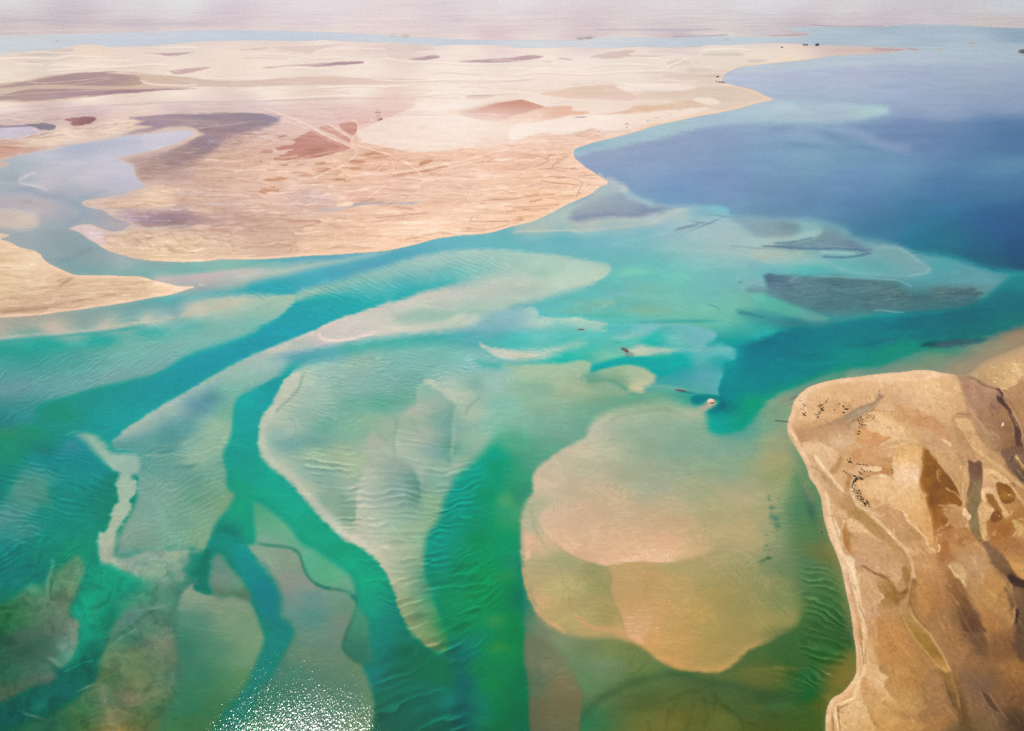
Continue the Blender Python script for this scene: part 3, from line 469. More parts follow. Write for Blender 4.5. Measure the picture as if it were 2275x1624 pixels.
# -- mid-right shoals
P(WI, "1330,385 1350,404 1377,413 1412,440 1450,452 1487,459 1542,457 1600,458 1617,468 1627,481 1700,486 1793,487 1843,496 1881,511 1893,526 1956,537 1993,548 2043,562 2106,567 2143,579 2206,599 2290,607 2256,622 2206,656 2156,683 2106,693 2031,701 1931,711 1793,736 1743,739 1706,751 1690,755 1650,745 1600,735 1500,715 1400,660 1380,600 1300,560 1150,510 1215,478 1262,453 1312,431",
  "1360,420:170,188,192 1320,460:168,186,186 1250,480:172,192,186 1200,500:184,190,182 1300,500:182,190,184 1400,490:176,192,188 1500,475:176,194,192 1560,470:138,184,196 1600,465:126,186,200 1480,500:150,186,194 1430,515:130,180,192 1330,530:122,180,190 1250,525:112,180,188 1400,540:120,182,190 1450,490:174,190,192 1550,520:160,186,190 1600,500:166,190,196 1600,540:158,188,190 1650,550:160,190,190 1700,500:150,180,190 1700,560:168,190,184 1800,570:146,186,182 1780,500:140,180,184 1850,510:120,172,182 1900,540:112,166,174 1960,560:122,168,174 2000,580:120,164,170 2050,600:100,162,172 2100,590:92,162,172 2150,600:100,158,168 2200,620:104,160,170 2240,612:90,154,162 2180,650:100,150,152 1900,590:110,180,184 1800,600:100,184,184 1706,600:118,182,188 1706,660:100,180,170 1680,640:128,176,176 1650,680:116,186,168 1600,690:120,190,172 1500,690:122,190,174 1500,620:120,194,184 1450,600:112,188,186 1600,620:120,186,186 1700,700:80,160,160 1740,725:60,140,150 1800,720:64,140,150 1900,715:70,150,152 2000,700:40,146,154 1720,740:60,166,168 1440,660:122,184,172 1550,650:120,188,184 1850,640:90,130,140 2000,670:80,120,126",
  "1330,385:3 1412,440:6 1500,459:5 1610,462:4 1700,486:5 1881,511:10 1956,537:10 2043,562:12 2143,579:12 2206,599:12 2280,607:6 2206,656:20 2031,701:9 1931,711:7 1793,736:6 1720,748:3 1600,735:30 1450,690:40 1300,560:40", 2.5)
P(WI, "1480,514 1550,490 1600,480 1627,483 1662,500 1690,510 1760,520 1860,520 1930,548 1995,548 2043,582 2066,598 2052,609 2018,614 1900,605 1818,580 1706,582 1637,562 1512,556 1412,548 1362,542 1420,530", "1550,505:160,188,194 1500,520:150,186,192 1600,520:166,190,194 1600,490:160,190,198 1650,550:160,188,188 1700,560:172,190,182 1750,565:166,190,182 1500,548:146,190,190 1420,540:128,184,190 1850,575:120,176,178 1990,570:124,168,172 1960,595:104,168,174 2040,595:124,166,170 1850,590:110,178,182", "1480,514:14 1600,480:5 1990,548:6 2060,598:3 1940,608:20 1800,580:8 1600,558:3 1450,550:8", 2, 0.85, rim=("170,200,198", 4, 0.4))
P(WI, "1272,486 1276,468 1300,455 1325,446 1352,436 1382,431 1400,441 1430,450 1452,457 1470,458 1492,461 1480,467 1450,474 1412,481 1380,480 1350,482 1312,487 1296,492", "1350,450:152,166,178 1300,470:154,166,178 1290,485:132,146,166 1350,475:146,154,172 1420,474:128,140,168 1400,465:144,158,176 1380,436:142,160,176 1470,463:124,150,178", 6, 6, 0.9)
L(WI, "1272,487 1300,481 1345,477 1390,478 1412,478 1440,471 1475,464", "130,142,168", 4, 5, 2.5, 0.7)
L(WI, "1250,500 1270,512 1300,512 1345,507 1400,502 1440,497 1470,485 1500,472 1545,459", "188,196,190", 3, 4, 1.5, 0.6)
L(WI, "1137,517 1180,513 1250,512 1290,514", "206,202,186", 2, 3, 1, 0.7)
L(WI, "1378,410 1400,432 1435,448 1450,454", "170,200,204", 5, 6, 1.5, 0.5)
L(WI, "1345,400 1372,408 1395,425", "206,206,196", 7, 8, 1.5, 0.6)
B(WI, "1532,502,26,4,-12:118,142,160 1555,494,20,3,10:130,158,168 1570,498,34,1.8,-22:112,142,162 1600,480,30,2,8:120,160,178 1510,508,14,3,-10:124,144,164", 0.8)
P(WI, "1625,491 1650,481 1706,485 1768,493 1781,511 1770,522 1756,527 1721,528 1690,526 1662,513 1645,500", "1650,490:132,166,178 1700,500:136,162,172 1750,500:116,146,156 1730,515:134,156,164", 6, 6, 0.9)
P(WI, "1740,540 1780,534 1806,524 1826,503 1856,507 1881,524 1906,541 1930,552 1925,560 1881,555 1818,558 1731,549", "1830,515:118,152,160 1850,530:120,142,156 1900,550:106,130,152 1780,542:116,146,160 1860,520:116,146,160", 6, 6, 0.9)
P(WI, "1690,531 1760,526 1800,511 1825,509 1815,524 1780,534 1720,540 1680,548 1640,545", "164,192,190", 4, 2, 0.7)
L(WI, "1716,540 1760,538 1790,532 1806,527", "94,134,150", 2.2, 3, 2, 0.8)
L(WI, "1690,547 1740,548 1800,553 1870,553 1925,556", "88,118,146", 2.2, 2.6, 1.5, 0.85)
L(WI, "1820,560 1860,561 1900,563", "156,192,192", 2.6, 3, 1.5, 0.8)
L(WI, "1826,570 1860,572 1900,569 1935,562", "84,116,144", 2, 2.6, 1.5, 0.9)
L(WI, "1620,546 1680,551 1740,553", "108,150,160", 1, 2, 2, 0.6)
P(WI, "1694,611 1720,610 1762,612 1790,613 1856,616 1930,620 1981,622 2005,627 2012,645 2031,652 2081,636 2120,638 2156,640 2170,650 2175,668 2151,684 2110,691 2056,696 2006,697 1931,694 1881,703 1831,696 1781,683 1743,669 1706,656 1680,652 1657,646 1672,640 1702,642 1700,625",
  "1712,618:80,106,128 1730,630:92,120,136 1800,620:96,128,138 1760,650:92,124,134 1850,640:88,124,132 1850,670:84,124,132 1950,630:86,118,124 1950,670:84,118,124 1900,690:86,130,136 2000,650:88,120,124 2050,660:76,116,122 2030,640:80,140,144 2120,650:84,114,120 2150,670:70,108,118 2080,680:76,118,124 1680,650:96,132,146 2100,645:96,124,126", "1720,612:3 1900,618:3 2008,640:6 2060,640:10 2160,645:12 2165,675:10 2050,697:9 1931,695:7 1780,683:9 1700,655:7 1670,645:7", 6, 0.93)
L(WI, "1756,624 1764,618 1775,612", "120,160,160", 2.4, 3, 1.5, 0.8)
L(WI, "1800,613 1900,617 1981,621 2010,628 2030,640", "128,190,190", 1.6, 2.5, 1, 0.6)
L(WI, "1995,548 2043,580 2066,598 2052,608 2015,614", "144,186,186", 1.8, 3.5, 1.2, 0.7)
L(WI, "1940,690 1960,689 1985,693 2010,695", "120,172,170", 1.6, 2.2, 1.5, 0.8)
L(WI, "1945,699 2000,702 2060,700 2100,692", "60,158,160", 3, 5, 2, 0.6)
L(WI, "2140,652 2160,654 2185,650", "70,104,112", 2.4, 3.5, 2.5, 0.7)
L(WI, "2100,640 2140,644 2165,642", "74,108,114", 2, 3, 2.5, 0.6)
P(WI, "1690,650 1706,661 1743,671 1781,686 1820,698 1845,710 1806,717 1770,708 1743,702 1706,690 1660,672 1640,660", "1706,670:100,182,168 1750,690:98,176,162 1810,705:110,168,162 1660,662:118,182,170", 4, 3, 0.9)
P(WI, "1640,688 1680,692 1720,704 1780,712 1820,716 1900,712 1930,712 1880,722 1820,730 1790,736 1760,733 1720,722 1680,712 1650,702", "1700,705:76,148,152 1760,722:66,130,140 1850,720:70,138,146 1660,697:80,150,154", 5, 5, 0.85)
L(WI, "1640,693 1670,698 1700,708", "60,124,136", 2, 3, 3, 0.8)
L(WI, "1570,676 1590,682 1600,688", "84,148,148", 1.4, 2, 1.5, 0.7)
L(WI, "1640,628 1650,625", "60,130,130", 1.6, 2, 1, 0.5)
B(WI, "1330,672,55,12,-4:146,178,152 1430,690,60,9,0:138,178,150 1405,605,40,9,-4:136,204,172 1370,652,34,7,0:124,178,184 1280,690,60,7,0:128,180,162 1330,700,60,4,0:96,176,158 1500,712,60,4,0:80,166,168 1450,716,40,3,0:64,158,164 1550,713,50,4,0:60,160,166", 0.55)
# -- overlapping lenses of fine sand in the middle
P(WI, "1080,700 1137,688 1170,681 1188,684 1197,694 1195,704 1225,706 1275,705 1312,713 1348,717 1337,729 1347,734 1320,733 1262,730 1187,730 1137,732 1060,735", "1150,690:146,188,194 1180,690:160,198,194 1200,715:172,202,190 1270,712:166,204,190 1330,718:160,202,186 1130,715:136,180,190 1250,727:130,196,188 1080,720:130,180,186", "1137,688:6 1190,688:2 1275,705:2 1340,716:4 1262,730:10 1090,720:18", 1.5)
L(WI, "1196,703 1225,708 1275,708 1312,715 1340,720", "186,206,188", 2.4, 4, 1, 0.6)
B(WI, "1290,732,10,1.6,-2:146,124,118", 0.9)
P(WI, "1352,727 1362,723 1420,720 1467,719 1469,726 1462,733 1430,744 1387,754 1362,753 1350,742", "1380,735:98,184,186 1440,724:128,186,190 1390,750:134,194,182 1450,730:120,186,188", 3, 1.5)
P(WI, "1462,728 1475,723 1505,720 1530,722 1556,727 1588,740 1582,756 1573,768 1600,765 1625,771 1642,788 1632,811 1612,840 1600,862 1596,878 1570,875 1537,874 1500,868 1470,862 1440,868 1430,862 1457,834 1450,822 1500,806 1487,790 1440,770 1420,757 1440,745", "1500,730:108,180,184 1560,740:122,184,192 1500,755:118,188,182 1550,770:112,180,184 1450,755:60,182,178 1620,785:104,182,186 1600,800:62,166,172 1560,795:98,178,178 1500,800:20,166,170 1500,830:64,160,172 1560,840:96,166,178 1470,850:76,160,164 1590,850:96,172,178 1540,865:90,170,168 1600,775:120,188,188", "1475,723:2 1530,722:2 1585,738:3 1580,762:7 1640,788:3 1615,835:4 1596,870:2 1540,875:3 1470,865:7 1450,822:4 1480,780:12", 1.5, rim=("140,196,196", 3, 0.3))
P(WI, "1398,778 1410,771 1430,768 1470,771 1530,776 1580,776 1530,780 1462,786 1420,792 1404,790", "1420,778:190,202,180 1470,780:168,196,178 1530,778:132,188,184", 4, 1.5)
P(WI, "1310,830 1312,815 1330,806 1365,797 1400,793 1440,794 1487,796 1520,806 1535,812 1500,822 1457,832 1440,818 1410,811 1387,810 1350,817", "1350,806:0,166,172 1420,800:0,168,172 1470,810:0,168,172 1320,822:0,162,170 1510,812:40,168,172", "1400,793:3 1330,806:5 1500,800:8 1350,817:2", 1.5)
P(WI, "1060,800 1120,806 1200,803 1260,796 1320,788 1370,776 1390,784 1360,796 1310,806 1290,812 1240,810 1180,812 1130,818 1080,815", "1100,806:80,178,176 1200,806:20,170,172 1280,796:50,180,172 1340,790:120,190,168", 6, 3, 0.85)
P(WI, "1066,760 1078,766 1100,772 1137,777 1200,776 1240,768 1290,758 1300,765 1260,776 1240,786 1210,794 1160,798 1125,799 1100,790 1082,778 1070,772", "1080,770:196,204,182 1120,788:202,204,184 1180,786:196,202,182 1230,778:176,200,182 1270,766:160,200,184", "1066,762:2 1100,772:3 1200,775:8 1280,764:9 1180,797:4 1100,792:2", 2.5)
P(WI, "1297,839 1300,832 1325,822 1350,818 1387,812 1410,813 1432,819 1445,827 1457,834 1455,846 1445,855 1430,862 1428,872 1412,871 1397,867 1388,856 1375,849 1358,844 1342,843 1312,848", "1400,825:166,190,156 1350,830:146,180,150 1440,840:180,192,160 1410,860:196,194,158 1385,850:124,160,132 1360,838:124,164,136 1320,840:110,164,142 1420,868:200,194,160", "1350,818:2 1410,813:2 1452,830:4 1440,856:5 1397,867:2 1350,843:3 1300,838:4", 1.2)
P(WI, "1120,812 1187,808 1240,808 1290,800 1310,806 1311,818 1306,826 1290,834 1290,845 1300,852 1330,846 1350,849 1370,856 1388,868 1395,875 1370,880 1250,880 1137,860 1137,830", "1180,825:166,192,164 1290,815:158,190,160 1250,850:166,186,156 1280,870:166,182,150 1310,850:140,172,142 1340,865:140,174,146 1200,860:138,176,152", "1187,808:5 1309,812:2 1290,836:3 1340,847:3 1385,866:4 1250,880:30 1150,860:30", 1.2)
L(WI, "1288,832 1293,846 1310,848 1345,844 1372,852 1390,866", "92,148,124", 2.4, 5, 1, 0.55)
B(WI, "1286,834,5,6,30:186,196,160 1270,862,30,12,-30:170,184,152 1250,880,40,16,-25:150,178,150", 0.6)
L(WI, "1430,861 1460,858 1485,859 1515,865 1540,873", "132,184,162", 3, 5, 1, 0.7)
B(WI, "1512,867,11,1.8,5:132,104,92 1528,871,22,3.4,8:44,128,136", 0.85)
L(WI, "1380,775 1388,776 1396,783", "128,76,74", 2.4, 1.6, 0.3, 0.9)
B(WI, "1403,787,7,5,20:122,140,124 1394,788,6,5,40:140,132,124", 0.7)
B(WI, "1362,757,3,3,60:128,152,124 1372,761,7,1.6,0:66,160,156", 0.7)
# -- pool round the small rock
P(WI, "1536,890 1540,882 1552,878 1575,877 1592,880 1600,886 1590,890 1575,890 1562,896 1548,899 1538,897", "1550,890:0,124,140 1575,882:0,132,144 1590,884:0,120,134", 2, 0.6)
P(WI, "1566,895 1578,889 1590,893 1588,902 1575,911 1562,916 1548,916 1556,905", "1575,900:180,168,150 1565,908:176,166,148 1552,914:150,168,144", 4, 1)
P(WI, "1612,806 1632,800 1650,776 1690,754 1720,744 1760,736 1800,733 1900,760 1886,814 1868,842 1831,848 1800,854 1768,862 1735,868 1706,888 1675,921 1657,943 1625,958 1575,959 1562,946 1567,920 1582,908 1600,893 1597,878 1596,862 1606,838", "1640,830:0,138,150 1700,800:0,122,142 1680,860:0,140,146 1620,880:0,136,146 1600,930:0,156,150 1640,930:0,150,130 1670,890:0,150,124 1720,850:0,140,132 1780,820:0,140,136 1850,800:0,146,130 1760,780:0,118,138 1605,905:0,112,126 1580,940:0,158,148 1630,800:10,152,160 1830,840:40,150,124", "1612,812:4 1598,862:2 1597,885:2 1575,915:3 1562,945:8 1600,960:7 1650,950:10 1690,900:12 1735,868:14 1830,848:9 1880,820:9", 2)
B(WI, "1604,897,6,11,-20:0,104,122 1600,886,8,3,20:0,112,130", 0.7)
P(WI, "1706,751 1743,738 1793,735 1931,711 2031,701 2106,693 2156,683 2206,655 2256,612 2320,604 2400,600 2400,690 2275,722 2200,740 2100,760 2031,776 1981,792 1886,814 1830,830 1760,850 1700,860 1660,860 1650,776 1690,757", "1750,770:0,118,138 1850,740:0,124,142 1950,720:0,122,140 2050,710:0,110,130 2150,700:0,104,122 2230,660:0,114,130 2265,620:0,136,146 2265,680:0,110,126 1950,760:0,124,136 2050,750:0,116,128 2150,730:0,110,120 1900,790:0,140,138 1980,780:0,140,124 2030,768:10,140,124 2250,715:30,118,124 1800,800:0,126,138 1720,830:0,132,146", "1706,751:3 1850,727:5 2031,701:6 2156,683:8 2206,655:14 2256,612:12 2240,730:14 2100,762:14 2031,776:12 1900,810:10 1660,800:30", 2)
L(WI, "1860,768 1920,766 1990,752 2040,745", "0,104,122", 3, 7, 3, 0.5)
B(WI, "1800,788,24,3,-8:0,104,120 1820,806,50,6,-4:30,146,146 2000,725,60,8,-4:0,104,128", 0.5)
P(WI, "2047,766 2060,762 2090,757 2130,753 2160,750 2198,750 2180,758 2150,765 2120,770 2090,774 2066,772 2050,769", "2055,766:34,80,84 2090,765:66,98,104 2150,758:62,98,104 2185,753:50,104,110", 2.5, 2.5)
# -- big warm shoal
P(WI, "1297,974 1310,947 1332,924 1375,909 1437,897 1480,892 1530,900 1560,908 1575,930 1580,960 1620,985 1680,985 1720,970 1746,960 1760,1000 1760,1040 1750,1080 1740,1130 1740,1180 1750,1230 1765,1290 1780,1343 1768,1388 1743,1405 1706,1425 1662,1445 1625,1478 1600,1493 1562,1495 1500,1488 1462,1468 1437,1448 1400,1430 1362,1420 1300,1418 1250,1408 1212,1388 1187,1348 1165,1293 1160,1243 1158,1187 1161,1132 1184,1089 1185,1054 1200,1034 1250,999",
  "1320,960:190,188,160 1340,930:182,186,156 1400,925:164,182,152 1440,905:154,178,146 1500,900:156,178,146 1400,960:150,172,144 1350,950:168,176,150 1480,950:146,172,146 1540,920:166,180,150 1550,950:132,168,138 1500,1000:134,166,140 1430,990:146,168,138 1350,990:180,182,150 1290,1000:196,184,152 1240,1030:192,180,150 1300,1040:184,178,146 1210,1060:198,180,148 1220,1085:206,184,152 1300,1080:192,174,140 1400,1050:166,170,138 1450,1080:164,168,138 1550,1040:146,166,132 1600,1000:130,164,138 1650,1000:130,162,134 1620,1040:142,166,132 1720,1000:150,160,118 1700,1060:160,164,120 1740,1060:146,156,108 1600,1100:176,168,126 1650,1110:178,166,126 1560,1100:160,166,128 1600,1150:176,162,116 1650,1170:186,166,118 1690,1130:168,162,116 1700,1180:160,158,112 1720,1220:140,146,104 1500,1120:186,170,132 1350,1110:196,172,134 1180,1120:176,176,138 1190,1170:180,176,140 1170,1200:222,178,142 1260,1170:214,180,142 1300,1150:206,174,138 1400,1180:208,174,136 1500,1180:212,174,132 1480,1220:220,176,134 1560,1200:188,166,118 1620,1220:172,160,112 1300,1215:212,174,134 1200,1215:204,174,136 1200,1250:180,168,122 1250,1240:166,162,118 1320,1265:152,148,98 1340,1300:152,148,92 1250,1300:184,170,114 1200,1290:182,164,114 1230,1350:182,160,104 1300,1330:168,154,100 1290,1380:176,158,102 1350,1370:162,146,90 1330,1410:188,158,102 1200,1340:196,162,112 1400,1290:192,158,106 1400,1260:180,160,104 1480,1290:184,154,96 1500,1250:176,160,106 1450,1350:194,154,98 1420,1380:206,160,108 1450,1420:204,158,96 1500,1420:190,152,90 1500,1470:188,148,86 1560,1480:176,148,86 1550,1360:184,152,90 1600,1320:166,148,88 1600,1400:168,148,86 1580,1250:172,156,106 1640,1270:156,148,96 1660,1350:154,144,88 1650,1420:164,144,84 1700,1300:146,142,92 1700,1380:160,146,86 1740,1330:130,138,86 1740,1380:146,140,84 1730,1260:120,136,92 1740,1410:120,124,72",
  "1297,974:4 1310,947:6 1332,924:9 1400,903:14 1480,892:20 1570,925:16 1620,985:22 1700,975:24 1250,999:3 1200,1034:4 1185,1075:3 1163,1125:5 1158,1187:6 1160,1243:4 1187,1348:7 1250,1405:8 1362,1420:7 1450,1458:4 1562,1495:3 1630,1475:3 1706,1425:4 1768,1388:6 1790,1343:22 1765,1290:30 1745,1200:34 1740,1120:36 1755,1040:20 1750,970:16", 1.5)
L(WI, "1345,940 1380,922 1420,915 1470,910 1500,913", "134,154,126", 2.5, 7, 1.5, 0.5)
L(WI, "1350,978 1365,976 1385,982", "130,150,126", 1.6, 3, 1, 0.5)
L(WI, "1320,966 1345,945 1385,926", "176,176,148", 5, 9, 1, 0.4)
L(WI, "1188,1091 1230,1090 1280,1095 1340,1100", "178,172,138", 2, 7, 2, 0.5)
L(WI, "1160,1250 1166,1290 1176,1322 1190,1352 1212,1378 1235,1390 1250,1402", "212,166,116", 3, 4, 1, 0.8)
L(WI, "1163,1140 1160,1180 1160,1240", "206,176,138", 2.6, 4, 1, 0.6)
L(WI, "1230,1385 1240,1395 1258,1408", "214,168,116", 4, 5, 1, 0.6)
L(WI, "1270,1367 1290,1378 1310,1392 1340,1398 1370,1402 1393,1408 1410,1420 1437,1440", "208,160,106", 4.5, 5, 1, 0.75)
L(WI, "1393,1408 1412,1420 1437,1440 1470,1463 1520,1482 1560,1488 1600,1486 1625,1472 1662,1440 1700,1420", "208,160,96", 6, 8, 1, 0.5)
L(WI, "1437,900 1330,920", "180,184,154", 2, 4, 1, 0.3)
P(WI, "1352,1258 1375,1250 1400,1248 1450,1249 1500,1247 1537,1240 1570,1226 1580,1215 1560,1190 1520,1150 1430,1140 1330,1128 1260,1124 1205,1134 1196,1148 1200,1168 1215,1190 1240,1214 1262,1228 1290,1241 1325,1253",
  "1220,1150:208,180,146 1260,1190:214,178,140 1300,1150:204,174,138 1320,1230:212,174,134 1400,1150:196,170,132 1400,1200:214,176,134 1450,1240:224,184,142 1500,1200:216,174,132 1500,1160:196,168,126 1550,1200:192,166,120 1550,1225:206,174,126 1360,1250:222,180,140", "1200,1150:3 1240,1213:2 1300,1244:1.5 1360,1256:1.5 1450,1249:1.5 1537,1240:4 1575,1220:10 1540,1170:20 1430,1140:24 1300,1126:24", 1)
L(WI, "1196,1150 1200,1170 1215,1192 1240,1216 1262,1230 1290,1243 1325,1255 1352,1260 1375,1252 1400,1250 1450,1251 1500,1249", "146,138,92", 1, 3, 0.8, 0.3)
L(WI, "1360,1256 1400,1247 1450,1247 1490,1246", "232,192,154", 1.6, 2, 0.6, 0.8)
P(WI, "1352,1258 1400,1250 1450,1250 1460,1300 1440,1400 1420,1426 1410,1420 1392,1408 1382,1373 1370,1348 1357,1315 1360,1283", "1370,1290:196,160,106 1400,1350:198,156,102 1400,1400:212,166,118 1440,1320:190,154,98", "1355,1290:1.5 1375,1360:1.5 1392,1408:2 1450,1300:26 1400,1250:2", 1, 0.8)
L(WI, "1352,1262 1358,1283 1355,1315 1368,1350 1380,1375 1389,1406", "146,134,84", 1.6, 6, 0.8, 0.3)
P(WI, "1392,1408 1400,1407 1425,1418 1432,1430 1420,1428 1404,1418", "222,172,126", 2.5, 0.6, 0.8)
P(WI, "1168,1228 1176,1222 1179,1236 1170,1240", "232,184,152", 2, 0.5, 0.9)
for k in range(46):
    rr = random.Random(k)
    x = 1378 + 108 * rr.random(); y = 1247 - (rr.random() ** 1.3) * (6 + 30 * math.exp(-((x - 1445) / 30) ** 2))
    dx = rr.uniform(3, 9); a = rr.choice([-0.35, -0.3, 1.2, 1.35, -0.4])
    L(WI, "%g,%g %g,%g" % (x, y, x + dx * math.cos(a), y + dx * math.sin(a)), "234,196,160", 0.8, 1.2, 0, 0.75, False)
for k in range(30):
    rr = random.Random(100 + k)
    y = rr.choice([1355, 1372, 1386, 1392, 1396, 1400, 1402]) + rr.uniform(-2, 2); x = 1384 + rr.random() ** 1.6 * 80
    L(WI, "%g,%g %g,%g" % (x, y, x + rr.uniform(3, 14), y - 0.6), "230,182,134", 0.7, 1.2, 0, 0.7, False)
P(WI, "1537,1242 1575,1224 1600,1212 1640,1200 1620,1222 1590,1235 1560,1246 1510,1249", "172,150,102", 4, 2, 0.4)
L(WI, "1500,1248 1540,1240 1575,1226 1600,1218 1640,1222 1670,1240 1690,1260", "192,170,120", 1.5, 3, 1.5, 0.5)
L(WI, "1180,1130 1185,1160 1196,1190 1215,1222", "150,150,108", 2, 6, 1, 0.35)
for s in ("1172,1243 1200,1246 1245,1247", "1180,1270 1200,1272 1240,1271", "1180,1258 1215,1262", "1255,1290 1262,1320 1268,1365", "1240,1250 1250,1300 1246,1340", "1540,1305 1560,1300 1600,1298", "1420,1268 1440,1262 1460,1270", "1430,1290 1436,1300 1428,1320"):
    L(WI, s, "146,142,92", 1.4, 5, 3, 0.35)
L(WI, "1520,1040 1560,1080 1600,1110 1640,1150 1660,1180", "144,150,106", 3, 12, 3, 0.4)
L(WI, "1540,1045 1640,1052 1710,1062", "136,152,112", 2, 8, 2, 0.35)
P(WI, "1600,1030 1620,1020 1640,1022 1652,1040 1680,1060 1706,1072 1750,1070 1760,1030 1740,975 1720,960 1700,975 1690,1010 1665,1018 1640,1015 1610,1020", "1640,1030:140,166,128 1700,1040:160,162,114 1720,1020:164,160,112 1740,1050:150,154,104 1710,985:150,160,120", "1620,1022:8 1680,1062:3 1730,1072:6 1750,1000:14 1700,985:18", 2, 0.85)
P(WI, "1500,1100 1540,1060 1570,1075 1610,1110 1660,1150 1690,1180 1700,1215 1660,1230 1620,1200", "1600,1130:174,166,120 1660,1190:188,166,116 1560,1085:168,168,126", "1560,1070:12 1640,1140:5 1690,1190:8 1600,1190:24", 3, 0.5)
# -- weed on the bottom east of the shoal
for k in range(26):
    rr = random.Random(200 + k)
    t = rr.random(); x = 1714 + 12 * math.sin(t * 5) + rr.uniform(-16, 16); y = 1100 + 160 * t
    B(WI, "%g,%g,%g,%g,%g:%s" % (x, y, rr.uniform(2.5, 6), rr.uniform(1.5, 3), rr.uniform(-30, 30), "60,112,86"), 0.38)
B(WI, "1722,1150,12,9,20:62,118,94 1726,1168,9,8,0:60,114,90 1716,1128,9,5,0:64,120,94 1700,1245,16,3,-20:70,104,72 1710,1240,8,3,0:50,92,66 1800,1125,9,34,-14:62,96,84 1788,1090,8,22,-10:84,124,100 1826,1170,10,30,-10:110,122,84 1889,1410,6,16,0:40,76,58 1825,1162,2,2,0:60,80,60", 0.6)
# -- south-east greens
L(WI, "1285,1610 1310,1575 1345,1545 1400,1518 1450,1503 1500,1502 1550,1510 1620,1522 1720,1545 1800,1560", "58,88,58", 6, 14, 3, 0.6)
P(WI, "1237,1443 1267,1483 1287,1523 1293,1555 1287,1624 1280,1700 1182,1700 1178,1540 1168,1470 1175,1420 1200,1430", "1200,1460:112,116,88 1230,1480:118,122,90 1240,1530:120,112,82 1260,1580:114,106,74 1220,1600:108,104,78 1190,1520:84,110,84 1185,1600:96,100,76", "1240,1450:10 1290,1530:2 1290,1600:2 1175,1500:14 1200,1430:16", 1.2, 0.85)
P(WI, "1400,1430 1437,1450 1462,1470 1500,1490 1562,1497 1620,1494 1706,1484 1740,1480 1740,1500 1640,1506 1560,1506 1500,1502 1420,1500 1395,1470", "1420,1450:122,126,70 1500,1495:66,100,62 1460,1480:100,124,70 1600,1500:90,108,60 1700,1492:106,112,60", "1437,1448:3 1562,1496:2 1640,1490:3 1420,1500:12 1650,1506:9", 1.2, 0.75)
L(WI, "1395,1500 1420,1488 1435,1470", "74,96,56", 1.5, 5, 1, 0.5)
P(WI, "1362,1421 1300,1420 1220,1398 1195,1370 1190,1400 1230,1430 1260,1470 1290,1510 1340,1520 1420,1480 1440,1458 1410,1432", "1350,1440:122,132,80 1300,1440:112,130,86 1250,1420:124,142,104 1330,1480:114,136,98 1300,1500:100,132,92 1400,1460:108,122,72 1210,1400:118,132,100", "1362,1421:4 1220,1398:6 1195,1380:9 1250,1460:12 1300,1515:20 1420,1480:12", 1.2, 0.8)
for s in ("1480,1560 1520,1540 1560,1535", "1485,1570 1482,1600 1478,1640", "1560,1545 1570,1580 1562,1620", "1500,1560 1490,1590", "1580,1530 1610,1570 1650,1600 1720,1620", "1590,1540 1580,1590", "1540,1560 1530,1600 1520,1640", "1650,1550 1690,1580 1740,1590", "1440,1600 1450,1640", "1600,1560 1640,1590 1660,1640"):
    L(WI, s, "62,76,34", 2, 7, 4, 0.45)
B(WI, "1500,1600,40,26,-40:112,110,52 1600,1590,40,14,20:104,110,54 1680,1570,36,10,20:96,104,54 1440,1600,24,20,0:96,112,58 1545,1580,20,20,0:106,108,50", 0.4)
L(WI, "1660,1490 1720,1484 1780,1486", "126,124,66", 2, 5, 1, 0.5)
B(WI, "1722,1545,50,12,-6:56,84,50 1700,1512,26,8,0:100,106,60 1790,1590,50,14,0:62,90,44 1720,1590,30,16,0:66,86,44 1830,1320,24,60,-14:66,110,62 1800,1300,20,40,-14:74,118,74 1820,1420,26,40,-6:60,104,52", 0.4)
L(WI, "1706,1495 1735,1520 1760,1530 1790,1535", "96,116,70", 1.4, 4, 2, 0.5)
# shallow rims along the eastern beach
L(WI, "1735,940 1745,980 1760,1010 1778,1050 1795,1090 1808,1120", "150,146,112", 7, 12, 2, 0.5)
L(WI, "1730,905 1750,880 1790,856 1830,840 1880,828 1950,822 2040,816 2120,822", "132,142,124", 7, 12, 2, 0.55)
L(WI, "1830,1200 1855,1240 1872,1300 1884,1360 1893,1420", "132,126,76", 8, 14, 2, 0.5)
L(WI, "1893,1440 1880,1490 1855,1530 1835,1560", "138,118,58", 12, 22, 2, 0.6)
L(WI, "2120,826 2180,812 2240,775 2290,745", "166,146,118", 10, 18, 2, 0.65)
B(WI, "1762,884,12,4,-30:96,104,90 1764,898,10,4,0:110,116,98 1800,862,34,3,-20:92,110,100 1850,846,20,3,-8:96,110,98", 0.6)
# -- ripples
R("560,640 700,632 900,580 1010,552 1100,560 1130,590 1000,625 900,650 780,680 650,700", 9, 24, 29.9, 20, 0.744, 1.76, 5)
R("640,690 760,660 900,640 1000,640 800,700 600,770 400,850 200,940 150,930 300,880 480,790", 9, 14, 10.35, 20, 0.868, 1.76, 6)
R("-60,800 300,790 400,770 330,838 175,880 90,900 70,950 -60,960", 9, -28, 20.7, 14, 0.744, 1.65, 7)
R("60,760 350,740 500,740 430,780 330,820 100,840", 11, -20, 10.35, 20, 0.868, 1.65, 8)
R("40,1020 110,1010 180,1000 230,1060 240,1120 150,1160 90,1200 -60,1250 -60,1130", 12, 14, 27.6, 24, 0.744, 1.65, 9)
R("0,960 120,940 240,985 160,1000 60,1050 -60,1080", 9, 4, 8.05, 20, 0.868, 1.65, 10)
R("310,1000 420,990 500,960 510,1080 480,1160 420,1218 280,1210 300,1110 310,1060", 11, -22, 17.25, 16, 0.93, 1.65, 12)
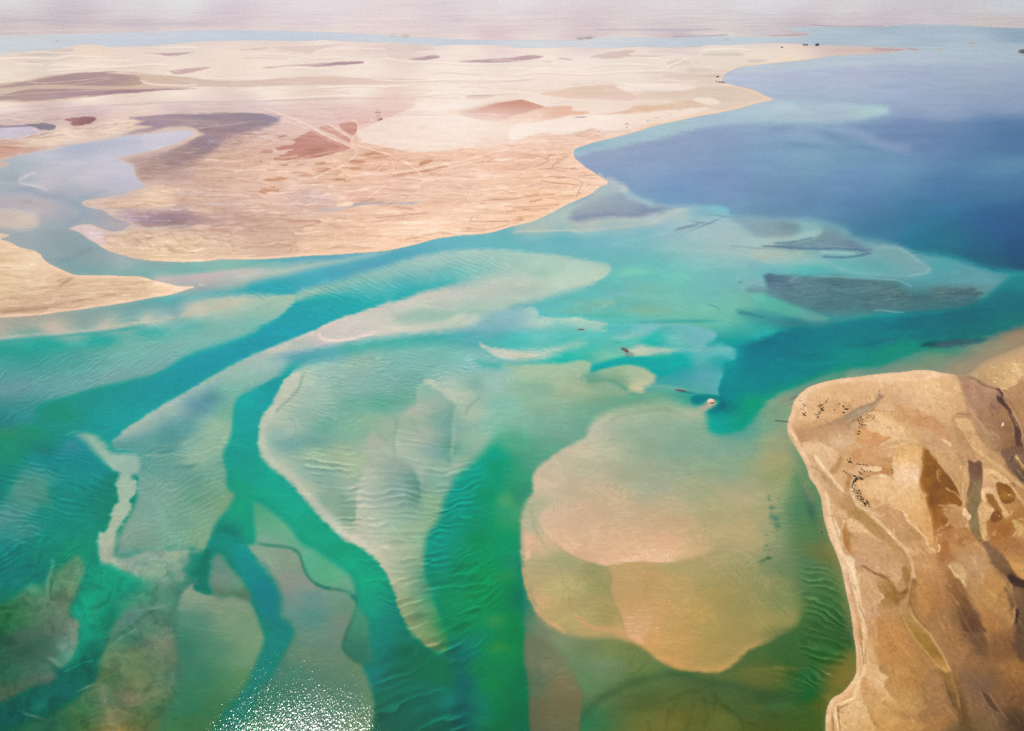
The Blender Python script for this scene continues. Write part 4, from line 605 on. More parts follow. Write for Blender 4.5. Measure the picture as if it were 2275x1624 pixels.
R("255,985 340,975 430,1000 400,1030 300,1030", 8, 4, 18.4, 12, 0.744, 1.65, 13)
R("60,1190 160,1200 180,1260 120,1280 60,1310 -60,1330 -60,1200", 15, -26, 23, 16, 0.992, 1.65, 14)
R("680,1005 740,996 790,1010 800,1060 790,1170 730,1140 690,1060", 13, 5, 47.84, 10, 0.62, 1.54, 15)
R("620,1000 700,1000 770,1010 700,1030", 9, 6, 20.7, 8, 0.62, 1.54, 16)
R("800,1050 860,1040 930,1060 960,1090 1010,1090 960,1190 880,1200 800,1180", 15, 4, 29.44, 14, 0.682, 1.76, 17)
R("870,960 940,960 1000,980 1010,1030 960,1070 900,1020", 13, 8, 31.28, 12, 0.62, 1.65, 18)
R("980,1060 1060,1030 1060,1120 1000,1200 960,1280 940,1240 960,1170", 13, -14, 43.01, 16, 0.744, 1.76, 19)
R("850,1200 960,1180 1010,1230 1010,1320 960,1330 880,1290", 16, -6, 31.28, 16, 0.744, 1.87, 20)
R("880,1320 980,1290 1040,1260 1080,1300 1040,1400 1010,1450 950,1440 900,1390", 21, -16, 70.38, 14, 0.62, 2.64, 21)
R("830,1240 870,1280 890,1360 880,1380 840,1330 800,1260", 14, 12, 27.37, 14, 0.744, 1.98, 22)
R("850,1460 950,1440 1020,1470 1030,1560 1020,1700 850,1700", 32, -24, 50.83, 20, 0.93, 2.86, 23)
R("1010,1220 1100,1220 1080,1450 1030,1500 1020,1350", 13, -38, 27.37, 20, 0.744, 1.76, 24)
R("650,870 780,850 930,830 1050,810 920,880 760,930 640,935", 9, 8, 22.08, 16, 0.992, 1.54, 25)
R("700,800 900,780 1050,780 1040,850 900,860 700,850", 8, 6, 22.08, 16, 0.992, 1.54, 26)
R("780,760 1000,740 1130,740 1060,760 900,780", 9, -12, 13.8, 14, 0.992, 1.54, 27)
R("1790,1250 1850,1270 1880,1380 1885,1440 1850,1500 1760,1540 1720,1500 1780,1420 1790,1340", 15, 20, 46.92, 16, 0.806, 1.98, 28)
R("1740,1080 1790,1120 1810,1200 1780,1260 1730,1240 1720,1140", 11, 4, 10.35, 16, 0.744, 1.65, 29)
R("1560,1230 1700,1220 1760,1300 1760,1400 1700,1400 1640,1300", 15, 50, 10.35, 24, 0.744, 1.65, 30)
R("1180,1200 1560,1200 1620,1400 1560,1480 1400,1410 1200,1380", 8, 1, 5.75, 30, 0.744, 1.54, 31)
R("1030,780 1250,770 1260,800 1110,800", 8, 10, 13.8, 8, 0.868, 1.54, 32)
R("220,1470 330,1440 370,1500 340,1600 240,1640 150,1620", 18, -20, 13.8, 16, 0.992, 1.98, 33)
R("1400,520 1600,500 1680,560 1500,560", 7, 3, 4.6, 16, 0.868, 1.54, 34)
# ------------------------------------------------------------------ the land; tones include part of the far haze and the lower-corner vignette
LAND = ["-900,81 -60,79 0,78.5 60,77 120,75.5 205,73.5 330,69.5 470,66.8 568,66.8 668,69.5 743,71 843,76 918,81 1043,87 1137,87.5 1225,87.5 1290,87 1312,85.5 1330,83 1350,81.5 1387,80.5 1440,82 1487,84 1530,82.5 1575,81 1640,80.5 1706,81.5 1740,81.5 1781,79.5 1798,77 1801,75 1790,73 1768,70 1750,65 1746,61 1775,59.5 1806,59 1860,59.5 1918,59 1968,59.5 1975,57 2018,53.5 2075,54 2131,54.5 2206,60 2275,62.5 2400,64 2700,66 3600,70 9000,80 9000,70 9000,-60 -9000,-60 -9000,70 -4000,86",
"-4000,500 -900,150 -60,128 0,120 50,116 110,112 150,105 185,99.5 218,100.5 240,105 300,103.5 330,103 440,92.5 500,91 568,90 640,91.5 693,91 710,89.5 723,89 745,91 781,93 831,95 860,94.5 881,96 920,99 948,99 958,103 975,103 1000,100.5 1043,100 1106,101 1130,105 1137,106 1180,107.5 1225,107 1275,105.5 1320,107.5 1362,107.5 1400,105 1425,104.8 1450,106 1500,106 1550,104.5 1575,100.5 1620,101 1660,98 1706,96 1781,98 1800,101 1820,100.5 1881,103 1956,105 2000,108 2013,110 2000,113 1956,118 1881,121.5 1831,126 1768,135 1706,141 1650,147 1628,155 1612,162 1605,171 1604,179 1611,184 1625,188 1650,194 1675,201 1697,211 1716,221 1697,226 1675,231 1640,241 1600,250 1550,258 1500,269 1462,277 1430,287 1400,296 1362,306 1325,315 1296,324 1277,331 1273,338 1275,346 1282,355 1292,365 1304,374 1317,382 1335,394 1350,404 1348,409 1337,413 1325,422 1312,431 1290,441 1262,453 1246,462 1237,467 1226,473 1215,478 1200,485 1187,491 1163,497 1137,503 1115,510 1093,516 1060,520 1018,523 995,527 968,531 935,540 906,547 880,553 856,557 815,561 781,563 740,566 693,568 630,573 568,576 520,576 487,576 467,579.5 430,581.5 400,582 370,581 345,580 318,577 295,573 270,566 247,560 232,553 220,546 210,538 200,533 187,523 172,514 155,508 163,503 175,500 190,498 208,500 225,507 250,514 270,512 290,500 282,492 262,486 248,480 238,473 228,466 212,464 200,461 185,455 182,450 187,446 200,443 217,441 245,437 270,433 280,429 288,425 303,420 320,415 312,405 302,395 298,380 293,367 275,358 262,352 285,346 312,340 330,336 350,332 368,326 387,320 408,310 425,302 434,298 435,295 426,292 415,289 400,288.5 387,290 330,297 275,302 255,306 237,310 190,317 150,322 118,331 87,336 60,342 37,347 18,353 0,359 -60,385 -900,520",
"-900,500 -60,515 0,532 25,540 38,547 50,551 75,557 86,563 92,568 97,575 105,583 120,591 135,598 150,605 167,611 195,612 225,612 260,612.5 287,613 308,614 322,617 337,622 375,631 395,635 412,637 430,638.5 418,642 400,648 375,655 345,660 312,666 280,672 250,677 212,683 175,688 137,693 100,698 75,700 50,702 25,704 0,706 -60,712 -900,800",
"2231,786 2200,798 2183,806 2172,816 2160,826 2145,833 2128,834 2110,832 2093,830 2070,825 2051,823 2030,824 2006,827 1980,829 1956,831 1930,834 1906,838 1887,840 1868,842 1850,845 1831,849 1815,854 1801,859 1790,865 1781,872 1773,880 1766,889 1762,900 1760,912 1757,922 1753,932 1750,942 1749,952 1751,963 1756,974 1763,986 1771,997 1779,1010 1786,1024 1790,1034 1794,1046 1798,1062 1806,1073 1813,1082 1818,1094 1823,1107 1826,1122 1828,1137 1830,1150 1833,1162 1838,1178 1842,1194 1848,1208 1854,1220 1863,1243 1871,1268 1876,1290 1881,1313 1886,1338 1891,1363 1895,1390 1898,1418 1901,1436 1903,1455 1903,1475 1902,1493 1896,1508 1886,1523 1877,1533 1868,1541 1858,1546 1849,1553 1842,1564 1838,1575 1834,1600 1833,1624 1826,1700 1790,1900 1700,3500 4000,3500 4200,2000 4000,300 3000,520 2600,640 2420,696 2330,742 2275,768",
"1573,889 1577,887.5 1583,889 1590,893 1589,895.5 1586,898 1579,898.5 1574,896 1572,892"]
ISL = ["123,90.8 128,90.2 131,91 127,92.2 123,91.8", "331,76.6 340,76.2 350,76.8 340,77.6", "355,76.6 363,76.2 368,76.8 360,77.6",
 "868,81.6 873,80.9 877,81.6 872,82.6", "893,81.6 900,81.1 907,81.8 899,82.7", "1283,87.2 1290,86.6 1297,87.2 1290,88", "1303,86 1312,85 1316,86 1309,87",
 "1611,88.6 1616,87.8 1621,88.6 1616,89.8", "2262,115 2268,112.4 2276,112 2284,114 2282,117 2272,118.6 2264,117.4", "2152,96 2160,95.6 2170,97 2158,97.2", "2083,108.3 2090,108.6 2096,110.4 2088,110", "2013,107.6 2030,108 2045,110.8 2030,110.4"]
LD = np.full((NY, NX), -40.0, np.float32)            # signed distance to the waterline (frame units)
for s in LAND + ISL:
    big = s in LAND[:4]
    q = smooth(pts(s), True, 5 if big else 6)
    D, T, bx = polydist(q, True, 40.0)
    i0, i1, j0, j1 = bx
    D = np.where(inside(q, bx), D, -D)
    if big: D = remap(D, bx, 1.6 * N1[j0:j1, i0:i1], 1.6 * S[j0:j1][:, None] * N2[j0:j1, i0:i1])
    LD[j0:j1, i0:i1] = np.maximum(LD[j0:j1, i0:i1], D)

GI = idw(colpts("""0,2:214,214,220 400,2:220,218,224 1137,2:226,220,228 1700,2:222,218,226 2275,2:205,208,218 0,20:214,206,212 300,25:216,208,214 700,20:226,214,222 1100,20:226,214,220 1500,22:222,212,218 1900,22:214,208,214 2250,20:204,204,212
0,45:202,190,198 150,50:200,186,196 300,50:206,192,202 500,45:212,196,206 700,50:222,206,214 1000,50:220,204,212 1200,50:222,206,212 1500,50:214,202,208 1700,45:210,202,208 1900,40:208,196,204 2100,45:204,196,204 2250,45:202,192,196
0,70:206,190,194 200,68:212,196,200 450,62:214,198,206 650,62:222,206,212 850,72:228,210,212 1100,80:222,200,206 1300,76:216,198,204 1500,76:206,190,200 1700,72:208,198,206 1780,72:200,184,192 1950,55:204,190,200 2200,55:204,194,192
0,130:232,214,198 100,125:224,208,196 200,112:236,214,196 300,125:234,214,202 420,100:228,214,204 500,120:238,220,206 600,100:232,214,204 720,95:240,224,212 800,110:234,216,206 900,105:226,208,200 1040,108:242,226,214 1200,115:242,226,214 1400,115:236,222,210 1600,108:234,222,210 1750,110:236,218,202 1900,112:212,190,182 1990,111:198,178,178
0,160:236,220,204 200,150:240,222,206 400,150:240,222,208 600,140:242,226,212 800,150:244,228,216 1000,150:246,230,220 1300,150:244,228,216 1500,140:238,224,212 1700,125:238,222,208 1600,160:232,216,202
400,185:242,226,212 600,205:244,228,214 800,205:246,230,218 1000,190:246,230,218 1200,180:244,226,214 1400,170:240,224,212 1550,180:224,206,192 1600,200:222,202,186 1680,218:224,206,190 1500,205:226,206,190 0,235:240,222,204 200,225:242,224,208 400,212:244,226,212
0,265:208,186,174 200,245:206,184,178 400,240:212,190,182 568,240:216,194,184 700,230:226,202,188 850,228:232,204,186 500,262:208,184,170 700,265:222,194,178 780,260:224,190,174 850,255:226,194,176 600,280:218,190,174 650,300:220,188,168 560,330:214,180,156 520,300:208,176,156
1000,250:248,232,220 1200,260:246,228,214 1350,270:244,224,208 1500,250:240,218,202 1450,285:236,206,182 1300,305:234,200,172 1137,322:236,200,170 1230,315:238,204,176
940,345:232,194,162 1050,340:236,198,166 1150,350:232,192,160 1240,350:236,198,166 1290,375:240,204,172 850,350:226,182,150 750,385:232,194,158 600,380:226,190,160 450,390:204,172,148 400,380:190,160,148 330,370:184,156,144 520,370:212,176,150
300,450:216,186,158 350,440:228,200,166 450,430:206,176,156 400,480:172,148,146 500,490:192,160,144 550,500:200,166,144 450,460:212,180,154 580,430:222,188,164 700,450:216,188,172 800,430:230,192,164 900,430:230,192,162 1000,400:234,198,168 1000,440:232,194,164 1137,440:238,200,164 1200,430:238,198,160 1250,420:240,200,164 1300,400:244,208,176
700,500:224,188,156 640,510:204,172,146 800,490:232,194,160 950,500:246,210,174 1050,470:240,204,172 900,530:246,206,170 700,550:230,194,158 600,550:210,178,150 500,550:220,190,158 400,540:228,200,162 350,550:230,204,164 300,530:210,180,150 260,530:222,194,162 230,510:224,194,174 190,515:220,196,186 1137,490:244,206,168 1180,470:242,202,164
0,290:206,180,172 0,330:204,164,142 80,320:228,204,176 150,310:234,210,182 250,285:232,208,182 200,265:206,178,164 100,262:206,182,168 330,280:224,200,174
0,560:226,198,158 60,590:228,202,162 0,640:222,194,154 100,620:226,198,160 200,630:216,186,150 300,640:214,184,146 380,640:240,210,170 150,660:212,180,146 50,680:204,172,138 250,665:222,192,154 420,638:244,216,180
1800,870:230,188,142 1860,860:226,180,132 1950,845:228,184,138 2000,880:214,172,128 2060,880:230,190,138 2100,850:232,192,142 1780,920:226,182,136 1850,910:218,170,120 1920,940:204,156,112 1800,960:198,150,104 2000,940:222,180,132 2080,920:222,180,126 2100,960:206,158,112 2000,960:220,176,124 1960,980:208,162,112 1900,990:212,168,120 1830,1000:220,180,134 1850,1040:216,174,128 1900,1040:206,156,106 1960,1030:204,152,102 2020,1020:224,180,124 2030,1060:226,186,134 1980,1040:196,148,104 1930,1070:210,166,120 1960,1090:222,178,122 2000,1120:226,180,118 2040,1150:224,176,110 1830,1100:212,168,126 1870,1130:188,142,96 1900,1160:200,156,112 1950,1150:196,150,104 1920,1200:196,150,110 2000,1180:200,152,104 1870,1200:212,170,126
2070,1200:196,142,84 2110,1180:156,96,46 2140,1080:206,156,98 2120,1020:194,148,104 2090,980:200,154,112 2160,960:184,140,98 2140,920:186,146,108 2180,900:176,138,112 2200,950:160,124,98 2230,1000:150,114,84 2260,1050:170,126,84 2200,1020:196,150,104 2200,1060:212,170,118 2200,1100:192,146,92 2190,1160:214,168,112 2230,1160:172,116,62 2265,1180:190,138,84 2260,1130:176,124,72 2265,900:176,132,96 2265,860:196,152,108 2240,830:212,174,122 2200,840:196,164,118 2265,800:206,164,122
1930,1260:198,158,124 1970,1300:190,142,96 1930,1350:196,150,104 1960,1390:188,134,78 1950,1450:190,132,72 2000,1420:186,130,72 1950,1490:176,134,80 2010,1500:176,124,66 2060,1270:188,134,80 2080,1330:168,116,68 2120,1290:170,122,78 2100,1370:152,106,66 2150,1260:182,142,100 2200,1330:188,140,80 2200,1380:170,116,64 2180,1430:142,96,56 2230,1440:120,80,48 2240,1280:190,134,74 2250,1360:130,96,62 2265,1490:146,98,50 2100,1450:156,110,68 2050,1480:172,122,68 2100,1520:140,100,68 1920,1520:212,166,114 1950,1560:206,164,100 1900,1580:208,164,112 1880,1610:196,152,98 2000,1560:190,144,84 1960,1610:196,144,74 2040,1600:166,118,70 2080,1600:160,108,58 2140,1560:128,92,62 2180,1520:112,82,60 2240,1540:120,80,48 2260,1600:60,44,30 2200,1610:110,84,54 2140,1620:96,76,46"""), X, Y, 2.0, 14)
# far shore strips; their pale tones partly stand in for haze
L(GI, "-60,71 60,70 205,66 330,62 470,62 600,64", "224,208,208", 1.4, 2, 1.5, 0.5)
L(GI, "0,48 80,44 200,50 330,54 480,49", "190,176,192", 2.5, 5, 3, 0.45)
L(GI, "1320,66 1400,66.5 1500,66 1600,65", "182,174,196", 1.3, 1.6, 1, 0.8)
L(GI, "1490,82 1530,80 1575,79.5 1620,77", "170,164,186", 1.6, 1.6, 1, 0.8)
L(GI, "1706,80 1760,78 1798,75", "180,160,172", 1.2, 1.4, 0.6, 0.8)
L(GI, "1800,55 1850,58.4 1920,58.2 1970,59", "166,160,184", 1.2, 1.4, 0.6, 0.8)
for k in range(90):
    rr = random.Random(300 + k)
    x = rr.uniform(-60, 2300); y = rr.uniform(3, 74); ln = rr.uniform(30, 160)
    L(GI, "%g,%g %g,%g %g,%g" % (x, y, x + ln / 2, y + rr.uniform(-1, 1), x + ln, y + rr.uniform(-1.5, 1.5)), rr.choice(["196,182,194", "232,218,220", "204,186,196", "228,212,212"]), 0.5, 1.5, 2, rr.uniform(0.25, 0.5))
# the sand sea: darker flats between the dunes
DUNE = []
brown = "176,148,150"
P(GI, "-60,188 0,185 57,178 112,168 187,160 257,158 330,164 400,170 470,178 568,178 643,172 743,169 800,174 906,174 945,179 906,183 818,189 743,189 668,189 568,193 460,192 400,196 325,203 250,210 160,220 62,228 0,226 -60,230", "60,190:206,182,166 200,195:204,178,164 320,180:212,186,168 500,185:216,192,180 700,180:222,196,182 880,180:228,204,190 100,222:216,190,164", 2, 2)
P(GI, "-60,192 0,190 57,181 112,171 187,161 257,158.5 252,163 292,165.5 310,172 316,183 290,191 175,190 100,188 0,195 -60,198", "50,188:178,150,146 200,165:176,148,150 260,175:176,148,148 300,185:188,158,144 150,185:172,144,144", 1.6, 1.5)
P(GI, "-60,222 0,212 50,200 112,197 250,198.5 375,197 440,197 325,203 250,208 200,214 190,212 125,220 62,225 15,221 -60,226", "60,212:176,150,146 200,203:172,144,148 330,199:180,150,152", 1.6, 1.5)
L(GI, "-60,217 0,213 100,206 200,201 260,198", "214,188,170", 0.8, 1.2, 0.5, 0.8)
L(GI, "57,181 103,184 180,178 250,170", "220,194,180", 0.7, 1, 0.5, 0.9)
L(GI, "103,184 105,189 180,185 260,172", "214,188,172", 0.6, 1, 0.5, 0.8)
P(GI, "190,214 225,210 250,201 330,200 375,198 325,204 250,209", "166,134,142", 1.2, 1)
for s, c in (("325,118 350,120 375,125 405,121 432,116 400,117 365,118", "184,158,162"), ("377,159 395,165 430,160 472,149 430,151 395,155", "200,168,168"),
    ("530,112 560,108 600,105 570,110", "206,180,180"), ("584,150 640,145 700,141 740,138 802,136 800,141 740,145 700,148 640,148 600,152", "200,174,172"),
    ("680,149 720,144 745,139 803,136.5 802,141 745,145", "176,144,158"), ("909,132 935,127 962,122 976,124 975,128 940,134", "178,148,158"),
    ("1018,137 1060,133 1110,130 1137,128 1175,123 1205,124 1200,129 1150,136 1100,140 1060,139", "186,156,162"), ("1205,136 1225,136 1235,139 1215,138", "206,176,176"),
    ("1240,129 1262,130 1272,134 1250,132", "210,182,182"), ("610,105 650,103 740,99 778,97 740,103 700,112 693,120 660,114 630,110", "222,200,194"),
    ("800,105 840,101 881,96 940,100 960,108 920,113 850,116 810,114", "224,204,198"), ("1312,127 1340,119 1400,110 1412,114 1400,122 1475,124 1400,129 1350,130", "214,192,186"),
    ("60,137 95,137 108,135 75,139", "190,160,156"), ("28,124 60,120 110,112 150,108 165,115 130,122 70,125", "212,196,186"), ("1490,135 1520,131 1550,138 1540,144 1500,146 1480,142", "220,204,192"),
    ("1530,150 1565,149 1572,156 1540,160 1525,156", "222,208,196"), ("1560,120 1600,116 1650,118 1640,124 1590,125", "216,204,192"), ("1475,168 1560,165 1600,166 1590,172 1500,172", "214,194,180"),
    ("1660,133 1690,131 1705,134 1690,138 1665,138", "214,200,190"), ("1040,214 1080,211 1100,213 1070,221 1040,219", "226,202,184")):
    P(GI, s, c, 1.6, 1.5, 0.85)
P(GI, "1200,209 1235,202 1262,196 1310,191 1362,188 1372,196 1400,206 1412,214 1407,222 1370,223 1337,220 1275,218 1232,214", "1250,208:232,204,182 1300,200:226,200,180 1390,215:228,200,182", 2, 2)
P(GI, "1412,214 1440,204 1500,203 1590,196 1640,196 1690,212 1700,218 1640,238 1600,244 1590,236 1604,230 1600,224 1540,215 1500,218 1450,220 1425,222", "1500,210:226,204,186 1600,205:222,202,184 1650,225:224,204,188", 3, 2, 0.9)
P(GI, "1300,256 1362,250 1395,243 1412,235 1475,232 1530,222 1545,226 1575,235 1540,240 1500,246 1470,252 1400,254", "1350,252:226,188,160 1450,240:228,196,170 1540,230:226,198,176", 1.8, 1.5)
P(GI, "880,252 931,249 1026,243 1100,228 1160,221 1207,236 1268,236 1272,245 1310,248 1290,256 1200,273 1137,279 1093,272 1043,262 980,256", "950,252:238,210,188 1100,235:234,202,176 1230,245:228,190,162 1180,265:232,194,164 1290,250:230,188,160", 2, 2)
P(GI, "1020,251 1050,244 1081,235 1110,229 1137,225 1158,221 1170,224 1207,237 1190,243 1162,252 1137,258 1125,266 1093,268 1060,263 1043,261", "1050,250:206,156,132 1120,235:200,148,126 1180,235:206,154,130 1110,262:214,166,140", 1.5, 1.5)
L(GI, "935,248 1020,252 1137,256", "240,214,192", 0.8, 1.2, 0.5, 0.8)
P(GI, "923,285 930,280 938,276 953,275 958,282 963,288 993,292 1021,295 1018,297 990,295 960,292 943,290", "935,283:222,176,150 960,280:236,200,176 990,293:230,192,162", 1.6, 1)
P(GI, "1362,182 1400,184 1450,186 1500,186 1549,192 1530,199 1480,201 1440,200 1400,203 1380,196 1370,189", "246,230,218", 2.5, 2, 0.8)
P(GI, "1540,219 1580,218 1600,226 1596,232 1570,232 1550,226", "246,228,212", 2, 2, 0.9)
P(GI, "792,296 801,286 831,274 881,254 917,238 943,222 1137,255 1200,260 1137,313 1018,331 943,337 906,336 856,327 813,317 798,307", "900,320:250,234,222 850,300:248,230,216 950,280:250,234,220 1000,300:251,236,222 1137,290:250,234,220", "800,300:3 850,265:2 900,335:2.5 1000,332:2 1150,300:40 1100,250:40", 2.5, 0.75)
P(GI, "1137,312 1180,302 1220,294 1245,299 1287,293 1317,286 1350,291 1400,287 1475,270 1537,255 1575,240 1500,243 1400,252 1275,256 1200,270 1137,279", "1160,295:250,234,220 1300,275:250,232,218 1450,265:246,226,210", "1220,294:2 1350,290:3 1500,262:4 1200,270:3 1400,252:3 1550,245:3", 2.5, 0.9)
for k in range(150):
    rr = random.Random(6100 + k)
    x = rr.uniform(-20, 1600); y = rr.uniform(98, 232)
    if y > 232 - max(0, 300 - x) * 0.05 or (x > 900 and y > 215) or (y > 165 and x < 420): continue
    ln = rr.uniform(25, 110) * (0.5 + y / 200); c = rr.choice(["252,236,224", "228,206,192", "222,198,186", "250,232,218", "232,212,200"])
    L(GI, "%g,%g %g,%g %g,%g %g,%g" % (x, y, x + ln * .3, y - rr.uniform(0, 3), x + ln * .65, y + rr.uniform(-1, 2), x + ln, y + rr.uniform(-2, 3)), c, rr.uniform(0.4, 2.0), rr.uniform(1.2, 2.4), 3, rr.uniform(0.35, 0.75))
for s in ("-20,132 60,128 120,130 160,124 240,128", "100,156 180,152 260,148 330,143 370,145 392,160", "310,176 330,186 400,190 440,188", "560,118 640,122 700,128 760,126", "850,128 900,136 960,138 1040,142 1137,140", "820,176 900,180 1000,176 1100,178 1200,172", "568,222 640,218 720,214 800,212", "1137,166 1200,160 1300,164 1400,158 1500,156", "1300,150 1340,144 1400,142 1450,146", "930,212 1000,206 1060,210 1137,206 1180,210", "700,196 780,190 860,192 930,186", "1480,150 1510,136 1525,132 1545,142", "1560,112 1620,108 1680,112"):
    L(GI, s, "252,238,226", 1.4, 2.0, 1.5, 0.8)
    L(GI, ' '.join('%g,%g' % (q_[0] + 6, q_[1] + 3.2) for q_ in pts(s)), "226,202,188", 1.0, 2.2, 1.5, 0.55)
# the plain
L(GI, "-60,262 0,256 100,243 212,236 375,228 568,225 768,219 943,221", "196,170,164", 1.2, 2.5, 1.5, 0.5)
for k in range(70):
    rr = random.Random(500 + k)
    x = rr.uniform(0, 880); y = 226 + rr.random() * 34 + max(0, (500 - x)) * 0.02; ln = rr.uniform(40, 160)
    L(GI, "%g,%g %g,%g %g,%g" % (x, y, x + ln / 2, y - rr.uniform(0, 2), x + ln, y - rr.uniform(-1, 2)), rr.choice(["196,170,166", "232,208,192", "206,180,172"]), 0.5, 1.4, 2, rr.uniform(0.3, 0.6))
P(GI, "287,262 330,258 375,254 440,253 525,250.5 568,251.5 593,253 616,258 624,263 615,272 593,281 570,287 550,293 525,300 500,308 488,320 475,333 458,343 437,351 420,362 400,371 360,388 312,402 296,394 300,375 312,366 335,352 375,335 405,322 425,310 437,304 455,298 440,292 425,284 400,281 375,283 355,288 337,293 300,299 275,301 300,290 340,283 300,276 320,270",
  "350,262:158,140,148 450,262:150,134,140 560,265:150,136,140 600,262:150,138,146 540,280:152,132,136 480,300:158,134,134 450,320:144,126,132 420,340:158,134,130 380,370:170,142,132 340,385:178,150,134 420,275:166,144,142 480,275:158,138,140 310,296:160,134,140 380,290:170,150,148",
  "350,260:3 560,252:2 615,268:6 550,295:8 470,335:12 400,372:16 320,395:8 380,335:5 440,300:3", 3)
L(GI, "300,268 350,264 420,268 480,272 470,277 400,272", "196,170,156", 2, 4, 3, 0.5)
L(GI, "400,288 450,284 500,278 560,270", "206,182,170", 1.2, 2.5, 3, 0.6)
for k in range(150):
    rr = random.Random(600 + k)
    t = rr.random(); x = 560 - 230 * t + rr.uniform(-30, 30); y = 285 + 95 * t + rr.uniform(-22, 16)
    ln = rr.uniform(15, 45)
    L(GI, "%g,%g %g,%g %g,%g" % (x, y, x + ln / 2, y + rr.uniform(-3, 3), x + ln, y - rr.uniform(-5, 5)), rr.choice(["136,114,118", "196,166,146", "150,124,122"]), 0.6, 1.6, 3, rr.uniform(0.3, 0.6))
P(GI, "142,265 160,262 187,260 205,260 213,263 208,270 190,277 175,279 165,279 155,276 160,272 150,269", "160,268:164,120,116 190,268:146,104,104", 1.5, 1.5)
L(GI, "94,267 115,266 142,264", "180,148,140", 0.8, 1.2, 0.8, 0.8)
P(GI, "-60,280 0,279 40,278.5 60,276 87,274 108,275 124,280 122,285 112,289 100,288.5 87,287 74,282 50,282 0,284 -60,286", "20,281:146,132,146 90,280:132,126,134 110,284:134,130,138", 1.6, 1.5)
P(GI, "-60,285 0,285 40,283 70,282 75,287 85,290 105,292 115,295 100,299 60,304 30,309 0,310 -60,318", "0,290:198,194,198 40,295:204,198,202 80,290:196,184,190 90,295:206,188,182", 2, 1.5)
L(GI, "55,305 80,301 105,297", "170,136,136", 1.2, 1.6, 1, 0.8)
P(GI, "-60,330 0,325 50,327 100,325 150,320 130,326 100,331 87,336 37,347 0,358 -60,380", "0,335:206,160,136 60,335:200,156,134 120,326:214,180,156", 2.5, 2)
for k in range(46):
    rr = random.Random(700 + k)
    x = rr.uniform(0, 300); y = 322 - 0.14 * x + rr.uniform(-14, 3); ln = rr.uniform(12, 50)
    L(GI, "%g,%g %g,%g %g,%g" % (x, y, x + ln / 2, y - ln * 0.08 + rr.uniform(-1.5, 1.5), x + ln, y - ln * 0.14), rr.choice(["244,222,196", "206,176,156", "240,216,188", "196,164,150"]), 0.7, 1.4, 1.5, rr.uniform(0.4, 0.8))
# wind-cut brown mats in the middle of the plain
P(GI, "698,290 710,297 718,301 745,313 781,327 772,333 756,337 725,345 693,350 668,354 643,357 625,357 611,355 612,350 625,349 618,345 633,342 640,336 652,331 640,331 625,334 613,332 612,328 623,325 635,323 651,320 656,315 650,312 662,307 672,301 681,296 690,292", "700,310:196,144,128 660,330:190,136,120 700,340:184,130,112 740,330:196,142,122 640,352:196,142,118", 1.3, 3.5)
P(GI, "709,283 718,280 731,279 745,286 765,296 778,305 782,309 780,315 768,313 756,307 735,296 718,290", "205,158,138", 1.3, 1.5)
P(GI, "752,276 765,272 788,271 794,276 795,283 793,292 789,300 780,300 768,292 758,284", "202,152,132", 1.3, 2)
P(GI, "575,338 590,333 605,332 606,338 596,341 586,341", "196,148,130", 1.3, 2)
P(GI, "616,305 628,302 640,302 632,304 622,306", "190,140,126", 1, 1)
for s in ("770,358 790,355 812,358 800,363 775,362", "778,372 800,370 802,375 785,377", "693,374 715,371 738,374 725,380 700,382", "790,350 830,338 860,347 840,351 800,350", "700,362 720,360 722,365 705,366", "655,366 680,363 668,368", "620,367 640,364 635,369", "575,358 585,356 580,362", "740,398 760,396 770,400 750,402", "665,390 690,386 690,390", "930,362 940,358 960,355 955,362 932,368", "925,380 950,376 1000,368 950,382 870,390", "585,398 620,394 640,398 600,404",
          "577,424 590,419 620,423 600,430 580,431", "598,416 610,414 608,418", "780,362 800,366 818,364 800,368"):
    P(GI, s, "198,146,110", 1.2, 3, 0.85)
def plain(x, y):
    return 345 < y < 575 - abs(x - 560) * 0.10 - max(0, x - 1000) * 0.35 and not (x < 430 and y < 420)
for k in range(270):
    rr = random.Random(900 + k)
    x = rr.uniform(230, 1300); y = rr.uniform(345, 570)
    if not plain(x, y): continue
    ln = rr.uniform(20, 130) * (0.6 if k % 3 else 1); tilt = rr.gauss(-0.02, 0.06)
    bright = rr.random() < 0.55
    L(GI, "%g,%g %g,%g %g,%g" % (x, y, x + ln / 2, y + tilt * ln / 2 + rr.uniform(-2.5, 2.5), x + ln, y + tilt * ln + rr.uniform(-2, 2)), rr.choice(["252,224,198", "250,220,192", "246,212,184"]) if bright else rr.choice(["206,164,138", "196,152,128", "214,172,146", "184,140,116"]), rr.uniform(0.5, 1.7), rr.uniform(1.2, 2.0), 2.5, rr.uniform(0.45, 0.85))
for k in range(34):
    rr = random.Random(5900 + k)
    x = rr.uniform(420, 1250); y = rr.uniform(355, 540)
    if not plain(x, y): continue
    B(GI, "%g,%g,%g,%g,%g:%s" % (x, y, rr.uniform(14, 46), rr.uniform(2.5, 7), rr.uniform(-6, 4), rr.choice(["248,216,188", "210,168,142", "250,220,194", "218,178,152"])), 0.5)
track = "250,218,194"
